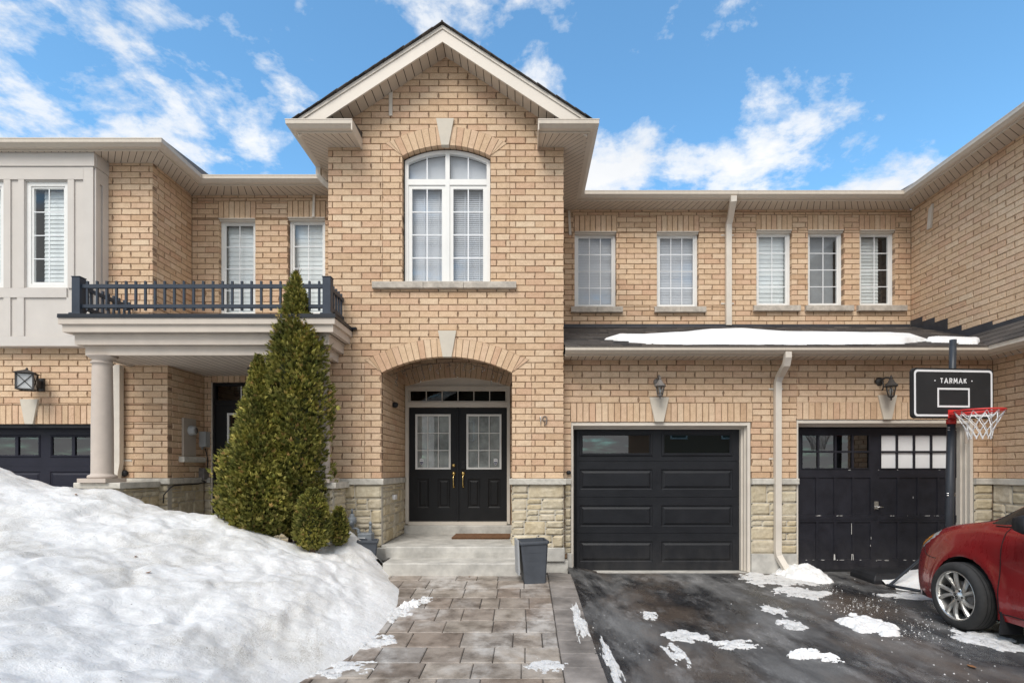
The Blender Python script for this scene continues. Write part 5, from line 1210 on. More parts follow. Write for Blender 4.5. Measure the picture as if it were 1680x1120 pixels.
# hanging porch lantern
hx, hy = X(414, 7.9), 7.9
t = thing('hanging_lantern', 'black pendant lantern hanging from porch ceiling behind the cedar', 'lantern', (hx, hy, 2.5))
mb = MB(); mb.lathe((hx, hy, 2.958), [(.07, 0), (.065, -.015), (.02, -.03), (.001, -.031)], 16); mb.tube([(hx, hy, 2.94), (hx, hy, 2.80)], .008, 6); mb.build('stem', 'iron', t)
mb = MB(); mb.lathe((hx, hy, 2.58), [(.02, .24), (.05, .21), (.10, .17), (.105, .155), (.08, .15)], 8, 0, 'Z', False); mb.lathe((hx, hy, 2.58), [(.001, -.02), (.03, -.01), (.065, 0), (.07, .012)], 8, 0, 'Z', False)
for k in range(8): w = 2 * math.pi * k / 8; mb.tube([(hx + .085 * math.cos(w), hy + .085 * math.sin(w), 2.735), (hx + .065 * math.cos(w), hy + .065 * math.sin(w), 2.59)], .006, 5)
mb.build('lantern_cage', 'iron', t)
mb = MB(); mb.lathe((hx, hy, 2.58), [(.062, .012), (.082, .15)], 8, 0, 'Z', False); mb.build('lantern_glass', 'glass_lamp', t)

# dark sheets added to block sky light through gaps, plus one end wall
def sky_block(parent, boxes):
    for q in boxes:
        m2 = MB(); m2.box(*q); m2.build('sky_block_wall', 'room', parent)
sky_block(house, [(XBL + .1, XMID, 9.50, 9.56, -.3, 6.02), (-2.09, -.1, YD + .35, YD + .37, .3, 3.3), (gx0 - .02, gx1 + .02, YGD + .14, YGD + .16, -.3, gz1 + .1)])
sky_block(right, [(XMID, 8.5, 9.50, 9.56, -.3, 6.02), (rx1 - .02, rx2 + .02, YGD + .14, YGD + .16, -.3, rzt + .1)])
sky_block(left, [(-9.2, -9.15, 7.80, 12, -.3, 6.0), (-9.2, XP - .02, 7.90, 7.92, 3.2, 5.95), (-9.2, XBL + .09, 9.50, 9.56, -.3, 6.02), (lg0 - .05, lg1 + .05, 8.10, 8.12, -.3, 2.4)])
def post(parent, x, y, sg, z0, z1):          # mortar in the re-entrant corners; sg +1: side wall faces +X
    m2 = MB(); a_, b_ = (x - .085, x + .06) if sg > 0 else (x - .06, x + .085)
    m2.box(a_, b_, y + .0095, y + .086, z0, z1); a_, b_ = (x - .085, x - .0095) if sg > 0 else (x + .0095, x + .085)
    m2.box(a_, b_, y - .06, y + .0092, z0, z1); m2.build('corner_mortar', 'mortar', parent)
post(left, XLU, YLB, 1, 3.3, ZS); post(left, XLL, YLD, 1, .1, 3.1); post(house, XBL, YLB, -1, 3.3, ZS); post(house, XBL, YLD, -1, .1, 3.1)
post(house, XBR, YU, 1, 3.8, ZS); post(house, XBR, YG, 1, .2, 3.03); post(right, XW, YU, -1, 3.4, ZS); post(right, XW, YG, -1, .1, 3.03)
post(house, -2.001, YD, 1, .4, 3.3); post(house, -.187, YD, -1, .4, 3.3)
# ================================================================== ground
def gz(x, y):
    zd = -0.0227 * (7.6 - max(y, -3.0)) if y < 7.6 else 0.0
    return zd + 0.115 * smooth(4.3, 6.8, y) * (1 - smooth(0.40, 1.15, x))
def gpt(px, py):                       # where a sight line meets the ground
    y = 5.0
    for _ in range(30):
        x = X(px, y); y = (CZ - gz(x, y)) * F_PX / (py - VY)
    return X(px, y), y
def grid(x0, x1, y0, y1, nx, ny, zf):
    vs = [(lerp(x0, x1, i / nx), lerp(y0, y1, j / ny)) for j in range(ny + 1) for i in range(nx + 1)]
    vs = [(x, y, zf(x, y)) for x, y in vs]
    return vs, [(j * (nx + 1) + i, j * (nx + 1) + i + 1, (j + 1) * (nx + 1) + i + 1, (j + 1) * (nx + 1) + i) for j in range(ny) for i in range(nx)]
mb = MB(); R_ = 600
vs, fs = grid(-14, 14, -6, 7.9, 56, 40, lambda x, y: gz(x, y) - .09); mb.add(vs, fs, 0, True)
zz = -.45
for q in (((-R_, -R_), (R_, -R_), (R_, -6), (-R_, -6)), ((-R_, 7.9), (R_, 7.9), (R_, R_), (-R_, R_)), ((-R_, -6), (-14, -6), (-14, 7.9), (-R_, 7.9)), ((14, -6), (R_, -6), (R_, 7.9), (14, 7.9))): mb.quad(*[(a, b, zz) for a, b in q])
g = mb.build('ground', 'earth'); g['kind'] = 'structure'
def az(x, y):
    h = gz(x, y) - .004 + .006 * nz(x * .9, y * .7) + .0025 * nz(x * 4, y * 4)
    if y > 7.35: h -= .012 * smooth(7.35, 7.6, y)
    return h
mb = MB(); vs, fs = grid(.58, 13, -6, 7.72, 110, 120, az); mb.add(vs, fs, 0, True)
dv = mb.build('driveway', 'asphalt'); dv['kind'] = 'structure'
mb = MB(); rnd = random.Random(21); y = 6.93
vs, fs = grid(-2.3, .62, .3, 7.1, 20, 40, lambda x, y: gz(x, y) - .012); mb.add(vs, fs, 1, True)
def paver(x0, x1, y0, y1, m=0):
    g_ = .0035; x0 += g_; x1 -= g_; y0 += g_; y1 -= g_; b = .007; t = rnd.uniform(-.0025, .0025)
    j = lambda: rnd.uniform(-.002, .002)
    o = [(x0 + j(), y0 + j()), (x1 + j(), y0 + j()), (x1 + j(), y1 + j()), (x0 + j(), y1 + j())]; c = ((x0 + x1) / 2, (y0 + y1) / 2)
    i_ = [(px + b * (1 if px < c[0] else -1), py + b * (1 if py < c[1] else -1)) for px, py in o]
    vs = [(a, q, gz(a, q) + t) for a, q in i_] + [(a, q, gz(a, q) + t - .006) for a, q in o] + [(a, q, gz(a, q) - .05) for a, q in o]
    mb.add(vs, [(0, 1, 2, 3)] + [(k, 4 + k, 4 + (k + 1) % 4, (k + 1) % 4) for k in range(4)] + [(4 + k, 8 + k, 8 + (k + 1) % 4, 4 + (k + 1) % 4) for k in range(4)], m)
while y > .4:
    d = rnd.choice([.26, .34, .30, .34]); x = -2.25 + rnd.uniform(0, .2)
    while x < .285:
        w_ = rnd.choice([.26, .32, .38, .46, .20]); x2 = x + w_
        if .288 - x2 < .12: x2 = .288
        if d == .26 and rnd.random() < .25: paver(x, x2, y - .13, y); paver(x, x2, y - .26, y - .13)
        else: paver(x, x2, y - d, y)
        x = x2
    y -= d
y = 7.05
while y > .4: d = rnd.choice([.2, .3, .3, .4]); paver(.29, .605, y - d, y, 2); y -= d
wk = mb.build('walkway', ['paver', 'sand', 'paver_border']); wk['kind'] = 'structure'

# ---- the ploughed snow bank on the front lawn
C_ = []
def cp(px, py, Yd): C_.append((X(px, Yd), Yd, Z(py, Yd)))
for a in ((-160, 752, 6.2), (-60, 758, 6.2), (0, 771, 6.2), (28, 787, 6.25), (54, 798, 6.3), (83, 802, 6.3), (121, 802, 6.35), (167, 805, 6.4), (200, 809, 6.45), (233, 823, 6.5), (267, 838, 6.5), (304, 844, 6.55), (346, 844, 6.6), (375, 846, 6.6), (400, 859, 6.6), (421, 871, 6.55), (458, 884, 6.5), (487, 894, 6.5), (517, 903, 6.6), (540, 893, 6.85), (571, 866, 7.15), (596, 893, 7.0), (617, 919, 6.88), (633, 944, 6.75)): cp(*a)
for px, py in ((655, 968), (652, 990), (640, 1012), (618, 1040), (585, 1068), (540, 1095), (490, 1120)):
    x, y = gpt(px, py); C_.append((x, y, gz(x, y)))
for px, py in ((690, 980), (690, 1040), (640, 1090), (560, 1130)):
    x, y = gpt(px, py); C_.append((x, y, gz(x, y) - .20))
C_ += [(-2.2, 6.2, .42), (-2.0, 5.6, .34), (-1.9, 4.9, .24), (-2.5, 5.2, .42), (-3.2, 5.2, .58), (-4.2, 5.3, .86), (-5.4, 5.2, 1.12), (-2.4, 4.2, .30), (-3.2, 4.1, .50), (-4.2, 4.0, .74), (-5.5, 4, .98), (-2.0, 3.3, .18), (-2.6, 3.2, .38), (-3.4, 3, .56), (-4.6, 2.8, .74), (-1.75, 2.6, -.02), (-2.2, 2.4, .26), (-3, 2, .5), (-4.5, 1.6, .65), (-1.5, 1.8, -.12), (-2.2, 1.2, .2), (-3.5, .6, .45), (-5.5, 1, .7), (-8, 2, .9), (-8, 5, 1.4), (-8, 7, 1.1), (-7, 7.5, .85), (-5.6, 7.4, .85), (-4.6, 7.5, .62), (-3.9, 7.6, .5), (-3.2, 7.5, .42), (-2.6, 7.5, .5), (-2.1, 7.3, .34), (-2.05, 7.1, .36), (-1.85, 7.25, .1), (-3.2, 7.0, .5), (-1.5, 1.0, -.15), (-1.3, 7.2, -.2)]
P_ = np.array(C_); XY = P_[:, :2]; n_ = len(P_)
def tps(r): return np.where(r > 1e-9, r * r * np.log(np.maximum(r, 1e-9)), 0)
A = np.zeros((n_ + 3, n_ + 3)); dm = np.linalg.norm(XY[:, None] - XY[None], axis=2); A[:n_, :n_] = tps(dm) + np.eye(n_) * 0.006
A[:n_, n_] = 1; A[:n_, n_ + 1:] = XY; A[n_, :n_] = 1; A[n_ + 1:, :n_] = XY.T
wts = np.linalg.solve(A, np.concatenate([P_[:, 2], [0, 0, 0]]))
def bank(x, y):
    r = np.linalg.norm(XY - np.array([x, y]), axis=1)
    return float(wts[:n_] @ tps(r) + wts[n_] + wts[n_ + 1] * x + wts[n_ + 2] * y)
def bank_full(x, y):
    h = bank(x, y); k = smooth(0, .3, h - gz(x, y))
    h += k * (.060 * fbm(x * .9, y * .9, 1.5, 3) + .034 * fbm(x * 2.4, y * 2.4, 5, 4) + .011 * fbm(x * 8, y * 8, 2, 5) - .030 * max(0, 1 - 3.2 * abs(fbm(x * 1.5 + 3, y * 1.1, 7, 3))) + .020 * smooth(-3.0, -2.0, x) * fbm(x * 7 + y * 2, y * 2.2, 4, 4) + .012 * (1 - abs(nz(x * 2.2 + y * 1.3, y * 1.6 - x * .6, 8))) ** 3)
    crease = abs((x + 2.75) * .55 - (y - 3.9) * .30 + .10 * nz(x * 2.2, y * 2.2)) ; h -= .035 * math.exp(-(crease / .055) ** 2) * smooth(2.6, 3.2, y) * (1 - smooth(4.3, 4.8, y)) * k
    return h
mb = MB(); nx, ny = 300, 300; x0, x1, y0, y1 = -9.0, -1.0, .9, 7.62
vs = []
for j in range(ny + 1):
    for i_ in range(nx + 1):
        x, y = lerp(x0, x1, (i_ / nx) ** .8), lerp(y0, y1, j / ny); vs.append((x, y, bank_full(x, y)))
keep = []
for j in range(ny):
    for i_ in range(nx):
        q = (j * (nx + 1) + i_, j * (nx + 1) + i_ + 1, (j + 1) * (nx + 1) + i_ + 1, (j + 1) * (nx + 1) + i_)
        if any(vs[k][2] > gz(vs[k][0], vs[k][1]) - .03 for k in q) and not (vs[q[0]][0] > -1.95 and vs[q[0]][1] > 6.86): keep.append(q)
mb.add(vs, keep, 0, True); sb = mb.build('snow_bank', 'snow', recalc=False); sb['kind'] = 'structure'

# ---- snow and slush left on the paving
def patch(px, py, wpx, hpx, name, label, mat, h=.03, seed=0, group=None, cat='snow patch', rot=0, n=30):
    x0_, y0_ = gpt(px, py); wx = wpx * y0_ / F_PX; wy = hpx * y0_ * y0_ / (F_PX * 1.52); nx, ny = 84, 64; vs = []
    for j in range(ny + 1):
        for i_ in range(nx + 1):
            u, v = lerp(-1.5, 1.5, i_ / nx), lerp(-1.5, 1.5, j / ny); r = math.hypot(u, v)
            x, y = x0_ + u * wx, y0_ + v * wy
            q_ = .3 if h > .1 else 1.0; g_ = 1 - r ** 1.6 + q_ * (1.25 * fbm(u * 1.5 + seed, v * 1.5, seed, 5) + .45 * fbm(x * 18, y * 13 + seed, 2, 4))
            vs.append((x, y, gz(x, y) + (h * min(1.25, g_) ** .7 * (1 + .25 * q_ ** 2 * nz(x * 22, y * 22, seed)) if g_ > 0 else max(-.02, g_ * .05)), g_))
    fs = [q for q in ((j * (nx + 1) + i_, j * (nx + 1) + i_ + 1, (j + 1) * (nx + 1) + i_ + 1, (j + 1) * (nx + 1) + i_) for j in range(ny) for i_ in range(nx)) if max(vs[k][3] for k in q) > 0]
    mb = MB(); mb.add([v[:3] for v in vs], fs, 0, True); o = mb.build(name, mat, recalc=False); tag(o, label, cat, group); rebase(o, (x0_, y0_, gz(x0_, y0_))); return o
GP = 'melting snow patches on the driveway'
patch(1318, 944, 38, 10, 'snow_mound', 'rounded white snow mound at the foot of the middle downspout', 'snow_clean', .15, 3, cat='snow mound')
patch(1268, 950, 50, 9, 'snow_patch', 'flat slush between the downspout and glossy garage door corner', 'ice', .012, 33, GP)
for k, (px, py, w_, h_, lab, mt, ht) in enumerate((
    (1423, 1026, 44, 14, 'largest white snow patch left of the car wheel', 'snow_clean', .045),
    (1337, 1075, 31, 7, 'small lumpy snow patch alone at lower right, below the dirty asphalt', 'snow_clean', .04),
    (1317, 972, 36, 7, 'thin snow patch in front of the snow mound', 'ice', .014),
    (1205, 1056, 36, 6, 'flat white slush streak in the middle of the driveway', 'ice', .018),
    (1128, 1043, 30, 8, 'broad flat slush patch above the short slush smear', 'ice', .012),
    (1108, 1072, 14, 15, 'short slush smear pointing to the bottom edge', 'ice', .012),
    (1003, 1085, 9, 36, 'long snow streak beside the paver border near bottom', 'ice', .018),
    (951, 1019, 10, 22, 'snow streak on the charcoal paver border', 'ice', .018),
    (1266, 1000, 15, 8, 'narrow snow sliver at driveway centre right of the garage door', 'ice', .014),
    (1296, 1022, 18, 8, 'narrow snow sliver left of the largest patch', 'ice', .014),
    (1624, 1049, 44, 14, 'snow patch on the asphalt just behind the front car wheel', 'ice', .02),
    (1500, 977, 40, 5, 'thin grey slush film in front of the car bumper', 'ice', .009),
    (1066, 1009, 12, 6, 'tiny slush spot below the glossy garage door', 'ice', .01),
    (1300, 968, 20, 6, 'small slush spot by the garage corner', 'ice', .01),
    (672, 993, 14, 5, 'small snow crumb patch beside the snow bank toe', 'snow_clean', .03),
    (697, 983, 13, 4, 'thin snow film on pavers near the step', 'ice', .012),
    (896, 1090, 26, 9, 'thin white film on lower pavers', 'ice', .004),
    (648, 1004, 22, 9, 'slush fringe at the right bulge of the snow bank', 'ice', .02),
    (612, 1052, 34, 10, 'slush fringe along the lower snow bank edge', 'ice', .015),
    (552, 1096, 48, 12, 'broad slush fringe where the snow bank meets the bottom pavers', 'ice', .014))):
    patch(px, py, w_, h_, 'snow_patch', lab, mt, ht, 50 + k * 7.3, GP, rot=0.0)
mb = MB(); rnd = random.Random(8)     # crumbs of ice and road salt
for cx, cy, sx, sy, n in ((1412, 993, 30, 8, 150), (1520, 1032, 42, 13, 180), (1360, 962, 25, 7, 40), (1590, 1085, 50, 20, 24), (1310, 1010, 120, 35, 24), (1000, 1060, 50, 30, 20)):
    for _ in range(n):
        px, py = rnd.gauss(cx, sx), rnd.gauss(cy, sy)
        if py < 945 or py > 1135: continue
        x, y = gpt(px, py)
        if x < .35: continue
        r = rnd.choice([.002, .0025, .003, .004, .006]); z = gz(x, y)
        j = lambda: rnd.uniform(.6, 1.2)
        mb.add([(x - r * j(), y - r * j(), z - .004), (x + r * j(), y - r * j(), z - .004), (x + r * j(), y + r * j(), z - .004), (x - r * j(), y + r * j(), z - .004), (x, y, z + r * .9 * j())], [(0, 1, 4), (1, 2, 4), (2, 3, 4), (3, 0, 4), (3, 2, 1, 0)])
ic = mb.build('ice_crumbs', 'snow_clean'); tag(ic, 'white crumbs of ice and salt scattered over the asphalt', 'ice crumbs', kind='stuff')
def leaf(x, y, z, s, lab):
    mb = MB(); a = random.uniform(0, 6); c, d = math.cos(a), math.sin(a)
    pts = [(-1, 0, 0), (-.4, .35, .12), (.3, .4, .1), (1, .05, .25), (.35, -.38, .14), (-.45, -.3, .06)]
    mb.add([(x + (u * c - v * d) * s, y + (u * d + v * c) * s, z + w_ * s + .004) for u, v, w_ in pts] + [(x, y, z + .03 * s)], [(k, (k + 1) % 6, 6) for k in range(6)])
    o = mb.build('dead_leaf', 'leaf_brown'); tag(o, lab, 'leaf', 'dead leaves'); rebase(o, (x, y, z))
for px, py, lab in ((1594, 1094, 'brown dead leaf on the asphalt at lower right'), (770, 940, 'brown dead leaf at the foot of the concrete steps')):
    x, y = gpt(px, py) if px > 1000 else (X(770, 6.78), 6.78); leaf(x, y, gz(x, y), .055 if px > 1000 else .03, lab)
for x, y, lab in ((-3.62, 4.95, 'yellow brown leaf on the snow bank middle'), (-5.1, 6.05, 'brown leaf high on the snow bank by the stone ledge'), (-3.25, 4.6, 'small curled brown leaf on the lower snow bank')): leaf(x, y, bank_full(x, y) + .004, .028, lab)

# ---- snow on the garage roof
def zroof(x, y): return max(3.125 + .395 * (y - 7.17), 3.128 + .78 * (x - 6.22)) + .014
def interp(tab, s):
    for (a, p), (b, q) in zip(tab, tab[1:]):
        if s <= b: return lerp(p, q, (s - a) / (b - a))
    return tab[-1][1]
def roof_snow(xa, xb, back, front, th, seed, label, nx=120, ny=18):
    vs = []
    for i_ in range(nx + 1):
        s = i_ / nx; f = interp(front, s) + .045 * fbm(s * 38, seed, 0, 5); b = interp(back, s) + .05 * nz(s * 9, seed, 2); b = max(b, f + .02)
        e = min(1, min(s, 1 - s) / .05)
        for j in range(ny + 1):
            t = j / ny; y = lerp(f, b, t); x = lerp(xa, xb, s) * (y / 7.7) ** .6
            h = th * e * min(1, t / .10) ** .5 * min(1, (1 - t) / .4) ** .6 * (1 + .18 * nz(x * 2, y * 2, seed))
            vs.append((x, y, zroof(x, y) + h - (.02 if j in (0, ny) or i_ in (0, nx) else 0)))
    fs = [(i_ * (ny + 1) + j, (i_ + 1) * (ny + 1) + j, (i_ + 1) * (ny + 1) + j + 1, i_ * (ny + 1) + j + 1) for i_ in range(nx) for j in range(ny)]
    mb = MB(); mb.add(vs, fs, 0, True); o = mb.build('roof_snow', 'snow_clean'); tag(o, label, 'snow', 'snow on the garage roof'); rebase(o, (lerp(xa, xb, .5), 7.4, zroof(lerp(xa, xb, .5), 7.4)))
roof_snow(1.13, 5.80, [(0, 7.72), (.06, 7.86), (.15, 8.02), (.25, 8.25), (.36, 8.72), (.46, 8.80), (.58, 8.42), (.75, 8.25), (.9, 8.2), (.96, 7.95), (1, 7.6)], [(0, 7.66), (.03, 7.60), (.07, 7.46), (.13, 7.30), (.2, 7.22), (.62, 7.21), (.75, 7.26), (.9, 7.30), (.95, 7.45), (1, 7.55)], .075, 4, 'long lens of white snow on the shingles above both garages')
roof_snow(5.72, 6.50, [(0, 7.52), (.25, 7.75), (.6, 7.8), (.9, 7.7), (1, 7.58)], [(0, 7.48), (.3, 7.36), (.6, 7.28), (.85, 7.28), (1, 7.5)], .05, 9, 'small snow patch in the roof valley above backboard', 40, 10)

# ================================================================== cedars
def cedar(name, label, axis_px, Yd, prof, n, base_z, seed, low=None, sp=1.0, lean=0.0):
    sc = Yd / F_PX; rnd = random.Random(seed); ax = X(axis_px, Yd)
    P = sorted([(Z(py, Yd), hw * sc) for py, hw in prof]); z0, z1 = P[0][0], P[-1][0]
    rz = lambda z: interp(P, z)
    t = thing(name, label, 'tree' if n > 4000 else 'shrub', (ax, Yd, base_z), 'evergreen cedars in front of the porch')
    mb = MB(); cdf = []; acc = 0; K = 200
    for k in range(K): acc += rz(lerp(z0, z1, k / K)) + .03; cdf.append(acc)
    import bisect
    def lump(th, z): return 1 + .30 * fbm(math.cos(th) * 1.5 + seed, math.sin(th) * 1.5, z * 1.9, 3) + .12 * nz(math.cos(th) * 4, math.sin(th) * 4 + seed, z * 5)
    for _ in range(n):
        k = bisect.bisect_left(cdf, rnd.random() * acc); z = lerp(z0, z1, (k + rnd.random()) / K); th = rnd.uniform(0, 2 * math.pi)
        r = rz(z) * lump(th, z) * ((1.10 - .48 * rnd.random() ** 1.5) if rnd.random() > .05 else rnd.uniform(1.08, 1.26)); cx = ax + lean * (z - z0)
        c = Vector((cx + r * math.cos(th), Yd + r * math.sin(th) * .92, z))
        out = Vector((math.cos(th), math.sin(th), rnd.uniform(.3, 1.3))).normalized()
        side = Vector((-math.sin(th), math.cos(th), 0)); side = (side * rnd.uniform(-1, 1) + Vector((0, 0, 1)) * rnd.uniform(-.6, .8) + out * rnd.uniform(-.2, .2))
        side = side - out * side.dot(out)
        if side.length < .1: continue
        side.normalize(); L = rnd.uniform(.035, .068) * sp; nl = 5; vs = [c - out * L * .4]; fs = []
        for q in range(nl):
            a = (q - 2) * .42 + rnd.uniform(-.1, .1); l = L * (1 - .22 * abs(q - 2)) * rnd.uniform(.8, 1.15)
            d = out * math.cos(a) + side * math.sin(a); e = (side * math.cos(a) - out * math.sin(a)) * l * .15; nrm = out.cross(side) * l * rnd.uniform(-.25, .25)
            b = len(vs); vs += [c - out * L * .4 + d * l * .55 + e, c - out * L * .4 + d * l * .55 - e, c - out * L * .4 + d * l + nrm * 1.0 + e * .5, c - out * L * .4 + d * l * 1.06 + nrm - e * .4]
            fs += [(0, b + 1, b), (b, b + 1, b + 3, b + 2)]
        mb.add(vs, fs)
    mb.build('crown', 'cedar', t, recalc=False)
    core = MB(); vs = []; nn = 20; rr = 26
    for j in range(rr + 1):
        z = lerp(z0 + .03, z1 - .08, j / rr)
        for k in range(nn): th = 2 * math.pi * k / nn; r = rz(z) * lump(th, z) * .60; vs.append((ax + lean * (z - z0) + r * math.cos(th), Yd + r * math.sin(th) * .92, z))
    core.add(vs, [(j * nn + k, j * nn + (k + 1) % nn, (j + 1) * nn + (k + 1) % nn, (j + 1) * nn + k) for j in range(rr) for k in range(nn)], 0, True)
    core.build('shade_core', 'cedar_core', t)  # dark core; the shade between the sprays is put into its colour
    tr = MB()
    for q in range(3 if n > 4000 else 1):
        w_ = q * 2.1 + seed; x = ax + .07 * math.cos(w_) * (q > 0 or n > 4000); y = Yd + .07 * math.sin(w_)
        tr.tube([(x + .05 * math.cos(w_), y, base_z - .25), (x + .02 * math.cos(w_), y, base_z + .05), (lerp(x, ax, .5), Yd, z0 + .35), (ax + lean * .5, Yd, lerp(z0, z1, .55))], [.038, .032, .024, .008], 8)
    tr.build('trunk', 'bark', t); return t
bk = lambda x, y: bank_full(x, y)
cedar('cedar_tree', 'tallest cedar, narrow spire rising past the balcony railing', 486, 6.86, [(445, 1), (456, 6), (475, 12), (495, 17), (512, 19), (530, 26), (552, 36), (575, 38), (610, 42), (660, 45), (710, 46), (760, 47), (795, 50), (820, 46), (845, 36), (868, 26), (880, 10)], 17000, .40, 3)
cedar('cedar_tree', 'broad leaning cedar hiding the black porch door, left of the spire', 424, 6.6, [(582, 2), (592, 6), (610, 11), (640, 16), (690, 25), (740, 40), (790, 50), (825, 58), (845, 56), (862, 46), (874, 34), (886, 12)], 18000, .42, 8)
cedar('cedar_shrub', 'small rounded cedar at the foot of the two trees', 513, 6.42, [(801, 4), (812, 14), (830, 22), (850, 25), (875, 26), (893, 20), (901, 8)], 2600, .40, 12, sp=.85)
cedar('cedar_shrub', 'smallest cedar shrub beside the gas meter', 556, 6.75, [(830, 3), (840, 9), (858, 14), (876, 15), (888, 11), (894, 4)], 1300, .42, 15, sp=.75)
mb = MB(); ax, ay = X(489, 6.86), 6.86; zt_ = Z(452, 6.86)
for dx, dz in ((-.02, .12), (.015, .15), (.045, .09), (-.005, .07)): mb.tube([(ax, ay, zt_ - .05), (ax + dx * .5, ay, zt_ + dz * .5), (ax + dx, ay + .01, zt_ + dz)], [.004, .003, .0015], 5)
tw = mb.build('twig', 'bark'); attach(tw, [o for o in bpy.data.objects if o.name == 'cedar_tree'][0])

# ================================================================== small things by the porch
def planter(cx, cy, zb, zt, wt, wb, yaw, label, tilt=0, pale=False):
    t = thing('planter', label, 'planter', (cx, cy, zb)); mb = MB()
    h = zt - zb; ht, hb = wt / 2, wb / 2
    lv = [(hb, 0), (hb + .004, .004), (lerp(hb, ht, .93) - .008, h * .93), (ht, h * .932), (ht + .003, h * .965), (ht, h), (ht - .018, h), (ht - .022, h - .07)]
    vs = []; n = 8
    def sq(r): c = r * .12; return [(-r + c, -r), (r - c, -r), (r, -r + c), (r, r - c), (r - c, r), (-r + c, r), (-r, r - c), (-r, -r + c)]
    for r, z in lv: vs += [(x, y, z) for x, y in sq(r)]
    fs = [(k * n + j, k * n + (j + 1) % n, (k + 1) * n + (j + 1) % n, (k + 1) * n + j) for k in range(len(lv) - 1) for j in range(n)] + [tuple(range(n))]
    mb.add(vs, fs)
    for k in range(1, 5):               # shallow moulded rings
        z = h * .93 * k / 5; r = lerp(hb, ht * .93 + hb * .07 - .008, k / 5) + .0025
        mb.add([(x, y, z + d) for d in (-.004, .004) for x, y in sq(r)], [(j, (j + 1) % n, n + (j + 1) % n, n + j) for j in range(n)])
    M_ = Matrix.Translation((cx, cy, zb)) @ Matrix.Rotation(yaw, 4, 'Z') @ Matrix.Rotation(tilt, 4, 'Y')
    mb.xform(M_); mb.build('pot', 'pot', t)
    s = MB(); rr = ht - .021; nn = 8; vs = [(x, y, h - .06 + .008 * nz(x * 20, y * 20)) for x, y in sq(rr)] + [(0, 0, h - .045)]; s.add(vs, [(j, (j + 1) % nn, nn) for j in range(nn)]); s.xform(M_); s.build('soil', 'soil', t); return t, M_, h, ht
x, y = gpt(876, 958); t_, M_, h_, ht_ = planter(x, y + .16, gz(x, y) - .005, Z(886, y + .1), .355, .25, math.radians(9), 'tapered slate planter standing on pavers right of the steps', math.radians(-2))
mb = MB(); mb.box(-ht_ - .03, -ht_ - .008, -.14, .12, .12, h_ + .02); mb.xform(M_); s_ = mb.build('pale_planter_side', 'pot_pale'); tag(s_, 'pale strip added as the lighter left side face of the planter', 'board'); rebase(s_, (x - .2, y + .16, gz(x, y) + .1))  # stands for the planter's lighter left side; the lightness is in its colour
planter(X(601, 7.08), 7.08, .10, Z(886, 7.0), .27, .19, math.radians(14), 'slate planter half buried behind the snow bank by the gas meter', math.radians(3))
mb = MB(); nx, ny = 40, 24
vs, fs = grid(-1.12, -.24, 8.04, 8.62, nx, ny, lambda x, y: .414 + .016 + .004 * nz(x * 40, y * 40)); vs = [(a + .010 * nz(a * 9, b * 30), b + .008 * nz(a * 30, b * 9), c) for a, b, c in vs]; mb.add(vs, fs)
mb.box(-1.11, -.25, 8.05, 8.61, .411, .428); dm_ = mb.build('doormat', 'mat'); tag(dm_, 'brown coir doormat lying on the porch landing', 'doormat'); rebase(dm_, (-.68, 8.33, .411))
# gas meter
gy = 7.28; t = thing('gas_meter', 'grey gas meter with regulator and pipes against the stone pier', 'gas meter', (X(597, gy), gy, .35))
g_ = lambda px, py, dy=0: (X(px, gy + dy), gy + dy, Z(py, gy + dy))
mb = MB(); mb.box(g_(589, 0)[0], g_(612.5, 0)[0], gy - .085, gy + .075, Z(896, gy), Z(873, gy)); mb.build('meter_body', 'gas_grey', t, bevel=.018)
mb = MB(); mb.box(g_(591, 0)[0], g_(602, 0)[0], gy - .091, gy - .086, Z(886, gy), Z(880, gy)); mb.build('meter_label', 'white', t)
mb = MB(); mb.lathe(g_(577.5, 853), [(.02, .09), (.03, .085), (.035, .05), (.058, .035), (.062, .0), (.058, -.035), (.03, -.05), (.028, -.085)], 16); mb.lathe((g_(577.5, 0)[0], gy - .05, Z(856, gy)), [(.03, 0), (.034, -.02), (.001, -.03)], 12, 0, 'Y'); mb.build('regulator', 'gas_grey', t)
mb = MB()
mb.tube([g_(577.5, 834), g_(577.5, 842)], .016, 8); mb.tube([g_(577.5, 862), g_(579, 866), g_(585, 866.5), g_(588, 868), g_(588.5, 876)], .017, 10); mb.tube([g_(607.5, 876), g_(607.5, 860), g_(607.5, 858, .05), g_(607.5, 857.5, .12)], .017, 10)
for p in (g_(588.5, 872), g_(607.5, 871)): mb.lathe(p, [(.026, -.012), (.026, .012)], 6, 0, 'Z', False)
mb.lathe(g_(607.5, 858), [(.001, .028), (.018, .02), (.022, 0), (.02, -.02)], 10); mb.build('pipe', 'gas_grey', t)

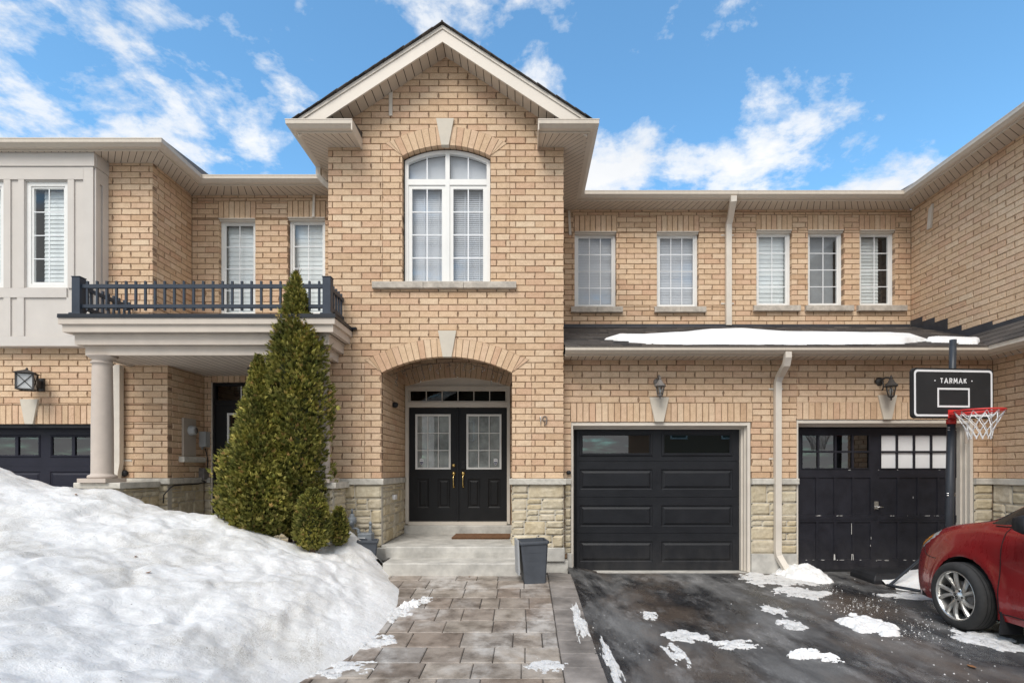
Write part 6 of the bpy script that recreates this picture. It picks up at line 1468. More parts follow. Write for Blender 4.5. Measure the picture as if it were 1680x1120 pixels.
# ================================================================== basketball hoop
GLY = {'T': (.62, [[(0, 1), (.62, 1)], [(.31, 1), (.31, 0)]]), 'A': (.78, [[(0, 0), (.39, 1.0), (.78, 0)], [(.16, .30), (.62, .30)]]), 'R': (.62, [[(.06, 0), (.06, 1), (.36, 1), (.54, .9), (.58, .74), (.54, .58), (.36, .48), (.06, .48)], [(.34, .48), (.60, 0)]]),
       'M': (.86, [[(.03, 0), (.12, 1), (.43, .30), (.74, 1), (.83, 0)]]), 'K': (.62, [[(.06, 0), (.06, 1)], [(.58, 1), (.10, .46)], [(.24, .60), (.62, 0)]])}
def lettering(name, word, h, th, mat, mtx, parent, gap=.24):
    mb = MB(); tot = sum(GLY[ch][0] for ch in word) + gap * (len(word) - 1); x0 = -tot / 2; lay = 0
    for ch in word:
        w_, st = GLY[ch]
        for pl in st:
            for (ax_, ay_), (bx_, by_) in zip(pl, pl[1:]):
                p, q = Vector(((x0 + ax_) * h, (ay_ - .5) * h)), Vector(((x0 + bx_) * h, (by_ - .5) * h)); dd = (q - p).normalized(); n_ = Vector((-dd.y, dd.x)) * th / 2; lay += 1; zt = .001 + .00008 * (lay % 9)
                ex = dd * th * (.5 if len(pl) > 2 else .0); mb.prism(lambda u, z, d: (u, z, d), [(p - n_ - ex)[:], (q - n_ + ex)[:], (q + n_ + ex)[:], (p + n_ - ex)[:]], 0, zt)
        x0 += w_ + gap
    mb.xform(mtx); return mb.build(name, mat, parent)
hpx, hY = 1555, 6.62; hx = X(hpx, hY); t = thing('basketball_hoop', 'portable basketball hoop with black backboard and white net before the worn garage door', 'basketball hoop', (hx, hY, gz(hx, hY)))
tilt = Matrix.Translation((hx, hY, 0)) @ Matrix.Rotation(math.radians(1.2), 4, 'Y') @ Matrix.Translation((-hx, -hY, 0))
mb = MB(); mb.tube([(hx, hY, .02), (hx, hY, 2.06)], .045, 16); mb.xform(tilt); lp = mb.build('lower_pole', 'pole', t)
mb = MB(); mb.tube([(hx, hY, 2.0), (hx, hY, 3.07)], .038, 16); mb.xform(tilt); mb.build('upper_pole', 'pole', t)
mb = MB(); mb.lathe((hx, hY, 2.055), [(.05, -.03), (.053, -.025), (.053, .028), (.05, .033)], 16); mb.xform(tilt); mb.build('pole_collar', 'orange_red', t)
mb = MB()
for z in (1.14, 1.165, 1.95, 1.98): mb.tube([(hx - .055, hY - .02, z), (hx + .055, hY - .02, z)], .008, 6)
mb.xform(tilt); mb.build('bolt', 'nickel', t)
lettering('pole_lettering', 'TARMAK', .052, .011, 'white', tilt @ Matrix.Translation((hx + .004, hY - .0465, .60)) @ RX @ Matrix.Rotation(math.radians(-90), 4, 'Z'), t, gap=.3)
bxm = Matrix.Translation((X(1563.5, 6.45), 6.45, Z(645, 6.45))) @ Matrix.Rotation(math.radians(6.0), 4, 'Z') @ Matrix.Rotation(math.radians(-.3), 4, 'Y')
def rrect(w, h, r, n=6):
    p = []
    for cx, cz, a0 in ((w - r, -h + r, -90), (w - r, h - r, 0), (-w + r, h - r, 90), (-w + r, -h + r, 180)):
        for k in range(n + 1): a = math.radians(a0 + 90 * k / n); p.append((cx + r * math.cos(a), cz + r * math.sin(a)))
    return p
FB = lambda u, z, d: (u, -d, z)
BW, BH = .542, .302
mb = MB(); mb.prism(FB, rrect(BW, BH, .055), .0, -.035); mb.prism(FB, rrect(BW - .01, BH - .01, .05), .006, -.001); mb.xform(bxm); bd = mb.build('backboard', 'board', t)
def band(mb, po, pi, d):
    n = len(po); mb.add([FB(u, z, d) for u, z in po] + [FB(u, z, d) for u, z in pi], [(k, (k + 1) % n, n + (k + 1) % n, n + k) for k in range(n)])
mb = MB(); band(mb, rrect(BW - .022, BH - .022, .045), rrect(BW - .046, BH - .046, .03), .0085); 
ro = [(-.215, -.17), (.215, -.17), (.215, .064), (-.215, .064)]; ri = [(-.193, -.148), (.193, -.148), (.193, .042), (-.193, .042)]; band(mb, ro, ri, .0085)
mb.xform(bxm); mb.build('white_lines', 'white', bd)
lettering('board_lettering', 'TARMAK', .054, .0115, 'white', bxm @ Matrix.Translation((0, -.0062, .150)) @ RX, bd, gap=.42)
mb = MB()
for sx in (-1, 1): mb.prism(FB, [(sx * .245 + .008 * math.cos(k * math.pi / 4), .150 + .008 * math.sin(k * math.pi / 4)) for k in range(8)], .009, .005)
mb.xform(bxm); mb.build('lettering_dots', 'white', bd)
mb = MB(); mb.box(-.12, .12, .036, .10, -.28, .12); mb.box(-.07, .07, .06, .17, -.2, .05); mb.xform(bxm); mb.build('mounting_bracket', 'black', t, bevel=.006)
rc2 = Vector((0, -.335, -.245)); RR = .228
mb = MB(); mb.tube([(rc2.x + RR * math.cos(2 * math.pi * k / 40), rc2.y + RR * math.sin(2 * math.pi * k / 40), rc2.z) for k in range(40)], .0105, 10, closed=True)
mb.box(-.07, .07, -.115, -.008, -.262, -.232); mb.box(-.075, .075, -.014, -.0065, -.30, -.20)
for s_ in (-1, 1): mb.tube([(s_ * .06, -.02, -.29), (s_ * .13, rc2.y + .14, -.250)], .008, 8)
mb.tube([(rc2.x + (RR - .004) * math.cos(2 * math.pi * k / 40), rc2.y + (RR - .004) * math.sin(2 * math.pi * k / 40), rc2.z - .020) for k in range(40)], .004, 6, closed=True)
mb.xform(bxm); mb.build('rim', 'orange_red', t)
mb = MB(); NS = 12; LV = [(0, RR), (-.075, .185), (-.15, .148), (-.225, .118), (-.30, .104)]
rnd = random.Random(4)
def npt(k, lvl): 
    z, r = LV[lvl]; w_ = 2 * math.pi * (k + .5 * (lvl % 2)) / NS; q = rnd.uniform(-.006, .006) if 0 < lvl else 0
    return (rc2.x + (r + q) * math.cos(w_), rc2.y + (r + q) * math.sin(w_), rc2.z - .01 + z + q)
nodes = [[npt(k, l) for k in range(NS)] for l in range(5)]
for l in range(4):
    for k in range(NS):
        a = nodes[l][k]
        for kk in ((k, k - 1) if l % 2 == 0 else (k, k + 1)):
            b = nodes[l + 1][kk % NS]; m_ = [(a[i_] + b[i_]) / 2 for i_ in range(3)]; m_[2] -= .008; mb.tube([a, m_, b], .0045, 5, caps=False)
for k in range(NS): mb.tube([nodes[4][k], (nodes[4][k][0], nodes[4][k][1], nodes[4][k][2] - .02)], .005, 5)
mb.xform(bxm); mb.build('net', 'net', t)
mb = MB(); bx0, bx1, by0, by1 = 4.50, 5.62, 6.88, 7.40
lv = [(0, 0), (.0, .05), (.03, .10), (.07, .125)]; vs = []
for ins, z in lv: vs += [(a, b, gz(a, b) + z) for a, b in ((bx0 + ins, by0 + ins), (bx1 - ins, by0 + ins), (bx1 - ins, by1 - ins), (bx0 + ins, by1 - ins))]
mb.add(vs, [(k * 4 + j, k * 4 + (j + 1) % 4, (k + 1) * 4 + (j + 1) % 4, (k + 1) * 4 + j) for k in range(3) for j in range(4)] + [(12, 13, 14, 15)])
mb.build('base_tank', 'black', t, bevel=.012)
mb = MB(); mb.tube([(X(1460, 6.62), 6.62, .03), (hx - .02, 6.9, .40), (hx, hY + .05, .48)], .016, 8); mb.tube([(X(1452, 6.7), 6.66, .02), (X(1520, 6.3), 6.25, .02)], .018, 8); mb.tube([(hx, hY, .05), (hx, 7.0, .09)], .03, 8); mb.build('base_strut', 'pole', t)
def snow_lump(x0, x1, y0, y1, zb, h, seed, name, label):
    vs, fs = grid(x0, x1, y0, y1, 40, 30, lambda x, y: 0); out = []
    for x, y, z in vs:
        u, v = (x - x0) / (x1 - x0) * 2 - 1, (y - y0) / (y1 - y0) * 2 - 1; r = math.sqrt(u * u + v * v) * (1 + .3 * fbm(u * 1.5 + seed, v * 1.5, 0, 3)); out.append((x, y, zb(x, y) + h * max(-.35, (1 - r ** 2.4)) + .015 * nz(x * 7, y * 7, seed)))
    mb = MB(); mb.add(out, fs, 0, True); o = mb.build(name, 'snow_clean'); tag(o, label, 'snow mound'); rebase(o, ((x0 + x1) / 2, (y0 + y1) / 2, zb((x0 + x1) / 2, (y0 + y1) / 2)))
snow_lump(4.60, 6.2, 6.35, 7.5, lambda x, y: gz(x, y) - .01, .17, 3, 'snow_mound', 'white snow heaped over the hoop base in front of the worn garage door')
# ================================================================== red car (nose towards the garage)
car = thing('parked_car', 'dusty dark red hatchback with silver ten spoke wheels parked nose to the garage', 'car', (5.07, 3.7, gz(5.07, 3.7)))
CX, YF, CZ0 = 5.07, 5.99, -.062
ST = [
 (0.00, [(.50,.19),(.52,.28),(.53,.40),(.53,.52),(.52,.60),(.50,.66),(.40,.70),(.28,.72),(.14,.73),(0,.735)]),
 (0.10, [(.69,.17),(.715,.27),(.725,.40),(.715,.54),(.69,.64),(.655,.72),(.53,.765),(.37,.785),(.18,.795),(0,.80)]),
 (0.28, [(.785,.17),(.815,.27),(.825,.41),(.81,.57),(.775,.72),(.725,.815),(.585,.855),(.41,.875),(.2,.885),(0,.89)]),
 (0.52, [(.825,.18),(.855,.28),(.865,.43),(.85,.62),(.815,.81),(.755,.91),(.61,.945),(.43,.965),(.21,.975),(0,.98)]),
 (0.87, [(.85,.19),(.87,.29),(.885,.46),(.87,.67),(.825,.885),(.765,.985),(.63,1.02),(.45,1.035),(.22,1.045),(0,1.05)]),
 (1.10, [(.85,.19),(.87,.29),(.882,.47),(.872,.69),(.832,.92),(.785,1.0),(.705,1.085),(.49,1.12),(.23,1.135),(0,1.14)]),
 (1.33, [(.85,.19),(.872,.30),(.882,.48),(.874,.70),(.838,.94),(.797,1.015),(.715,1.195),(.53,1.25),(.26,1.275),(0,1.28)]),
 (1.75, [(.85,.19),(.873,.30),(.882,.49),(.875,.71),(.842,.955),(.803,1.035),(.705,1.37),(.58,1.45),(.29,1.48),(0,1.49)]),
 (2.20, [(.85,.19),(.873,.30),(.882,.49),(.876,.72),(.845,.97),(.806,1.05),(.695,1.45),(.57,1.555),(.29,1.60),(0,1.61)]),
 (3.00, [(.85,.19),(.873,.30),(.882,.49),(.876,.73),(.845,1.0),(.806,1.075),(.685,1.45),(.56,1.56),(.29,1.605),(0,1.615)]),
 (3.75, [(.85,.20),(.872,.30),(.88,.49),(.872,.74),(.84,1.02),(.80,1.09),(.675,1.43),(.55,1.545),(.28,1.59),(0,1.60)]),
 (4.25, [(.80,.24),(.845,.34),(.86,.50),(.852,.74),(.81,1.03),(.77,1.10),(.64,1.39),(.53,1.49),(.27,1.53),(0,1.54)]),
 (4.50, [(.70,.26),(.76,.36),(.785,.51),(.78,.74),(.73,1.0),(.69,1.06),(.585,1.22),(.49,1.31),(.25,1.35),(0,1.36)])]
def cr(ts, ps, t):                      # cubic Hermite through stations
    k = 0
    while k < len(ts) - 2 and t > ts[k + 1]: k += 1
    h = ts[k + 1] - ts[k]; u = (t - ts[k]) / h
    def tan(i_):
        if i_ == 0: return (ps[1] - ps[0]) / (ts[1] - ts[0])
        if i_ == len(ts) - 1: return (ps[-1] - ps[-2]) / (ts[-1] - ts[-2])
        return (ps[i_ + 1] - ps[i_ - 1]) / (ts[i_ + 1] - ts[i_ - 1])
    m0, m1 = tan(k) * h, tan(k + 1) * h
    return (2*u**3 - 3*u**2 + 1) * ps[k] + (u**3 - 2*u**2 + u) * m0 + (-2*u**3 + 3*u**2) * ps[k+1] + (u**3 - u**2) * m1
Sx = [s for s, _ in ST]; ARR = np.array([p for _, p in ST])       # stations x 10 x 2
NS_ = 226; NU = 54; ss = [4.50 * k / (NS_ - 1) for k in range(NS_)]
uu = list(range(10)); G = np.zeros((NS_, NU + 1, 2))
for a, s in enumerate(ss):
    sec = np.array([cr(Sx, ARR[:, j], s) for j in range(10)])
    for b in range(NU + 1): G[a, b] = cr(uu, sec, 9 * b / NU)
def shape(s, u, x, z):                   # creases: shoulder line and flared arches
    if .15 < s < 4.3:
        x += .010 * math.exp(-((u - 3.55) / .30) ** 2) * smooth(.3, .9, s)
        x -= .010 * math.exp(-((u - 2.6) / .45) ** 2) * smooth(1.1, 1.5, s) * (1 - smooth(3.0, 3.4, s))
        for s0 in (.885, 3.63):
            d = math.hypot(s - s0, z - .318)
            if .34 < d < .58 and u < 4.6: x += .016 * math.exp(-((d - .40) / .055) ** 2)
        if s > .9: x += .006 * math.exp(-((z - .74) / .022) ** 2) * smooth(.95, 1.5, s)
        if s < 1.3: z += .016 * math.exp(-((u - 5.2) / .35) ** 2) * smooth(.2, .6, s) * (1 - smooth(1.0, 1.25, s))
    return x, z
WC = [(.885, .318), (3.63, .318)]; RA = .372
verts = {}; 
def vpos(a, b):
    s, u = ss[a], 9 * b / NU; x, z = G[a, b]; x, z = shape(s, u, float(x), float(z))
    if u < 5:
        for s0, z0 in WC:
            d = math.hypot(s - s0, z - z0)
            if d < RA and d > RA - .055:
                k = RA / max(d, 1e-6); s = s0 + (s - s0) * k; z = z0 + (z - z0) * k
    return s, u, x, z
cls = {}
def classify(a, b):
    s = (ss[a] + ss[a + 1]) / 2; u = 9 * (b + .5) / NU; x, z = G[a, b]
    if u < 5:
        for s0, z0 in WC:
            if math.hypot(s - s0, float(z) - z0) < RA - .025: return None
    if 1.06 < s < 3.95 and 5.12 < u < 5.92 and not (1.62 < s < 1.66) and not (2.42 < s < 2.52) and not (3.22 < s < 3.30):
        lo = 1.07 + (u - 5.12) * .12
        if s > lo: return 'side_window'
    if u > 6.15:
        if 1.20 + .05 * (9 - u) * .5 < s < 1.96 - (9 - u) * .02: return 'windshield'
        if s > 4.30: return 'rear_window'
    if .035 < s < .46 and 3.75 < u < 5.35 and u > 3.62 + (s - .03) * 1.9 + .05: return 'headlight'
    if s > 4.36 and 3.2 < u < 5.6: return 'taillight'
    if 1.285 < s < 2.37 and .62 < u < 5.02: return 'front_door'
    if 2.385 < s < 3.28 and .62 < u < 5.02 and math.hypot(s - 3.63, float(z) - .318) > .43: return 'rear_door'
    return 'body'
groups = {}
for sg in (1, -1):
    for a in range(NS_ - 1):
        for b in range(NU):
            c = classify(a, b)
            if c is None: continue
            key = (c, sg) if c in ('side_window', 'headlight', 'taillight', 'front_door', 'rear_door') else (c, 0)
            groups.setdefault(key, []).append((sg, a, b))
mats = {'body': 'car', 'front_door': 'car', 'rear_door': 'car', 'headlight': 'lens', 'taillight': 'orange_red', 'side_window': 'car_glass', 'windshield': 'car_glass', 'rear_window': 'car_glass'}
m_, nt_, p_, v_ = base_mat('dark car glass'); setc(p_, 'Base Color', (.012, .014, .016, 1)); nt_.links.new(ramp(nt_, [(.4, .05), (.7, .12)], tex_noise(nt_, v_, 5)), p_.inputs['Roughness']); M['car_glass'] = m_
def car_pt(sg, s, x, z): return (CX - sg * x, YF - s, CZ0 + z)
doors = {}
for (c, sg0), fl in groups.items():
    mb = MB(); idx = {}; vs = []; fs = []
    def vid(sg, a, b):
        if b == NU: sg = 1
        k = (sg, a, b)
        if k not in idx:
            s, u, x, z = vpos(a, b)
            idx[k] = len(vs); vs.append(car_pt(sg, s, x, z))
        return idx[k]
    for sg, a, b in fl:
        f = (vid(sg, a, b), vid(sg, a + 1, b), vid(sg, a + 1, b + 1), vid(sg, a, b + 1))
        fs.append(f if sg > 0 else f[::-1])
    if c == 'body':                      # close nose and tail
        for a in (0, NS_ - 1):
            loop = [vid(1, a, b) for b in range(NU + 1)] + [vid(-1, a, b) for b in range(NU - 1, -1, -1)]
            o_ = len(vs); cz = sum(vs[i_][2] for i_ in loop) / len(loop); vs.append((CX, YF + .035 if a == 0 else YF - 4.53, cz))
            fs += [(loop[i_], loop[i_ + 1], o_) for i_ in range(len(loop) - 1)] + [(loop[-1], loop[0], o_)]
    mb.add(vs, fs, 0, True); o = mb.build(c if c != 'front_door' else 'front_door', mats[c], car, recalc=True)
    if c == 'front_door': doors[sg0] = o
    if c in ('side_window', 'windshield', 'headlight'): pass
# amber corner inside the headlights, panel seams, arch liners, sills
def surf(s, u, off=.0, sg=1):
    a = s / 4.5 * (NS_ - 1); a0 = min(int(a), NS_ - 2); b = u / 9 * NU; b0 = min(int(b), NU - 1); fa, fb = a - a0, b - b0
    q = [vpos(a0, b0), vpos(a0 + 1, b0), vpos(a0, b0 + 1), vpos(a0 + 1, b0 + 1)]
    x = lerp(lerp(q[0][2], q[1][2], fa), lerp(q[2][2], q[3][2], fa), fb); z = lerp(lerp(q[0][3], q[1][3], fa), lerp(q[2][3], q[3][3], fa), fb)
    return car_pt(sg, s, x + off, z + off * .4)
for sg in (1, -1):
    hl = [o for o in car.children if o.name.startswith('headlight')]
    mb = MB(); n1, n2 = 12, 8; vs = []
    for i_ in range(n1 + 1):
        for j in range(n2 + 1):
            s = lerp(.06, .36, i_ / n1); lo, hi = 3.95 + (s - .03) * 1.75, 4.75 + .25 * i_ / n1; vs.append(surf(s, lerp(lo, max(hi, lo + .02), j / n2), .004, sg))
    mb.add(vs, [(i_ * (n2 + 1) + j, (i_ + 1) * (n2 + 1) + j, (i_ + 1) * (n2 + 1) + j + 1, i_ * (n2 + 1) + j + 1) for i_ in range(n1) for j in range(n2)], 0, True)
    mb.build('turn_signal', 'amber', car)
    mb = MB()
    mb.tube([surf(1.278 + .03 * max(0, (u - 3.2) / 1.8) ** 2, u, .0005, sg) for u in [.62 + k * .22 for k in range(21)]], .0045, 5)
    mb.tube([surf(2.378, u, .0005, sg) for u in [.62 + k * .22 for k in range(21)]], .0045, 5)
    mb.tube([surf(s, .62, .0005, sg) for s in [1.28 + k * .1 for k in range(12)]], .005, 5)
    mb.tube([surf(s, 5.03, .001, sg) for s in [1.14 + k * .1 for k in range(28)]], .006, 5)
    mb.tube([surf(s_, u_, .0005, sg) for s_, u_ in ((.25, 4.02), (.26, 3.85), (.275, 3.65), (.30, 3.45), (.34, 3.27), (.40, 3.12), (.45, 3.04), (.505, 2.99))], .004, 5)
    mb.tube([surf(lerp(.46, 1.16, k / 12), lerp(5.35, 5.7, k / 12), .0, sg) for k in range(13)], .0045, 5)
    mb.build('panel_seams', 'well', car)
    for s0, z0 in WC:
        mb = MB(); nk = 28; vs = []
        for k in range(nk + 1):
            w_ = math.radians(-25 + 230 * k / nk)
            for d, r in ((.855, RA + .004), (.845, RA - .012), (.60, RA + .03)): vs.append(car_pt(sg, s0 + r * math.cos(w_), d, z0 + r * math.sin(w_)))
        mb.add(vs, [(k * 3 + j, (k + 1) * 3 + j, (k + 1) * 3 + j + 1, k * 3 + j + 1) for k in range(nk) for j in range(2)], 0, True); 
        pts = [(s0 + (RA + .03) * math.cos(math.radians(-25 + 230 * k / nk)), z0 + (RA + .03) * math.sin(math.radians(-25 + 230 * k / nk))) for k in range(nk + 1)]
        mb.add([car_pt(sg, a, .60, b) for a, b in pts], [tuple(range(nk + 1))]); mb.build('wheel_well', 'well', car)
mb = MB(); mb.box(CX - .80, CX + .80, YF - 4.3, YF - .25, CZ0 + .18, CZ0 + .30); mb.build('underbody', 'well', car)
mb = MB(); mb.box(CX - .6, CX + .6, YF - .30, YF - .03, CZ0 + .16, CZ0 + .24); mb.build('bumper_lip', 'black', car, bevel=.02)
mb = MB(); mb.prism(lambda u, z, d: (CX + u, YF + .028 + d, CZ0 + z), rrect(.40, .10, .05), .0, .008); mb.xform(Matrix.Translation((0, 0, .36))); mb.build('grille', 'black', car)
# wheels
def wheel(sg, s0):
    cx = CX - sg * .868; cy = YF - s0; cz = CZ0 + .318; t_ = MB(); k = -sg
    prof = [(.232, -.095), (.252, -.105), (.285, -.104), (.306, -.088), (.3165, -.07), (.318, -.03), (.318, .03), (.3165, .07), (.306, .088), (.285, .104), (.252, .105), (.232, .095), (.225, 0.0)]
    t_.lathe((cx, cy, cz), [(r, h) for r, h in prof], 48, 0, 'X', caps=False); 
    for h in (-.05, -.017, .017, .05): t_.lathe((cx, cy, cz), [(.3186, h - .004), (.3186, h + .004)], 48, 1, 'X', caps=False)
    tyre = t_.build('wheel', ['rubber', 'well'], car)
    O = lambda r, w_, d: (cx + k * d, cy - k * r * math.sin(w_) * 1.0, cz + r * math.cos(w_))
    mb = MB(); mb.lathe((cx, cy, cz), [(.238, k * .088), (.236, k * .096), (.228, k * .098), (.220, k * .090), (.212, k * .07), (.205, k * .0), (.205, k * -.06)], 48, 0, 'X', caps=False)
    for q in range(5):
        for e in (-1, 1):
            w0 = 2 * math.pi * q / 5 + .18 + e * .155; sw = .17; w1 = w0 + e * .14 + sw
            sec = []
            for t in (0, .25, .5, .75, 1):
                r = lerp(.045, .218, t); w_ = lerp(w0, w1, t ** 1.15); hw = lerp(.017, .021, t) / r; d = lerp(.060, .088, t) + .010 * math.sin(math.pi * t)
                sec.append([O(r, w_ - hw, d - .020), O(r, w_ - hw * .55, d), O(r, w_ + hw * .55, d), O(r, w_ + hw, d - .020), O(r, w_, d - .045)])
            vs = [p for s_ in sec for p in s_]; fs = [(a * 5 + j, a * 5 + (j + 1) % 5, (a + 1) * 5 + (j + 1) % 5, (a + 1) * 5 + j) for a in range(4) for j in range(5)]
            mb.add(vs, fs, 0, False)
    mb.lathe((cx, cy, cz), [(.001, k * .082), (.03, k * .081), (.034, k * .075), (.05, k * .066), (.068, k * .058), (.07, k * .02)], 28, 0, 'X')
    for q in range(5): w_ = 2 * math.pi * (q + .5) / 5 + .18; p = O(.054, w_, .066); mb.lathe(p, [(.010, 0), (.010, k * .004)], 8, 1, 'X')
    mb.build('rim', ['alloy', 'well'], tyre)
    mb = MB(); mb.lathe((cx, cy, cz), [(.001, k * .03), (.135, k * .03), (.14, k * .022), (.14, k * .01), (.001, k * .008)], 32, 0, 'X'); mb.build('brake_disc', 'iron_pale', tyre)
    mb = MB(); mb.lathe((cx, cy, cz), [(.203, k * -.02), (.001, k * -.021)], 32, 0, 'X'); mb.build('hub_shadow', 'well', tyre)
    mb = MB(); mb.lathe((cx, cy, cz), [(.001, k * .0835), (.029, k * .0833)], 24, 1, 'X')
    c = [O(.021, 2 * math.pi * j / 20, .0842) for j in range(20)]; mb.tube(c, .0022, 5, 0, closed=True)
    wing = [(-.019, .006), (-.008, .009), (0, -.002), (.008, .009), (.019, .006)]; mb.tube([(cx + k * .0846, cy - k * u, cz + z) for u, z in wing], .0018, 5, 0)
    mb.build('centre_cap', ['alloy', 'well'], tyre)
for sg in (1, -1):
    for s0, _ in WC: wheel(sg, s0)
# mud flaps, mirrors, handles
for sg in (1, -1):
    mb = MB(); n1 = 6; vs = []
    for k_ in range(n1 + 1):
        t = k_ / n1; z = lerp(.40, .075, t); s = 1.255 + .035 * math.sin(t * 2.2)
        for xo in (.70, .895): vs.append(car_pt(sg, s + (.035 * t if xo < .8 else 0) * -0, xo - (.02 * (1 - t) if xo > .8 else 0), z))
        for xo in (.895, .70): vs.append(car_pt(sg, s + .02, xo - (.02 * (1 - t) if xo > .8 else 0), z))
    mb.add(vs, [(k_ * 4 + j, k_ * 4 + (j + 1) % 4, (k_ + 1) * 4 + (j + 1) % 4, (k_ + 1) * 4 + j) for k_ in range(n1) for j in range(4)] + [(0, 1, 2, 3), tuple(range(n1 * 4, n1 * 4 + 4))])
    mb.build('mud_flap', 'black', car)
    mb = MB(); c0 = Vector(car_pt(sg, 1.66, .975, 1.075)); vs = []; rows = [(-.09, .045, .04), (-.07, .085, .065), (-.01, .10, .08), (.05, .105, .085), (.06, .095, .078)]
    for dy, hw, hh in rows:
        for j in range(16): w_ = 2 * math.pi * j / 16; ca, sa = math.cos(w_), math.sin(w_); e = .6; vs.append(c0 + Vector((math.copysign(abs(ca) ** e, ca) * hw, -dy, math.copysign(abs(sa) ** e, sa) * hh)))
    mb.add(vs, [(k_ * 16 + j, k_ * 16 + (j + 1) % 16, (k_ + 1) * 16 + (j + 1) % 16, (k_ + 1) * 16 + j) for k_ in range(4) for j in range(16)] + [tuple(range(16)), tuple(range(64, 80))], 0, True)
    mb.tube([car_pt(sg, 1.62, .80, 1.03), car_pt(sg, 1.65, .90, 1.05)], .028, 8); mr = mb.build('side_mirror', 'black', car)
    mb = MB(); vs = []
    for j in range(16): w_ = 2 * math.pi * j / 16; ca, sa = math.cos(w_), math.sin(w_); vs.append(c0 + Vector((math.copysign(abs(ca) ** .6, ca) * .084, -.062, math.copysign(abs(sa) ** .6, sa) * .068)))
    mb.add(vs, [tuple(range(16))]); mb.build('mirror_glass', 'alloy', mr)
    mb = MB(); p = [Vector(surf(2.10 + k_ * .025, 4.25, .022 * math.sin(math.pi * k_ / 8), sg)) for k_ in range(9)]; mb.tube(p, .012, 8); dh = mb.build('door_handle', 'car', doors[sg])

# ================================================================== across the street (it shows in the glass)
mb = MB(); mb.quad((-120, -15, -.43), (120, -15, -.43), (120, -6.5, -.43), (-120, -6.5, -.43)); rd = mb.build('road', 'asphalt'); rd['kind'] = 'structure'
for k_, (hx_, hw_, hz_, lab) in enumerate(((-14.0, 4.2, 5.6, 'brick house across the street with a wide gable'), (-2.2, 4.6, 5.9, 'brick house across the street with a tall gable'), (13.0, 4.2, 5.5, 'brick house across the street beside a snowy drive'))):
    t = thing('town_house', lab, 'house', (hx_, -22, -.4), 'houses across the street'); y_ = -22
    mb = MB(); mb.box(hx_ - hw_, hx_ + hw_, y_ - 8, y_, -.4, hz_); mb.prism(lambda u, z, d: (u, y_ - d, z), [(hx_ - hw_, hz_ + .001), (hx_ + hw_, hz_ + .001), (hx_, hz_ + 2.7)], 0, .3); mb.build('wall', 'mortar' if k_ else 'brick', t)
    mb = MB(); 
    for sg in (-1, 1): mb.hexa([(hx_, y_ - 8, hz_ + 2.75), (hx_ + sg * (hw_ + .4), y_ - 8, hz_ - .1), (hx_ + sg * (hw_ + .4), y_ + .4, hz_ - .1), (hx_, y_ + .4, hz_ + 2.75), (hx_, y_ - 8, hz_ + 2.9), (hx_ + sg * (hw_ + .4), y_ - 8, hz_ + .05), (hx_ + sg * (hw_ + .4), y_ + .4, hz_ + .05), (hx_, y_ + .4, hz_ + 2.9)])
    mb.build('gable_roof', 'shingle', t)
    for wx_, wz_, ww_, wh_ in ((-2.2, 3.6, 1.2, 1.5), (1.6, 3.6, 1.6, 1.5), (2.0, .4, 1.1, 2.1)):
        mb = MB(); frame(mb, lambda u, z, d: (u, y_ + d, z), hx_ + wx_ - ww_ / 2, hx_ + wx_ + ww_ / 2, wz_, wz_ + wh_, .1, .0, .06); w_o = mb.build('window', 'window_white', t)
        mb = MB(); mb.box(hx_ + wx_ - ww_ / 2 + .1, hx_ + wx_ + ww_ / 2 - .1, y_ + .005, y_ + .02, wz_ + .1, wz_ + wh_ - .1); mb.build('pane', 'car_glass', w_o)
    mb = MB(); mb.box(hx_ - 3.6, hx_ - 1.0, y_ + .01, y_ + .05, -.35, 2.0); mb.build('garage_door', 'garage_black', t)
# ================================================================== camera, light, sky
cam = bpy.data.cameras.new('camera'); co = bpy.data.objects.new('camera', cam); COL.objects.link(co)
co.location = (0, 0, CZ); co.rotation_euler = (math.radians(90), 0, 0)
cam.sensor_width = 36; cam.lens = F_PX / 1680 * 36; cam.shift_x = -(VX - 840) / 1680; cam.shift_y = (VY - 560) / 1680
cam.clip_start = .05; cam.clip_end = 2000; SC.camera = co
EL, AZ = math.radians(50), math.radians(-20)         # sun behind the camera, to the left
sun_dir = Vector((math.sin(AZ) * math.cos(EL), -math.cos(AZ) * math.cos(EL), math.sin(EL)))
sl = bpy.data.lights.new('sun', 'SUN'); sl.energy = 2.8; sl.angle = math.radians(30); sl.color = (1.0, .96, .90)
so_ = bpy.data.objects.new('sun', sl); COL.objects.link(so_); so_.rotation_euler = sun_dir.to_track_quat('Z', 'Y').to_euler(); so_.location = (-3, -4, 12)
w = bpy.data.worlds.new('World'); SC.world = w; w.use_nodes = True; nt = w.node_tree; bg = nt.nodes['Background']
sky = nt.nodes.new('ShaderNodeTexSky'); sky.sky_type = 'NISHITA'; sky.sun_disc = False; sky.sun_elevation = EL; sky.sun_rotation = math.atan2(sun_dir.x, sun_dir.y)
sky.altitude = 100; sky.air_density = 1.0; sky.dust_density = .3; sky.ozone_density = 3.0
tc = nt.nodes.new('ShaderNodeTexCoord'); d = tc.outputs['Generated']
sep = nt.nodes.new('ShaderNodeSeparateXYZ'); nt.links.new(d, sep.inputs[0])
den = math_n(nt, 'ADD', math_n(nt, 'MAXIMUM', sep.outputs[2], 0.0), .22)
cmb = nt.nodes.new('ShaderNodeCombineXYZ'); nt.links.new(math_n(nt, 'DIVIDE', sep.outputs[0], den), cmb.inputs[0]); nt.links.new(math_n(nt, 'DIVIDE', sep.outputs[1], den), cmb.inputs[1])
n1 = tex_noise(nt, cmb.outputs[0], 4.6, 10, .62, .15)
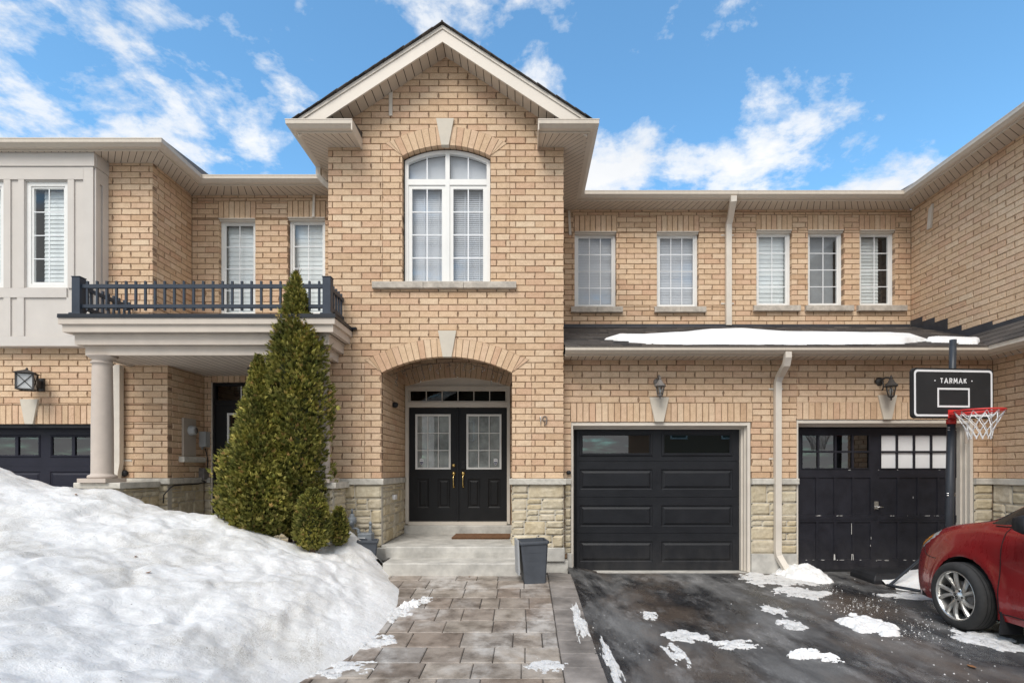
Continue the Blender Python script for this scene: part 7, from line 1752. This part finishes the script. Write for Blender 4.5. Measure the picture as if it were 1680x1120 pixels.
n2 = tex_noise(nt, cmb.outputs[0], 1.4, 4, .5, .1)
def blob(px, py, rad, amt):
    v = Vector(((px - VX) / F_PX, 1.0, -(py - VY) / F_PX)).normalized(); dt = nt.nodes.new('ShaderNodeVectorMath'); dt.operation = 'DOT_PRODUCT'; nt.links.new(d, dt.inputs[0]); dt.inputs[1].default_value = v
    return math_n(nt, 'MULTIPLY', ramp(nt, [(math.cos(rad), 0.0), ((1 + math.cos(rad * .35)) / 2, 1.0)], dt.outputs['Value']), amt)
bias = None
for a in ((20, 70, 0.112, 0.194), (95, 85, 0.112, 0.210), (170, 110, 0.112, 0.210), (250, 140, 0.100, 0.210), (320, 165, 0.088, 0.194), (60, 130, 0.100, 0.194), (200, 205, 0.062, 0.210), (270, 212, 0.062, 0.210), (390, 200, 0.062, 0.194), (440, 212, 0.056, 0.178), (480, 178, 0.044, 0.169), (-60, 100, 0.200, 0.194), (100, 20, 0.075, 0.128), (210, 8, 0.062, 0.194), (985, 290, 0.075, 0.235), (1050, 268, 0.075, 0.235), (1120, 275, 0.075, 0.235), (1190, 290, 0.075, 0.235), (1260, 270, 0.075, 0.235), (1330, 262, 0.075, 0.225), (1390, 300, 0.075, 0.235), (1460, 300, 0.075, 0.225), (1530, 280, 0.075, 0.234), (1590, 245, 0.069, 0.225), (1330, 215, 0.050, 0.148), (1240, 225, 0.044, 0.123), (1410, 15, 0.062, 0.180), (1470, 8, 0.050, 0.164), (800, 15, 0.062, 0.148), (690, 12, 0.050, 0.131), (905, 62, 0.056, 0.131), (868, 112, 0.044, 0.164), (1255, 188, 0.044, 0.156), (1320, 172, 0.044, 0.164), (1375, 165, 0.037, 0.148), (1585, 125, 0.044, 0.123), (1160, 15, 0.037, 0.115), (-400, 200, 0.625, 0.153)):
    b_ = blob(*a); bias = b_ if bias is None else math_n(nt, 'MAXIMUM', bias, b_)
for a in ((1580, 70, .13, -.12), (1400, 95, .10, -.08), (1690, 60, .15, -.12), (1150, 150, .12, -.05)): bias = math_n(nt, 'ADD', bias, blob(*a))
back = math_n(nt, 'MULTIPLY', ramp(nt, [(0.30, 1.0), (0.62, 0.0)], math_n(nt, 'MULTIPLY_ADD', sep.outputs[1], .5, .5)), .30)     # unseen bright cloud cover added behind the camera to light the facade
cl = math_n(nt, 'ADD', math_n(nt, 'ADD', n1, bias), back)
cl = math_n(nt, 'ADD', cl, math_n(nt, 'MULTIPLY', math_n(nt, 'SUBTRACT', n2, .5), .16))
fac = ramp(nt, [(.605, 0.0), (.655, .30), (.71, .75), (.79, 1.0)], cl)
shade = ramp(nt, [(.30, (7.6, 7.9, 8.3)), (.58, (9.0, 9.05, 9.1))], tex_noise(nt, cmb.outputs[0], 3.2, 5, .55))
skyc = mix(nt, 'MULTIPLY', 1.0, sky.outputs[0], (1.75, 2.45, 2.45))
nt.links.new(mix(nt, 'MIX', fac, skyc, shade), bg.inputs[0]); bg.inputs[1].default_value = .115
SC.view_settings.view_transform = 'Standard'; SC.view_settings.look = 'None'; SC.view_settings.exposure = 0; SC.view_settings.gamma = 1
SC.render.engine = 'CYCLES'; SC.cycles.max_bounces = 6; SC.cycles.diffuse_bounces = 3; SC.cycles.transparent_max_bounces = 8; SC.cycles.use_denoising = True
